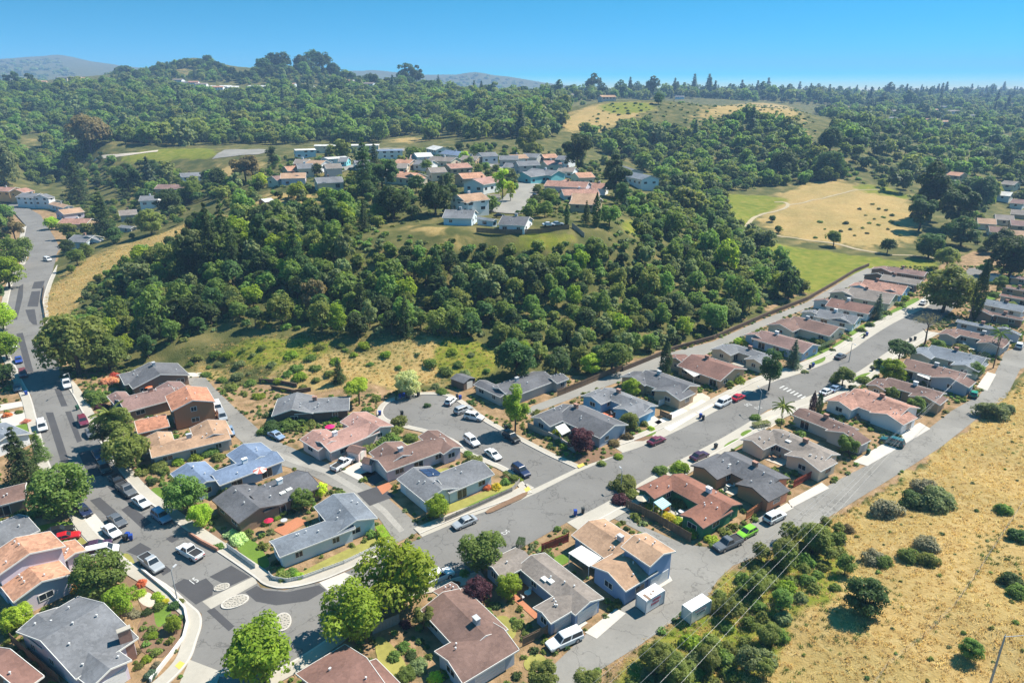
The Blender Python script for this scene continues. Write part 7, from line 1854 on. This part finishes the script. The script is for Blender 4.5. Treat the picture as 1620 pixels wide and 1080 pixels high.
# ------------------------------------------------------------------ woods too far or too many to tell apart: instanced trees
protos = bpy.data.collections.new('wood_tree_kinds')      # not linked: only instanced
def low_crown(kind, seed, n, size): return crown(kind, seed, n, size)
FARK = [('broad', 'mid', 1.0), ('round', 'dark', .9), ('oak', 'dark', .8), ('broad', 'olive', 1.0), ('round', 'mid', .9), ('airy', 'greygreen', 1.0), ('tall', 'mid', .75), ('conifer', 'blue', 1.0), ('pine', 'dark', 1.0)]
for i, (k, c, s) in enumerate(FARK):
    V = crown(k, 300 + i, 620, .21); V = V * s; V[:, 2] += {'tall': 1.5, 'conifer': 1.6, 'pine': 1.5}.get(k, .85) * s
    me = card_mesh(f'far_crown', V, LM[c]); o = bpy.data.objects.new(f'{i:02d}_tree', me); protos.objects.link(o)
def instancer(name, pts, coll, label, scale, kinds=None, seed=0, tilt=0.0):
    g = np.random.RandomState(seed)
    me = bpy.data.meshes.new(name); n = len(pts)
    me.vertices.add(n); me.vertices.foreach_set('co', np.asarray(pts, np.float32).ravel())
    a = me.attributes.new('size', 'FLOAT', 'POINT'); a.data.foreach_set('value', np.asarray(scale, np.float32))
    b = me.attributes.new('turn', 'FLOAT_VECTOR', 'POINT'); b.data.foreach_set('vector', np.stack([g.uniform(-tilt, tilt, n), g.uniform(-tilt, tilt, n), g.uniform(0, 6.28, n)], 1).astype(np.float32).ravel())
    kk = kinds if kinds is not None else g.randint(0, max(1, len(coll.objects)), n)
    d = me.attributes.new('kind_index', 'INT', 'POINT'); d.data.foreach_set('value', np.asarray(kk, np.int32))
    o = link(name, me)
    ng = bpy.data.node_groups.new(name, 'GeometryNodeTree')
    ng.interface.new_socket('Geometry', in_out='INPUT', socket_type='NodeSocketGeometry'); ng.interface.new_socket('Geometry', in_out='OUTPUT', socket_type='NodeSocketGeometry')
    N, L = ng.nodes, ng.links
    i_ = N.new('NodeGroupInput'); o_ = N.new('NodeGroupOutput'); iop = N.new('GeometryNodeInstanceOnPoints'); ci = N.new('GeometryNodeCollectionInfo')
    ci.inputs['Collection'].default_value = coll; ci.inputs['Separate Children'].default_value = True; ci.inputs['Reset Children'].default_value = True
    def attr(nm, ty):
        q = N.new('GeometryNodeInputNamedAttribute'); q.data_type = ty; q.inputs['Name'].default_value = nm
        return [s for s in q.outputs if s.enabled and s.name == 'Attribute'][0]
    mp = N.new('GeometryNodeMeshToPoints')
    L.new(i_.outputs[0], mp.inputs['Mesh']); L.new(mp.outputs[0], iop.inputs['Points']); L.new(ci.outputs[0], iop.inputs['Instance']); iop.inputs['Pick Instance'].default_value = True
    L.new(attr('kind_index', 'INT'), iop.inputs['Instance Index'])
    e2r = N.new('FunctionNodeEulerToRotation'); L.new(attr('turn', 'FLOAT_VECTOR'), e2r.inputs[0]); L.new(e2r.outputs[0], iop.inputs['Rotation'])
    L.new(attr('size', 'FLOAT'), iop.inputs['Scale']); L.new(iop.outputs[0], o_.inputs[0])
    md = o.modifiers.new('scatter', 'NODES'); md.node_group = ng
    o['kind'] = 'stuff'; o['label'] = label
    return o
ci_map = {'mid': [0, 4], 'dark': [1, 2], 'olive': [3], 'greygreen': [5], 'bright': [0, 3], 'brown': [3]}
sp_ = np.array([(a[0], a[1], a[2]) for a in stuff_pts]); gg = np.random.RandomState(9)
instancer('hillside_wood', sp_, protos, 'rest of the wood covering the middle hillside', [a[3] for a in stuff_pts], kinds=[ci_map[a[4]][gg.randint(len(ci_map[a[4]]))] for a in stuff_pts])
def wood(name, poly, spacing, label, smin, smax, seed, avoid=9, probs=None, world_poly=None, front=22.0):
    P = scatter(poly, spacing, seed, world_poly=world_poly)
    P = clear_of_houses(P, avoid, front)
    m = np.ones(len(P), bool)
    for pl in NOGO: m &= ~inpoly(P[:, 0], P[:, 1], pl)
    P = P[m]
    z = hgt(P[:, 0], P[:, 1]); g = np.random.RandomState(seed + 1)
    pr = np.array(probs or [.26, .19, .19, .11, .16, .06, .02, .01, .015]); 
    kk = g.choice(len(FARK), len(P), p=pr / pr.sum())
    sc = g.uniform(smin * .75, smax, len(P)) * np.where(g.rand(len(P)) < .14, 1.4, 1)
    return instancer(name, np.stack([P[:, 0], P[:, 1], z - .2], 1), protos, label, sc, kinds=kk, seed=seed)
NOGO = [[(q.x, q.y) for q in hits(p)] for p in [
  [(180,250),(250,234),(350,231),(430,233),(430,252),(345,256),(282,258),(205,264)], [(612,218),(675,214),(680,226),(625,228)], [(480,226),(640,225),(645,243),(480,245)], [(885,212),(900,176),(960,160),(1060,160),(1015,178),(990,190),(960,208),(915,210)],
  [(1050,200),(1120,172),(1200,158),(1262,168),(1300,230),(1268,222),(1240,184),(1170,176),(1090,200)], [(276,106),(304,103),(312,114),(300,124),(278,121)], [(800,338),(812,315),(826,300),(800,280),(770,250),(700,252),(560,268),(540,258),(760,246),(840,290),(830,330)], [(40,215),(80,208),(80,232),(45,238)],
  [(690,200),(760,230),(690,236)], DRY[1], [(272,127),(330,130),(385,135),(520,134),(520,146),(385,152),(330,152),(272,142)] ]]
# far slopes beyond the playing field and the school
wood('far_wood', [(-160,236),(0,236),(150,236),(250,231),(420,229),(620,226),(760,222),(860,222),(900,205),(900,168),(800,153),(700,147),(600,141),(450,143),(340,144),(150,141),(0,141),(-160,142)], 9.0, 'wooded slope beyond the playing field and school', 5.2, 9.5, 31, avoid=11)
wood('knoll_wood', [(150,138),(200,120),(260,110),(300,101),(345,110),(380,125),(410,124),(440,115),(490,111),(560,127),(640,135),(690,140),(600,138),(450,139),(340,139)], 9.5, 'wooded knolls on the skyline', 4, 6.4, 32, avoid=8)
wood('hill_wood', [(905,215),(960,212),(1000,195),(1050,205),(1090,206),(1170,185),(1235,192),(1262,222),(1290,240),(1330,262),(1345,285),(1270,290),(1195,300),(1140,308),(1150,340),(1080,335),(1010,262),(940,235)], 7.0, 'wood on the flank of the grassy hill', 3.8, 7.0, 33, avoid=9)
wood('valley_wood', [(1290,175),(1320,190),(1310,225),(1345,262),(1400,300),(1450,320),(1480,330),(1820,300),(1820,168),(1500,165),(1400,168)], 12.5, 'wooded valley on the right', 4.5, 8.5, 34, avoid=8)
wood('skyline_wood', [(800,153),(900,152),(1000,151),(1200,151),(1400,153),(1820,152),(1820,172),(1400,172),(1262,166),(1050,157),(960,156),(880,166)], 15, 'tree-covered land far off to the right', 5, 12, 35, avoid=8, probs=[.20,.22,.12,.08,.10,.06,.09,.06,.07])
wood('ridge_wood', None, 24, 'trees along the far left ridge', 4, 6.5, 36, avoid=10, world_poly=[(-1100,960),(-400,1000),(-100,1050),(150,1050),(180,1120),(-100,1140),(-700,1180),(-1250,1150)])
wood('ravine_wood', [(30,262),(60,242),(160,240),(180,262),(260,262),(330,285),(380,300),(340,320),(260,330),(200,320),(170,300),(110,296),(60,292)], 7.2, 'trees filling the left valley below the field', 2.8, 5.2, 37, avoid=8)
wood('hilltop_gardens', [(400,285),(440,255),(480,245),(640,240),(760,232),(860,235),(960,262),(1020,290),(1010,340),(940,350),(860,345),(700,330),(600,330),(520,310),(440,310)], 6.8, 'garden trees between the hilltop houses', 1.6, 3.4, 38, avoid=10)
wood('left_street_trees', [(-120,330),(-10,330),(12,350),(20,400),(5,440),(-4,500),(-5,560),(-120,580)], 6.5, 'trees left of the left road', 2.5, 4.5, 39, avoid=9)
wood('valley_gardens', [(95,310),(180,318),(230,330),(300,330),(300,350),(240,368),(160,395),(110,385)], 6.5, 'garden trees between the left road and the crest', 1.8, 3.2, 40, avoid=8)
wood('edge_gardens', [(1480,385),(1530,330),(1820,320),(1820,440),(1660,420),(1560,410)], 9, 'garden trees at the right edge', 2, 3.8, 41, avoid=9)

wood('hill_edge_wood', [(330,292),(440,288),(560,302),(625,325),(605,362),(540,342),(400,336),(350,330)], 5.5, 'bushy trees along the left edge of the hilltop', 1.5, 3.2, 42, avoid=9)
wood('gully_wood', [(1000,345),(1030,300),(1100,300),(1145,310),(1160,345),(1110,362),(1015,376)], 5.0, 'trees filling the gully right of the hilltop', 2.2, 4.2, 43, avoid=9)
# grass and scrub, instanced
tufts = bpy.data.collections.new('tuft_kinds')
def tuft(seed, n, hh, sp, mat):
    g = np.random.RandomState(seed); V = []
    for _ in range(n):
        a = g.uniform(0, 6.28); b = g.uniform(0, 6.28); r = g.uniform(0, sp); p = np.array([math.cos(a) * r, math.sin(a) * r, 0]); d = np.array([math.cos(b), math.sin(b), 0]); s = np.array([-d[1], d[0], 0]) * .03
        l = hh * g.uniform(.5, 1.1); lean = g.uniform(.2, .9)
        q1 = p + np.array([0, 0, l * .6]) + d * l * lean * .35; q2 = p + np.array([0, 0, l * .85]) + d * l * lean
        V += [p - s, p + s, q1 + s, q1 - s, q1 - s, q1 + s, q2 + s * .3, q2 - s * .3]
    return card_mesh('tuft', np.array(V), mat)
straw = leaf_mat('grass_straw', (.52, .39, .195), .5, .08, .008); straw2 = leaf_mat('grass_pale', (.56, .455, .27), .5, .08, .008); grs = leaf_mat('grass_green', (.15, .19, .04), .3, .25)
for i, (mt, hh, sp) in enumerate([(straw, .30, .6), (straw2, .34, .6), (straw, .24, .7), (grs, .34, .5), (grs, .26, .55)]):
    o = bpy.data.objects.new(f'{i:02d}_tuft', tuft(i, 34, hh, sp, mt)); tufts.objects.link(o)
FP = scatter(DRY[0], .62, 51, n=60000); z = hgt(FP[:, 0], FP[:, 1]); m = FP[:, 1] > 30; FP = FP[m]; z = z[m]
g = np.random.RandomState(5)
pj = np.array([proj((a[0], a[1], 0))[:2] for a in FP]); ins = (pj[:, 0] < 1700) & (pj[:, 1] < 1180); FP, z, pj = FP[ins], z[ins], pj[ins]
nz = np.sin(FP[:, 0] * .19 + 1.7 * np.sin(FP[:, 1] * .13)) + np.sin(FP[:, 1] * .23 - FP[:, 0] * .08)
kk = np.where((nz > .8) & (g.rand(len(FP)) < .4), 3 + g.randint(0, 2, len(FP)), g.choice([0, 1, 2], len(FP), p=[.5, .25, .25]))
instancer('dry_grass', np.stack([FP[:, 0], FP[:, 1], z - .05], 1), tufts, 'dry golden grass of the open field', g.uniform(.6, 1.35, len(FP)), kinds=kk, seed=6, tilt=.15)
def grass(name, poly, sp, kinds, p, label, seed, smin=.7, smax=1.4):
    P = scatter(poly, sp, seed); zz = hgt(P[:, 0], P[:, 1]); g = np.random.RandomState(seed)
    instancer(name, np.stack([P[:, 0], P[:, 1], zz - .05], 1), tufts, label, g.uniform(smin, smax, len(P)), kinds=g.choice(kinds, len(P), p=p), seed=seed, tilt=.15)
grass('meadow_grass', [(285,552),(430,528),(560,530),(740,528),(800,560),(760,600),(640,612),(540,605),(430,600),(320,600)], 1.0, [0, 2, 3, 4], [.25, .15, .3, .3], 'mixed green and dry meadow grass on the lower hillside', 61, .8, 1.5)
grass('crest_grass', DRY[1], 1.3, [0, 1, 2, 3], [.5, .2, .25, .05], 'golden grass on the crest of the middle hill', 62, .9, 1.8)
grass('verge_weeds', [(942,1066),(1015,1019),(1100,960),(1140,915),(1200,880),(1290,830),(1330,850),(1240,1000),(1200,1100),(940,1110)], .8, [0, 2, 3, 4], [.2, .15, .35, .3], 'weeds and rough grass beside the rear alley', 63, .7, 1.5)
def weeds_line():
    P = densify(hits([(1375,1095),(1402,1056),(1460,1010),(1510,960),(1550,902),(1602,822)]), .6); g = np.random.RandomState(4)
    A = np.array([(p.x + g.normal() * .25, p.y + g.normal() * .25, 0) for p in P]); A[:, 2] = hgt(A[:, 0], A[:, 1])
    instancer('fence_weeds', A, tufts, 'weeds growing under the wire fence', g.uniform(.5, 1.0, len(A)), kinds=g.choice([0, 2, 3, 4], len(A)), seed=2)
weeds_line()
# scrub on the grassy hills
SC = bpy.data.collections.new('scrub_kinds')
for i, c in enumerate(['mid', 'greygreen', 'olive', 'dark']):
    V = crown('shrub', 500 + i, 160, .34); o = bpy.data.objects.new(f'{i:02d}_scrub', card_mesh('scrub', V, LM[c])); SC.objects.link(o)
def scrub(name, poly, sp, label, seed, a, b, probs=None):
    P = scatter(poly, sp, seed)
    if name == 'hilltop_scrub':
        st = [(p.x, p.y) for p in hits([(800,338),(812,322),(828,305),(836,292),(822,280),(805,272),(790,262),(770,258),(720,258),(668,262),(600,275),(545,262)])]
        P = P[linedist(P[:, 0], P[:, 1], st) > 9]; P = clear_of_houses(P, 6)
    zz = hgt(P[:, 0], P[:, 1]); g = np.random.RandomState(seed)
    instancer(name, np.stack([P[:, 0], P[:, 1], zz], 1), SC, label, g.uniform(a, b, len(P)), kinds=g.choice(4, len(P), p=probs or [.3, .3, .2, .2]), seed=seed)
scrub('hillside_scrub', HILLPOLY, 3.0, 'scrub under the trees of the middle hillside', 71, .8, 1.9)
scrub('field_scrub', [(1622,600),(1546,675),(1441,755),(1330,830),(1340,940),(1260,1000),(1240,1090),(1620,1090)], 3.4, 'low olive weeds in the dry field', 77, .15, .5, [.2, .3, .45, .05])
scrub('hilltop_scrub', [(430,285),(480,250),(640,245),(760,240),(860,250),(960,270),(1020,300),(1000,360),(930,362),(880,345),(760,335),(700,345),(620,360),(520,315),(440,315)], 4.2, 'shrubs between the hilltop houses', 78, .5, 1.5)
scrub('grassy_hill_scrub', [(905,215),(960,165),(1050,165),(1180,165),(1262,172),(1300,232),(1345,285),(1195,300),(1050,265)], 9, 'scrub on the grassy hill', 72, 1.0, 2.6)
scrub('valley_scrub', [(1300,232),(1345,285),(1450,320),(1640,300),(1640,215),(1400,215)], 9, 'scrub in the right-hand valley', 73, 1.4, 3.4)
scrub('mountain_scrub', [(-60,100),(40,96),(90,92),(150,98),(205,110),(205,118),(-60,122)], 60, 'scrub on the far mountain', 74, 9, 22)
scrub('mountain_scrub', [(690,125),(750,119),(850,133),(870,138),(690,138)], 60, 'scrub on the second far mountain', 75, 9, 22)

def garden_plants():
    P = scatter([(x, y) for x, y in [(-30,1090),(-30,560),(100,560),(230,590),(330,592),(470,632),(720,612),(960,590),(1270,480),(1400,422),(1620,420),(1620,560),(1450,735),(1210,870),(1050,1000),(900,1090)]], 1.15, 81)
    ok = np.ones(len(P), bool)
    for pl in HARD: ok &= ~(inpoly(P[:, 0], P[:, 1], pl))
    for ln, d in LINES: ok &= linedist(P[:, 0], P[:, 1], ln) > d
    for h in HOUSES:
        for w in h[4]:
            dx, dy = P[:, 0] - w.A.x, P[:, 1] - w.A.y; s = dx * w.u.x + dy * w.u.y; q = np.abs(dx * w.n.x + dy * w.n.y)
            ok &= ~((s > -.5) & (s < w.L + .5) & (q < w.hw + .4))
    nz = np.sin(P[:, 0] * .33 + 2 * np.sin(P[:, 1] * .21)) + np.sin(P[:, 1] * .41 - P[:, 0] * .17)
    ok &= (nz > -.8) & (np.abs(P[:, 0]) < 260); P = P[ok]; g = np.random.RandomState(8)
    instancer('garden_plants', np.stack([P[:, 0], P[:, 1], np.zeros(len(P))], 1), SC, 'low garden plants and ground cover between the houses', g.uniform(.25, .8, len(P)) * np.where(g.rand(len(P)) < .12, 1.6, 1), kinds=g.choice(4, len(P), p=[.4, .15, .3, .15]), seed=82)
garden_plants()

# ------------------------------------------------------------------ haze
def haze():
    x0, x1, y0, y1, z0, z1 = -6400, 6400, -60, 6800, float(GZ.min()) - 4, float(GZ.max()) + 26
    m = MB(); m.hexa([(x0, y0, z0), (x1, y0, z0), (x1, y1, z0), (x0, y1, z0)], [(x0, y0, z1), (x1, y0, z1), (x1, y1, z1), (x0, y1, z1)])
    mt, nt, N, L = newmat('haze'); out = N.new('ShaderNodeOutputMaterial'); v = N.new('ShaderNodeVolumePrincipled')
    v.inputs['Color'].default_value = (.40, .64, 1.0, 1); v.inputs['Density'].default_value = HAZE; v.inputs['Anisotropy'].default_value = 0.0
    L.new(v.outputs[0], out.inputs['Volume'])
    o = m.build('haze', mt); o['kind'] = 'stuff'; o['label'] = 'thin blue air haze over the valley'
HAZE = 0.00019
if HAZE: haze()
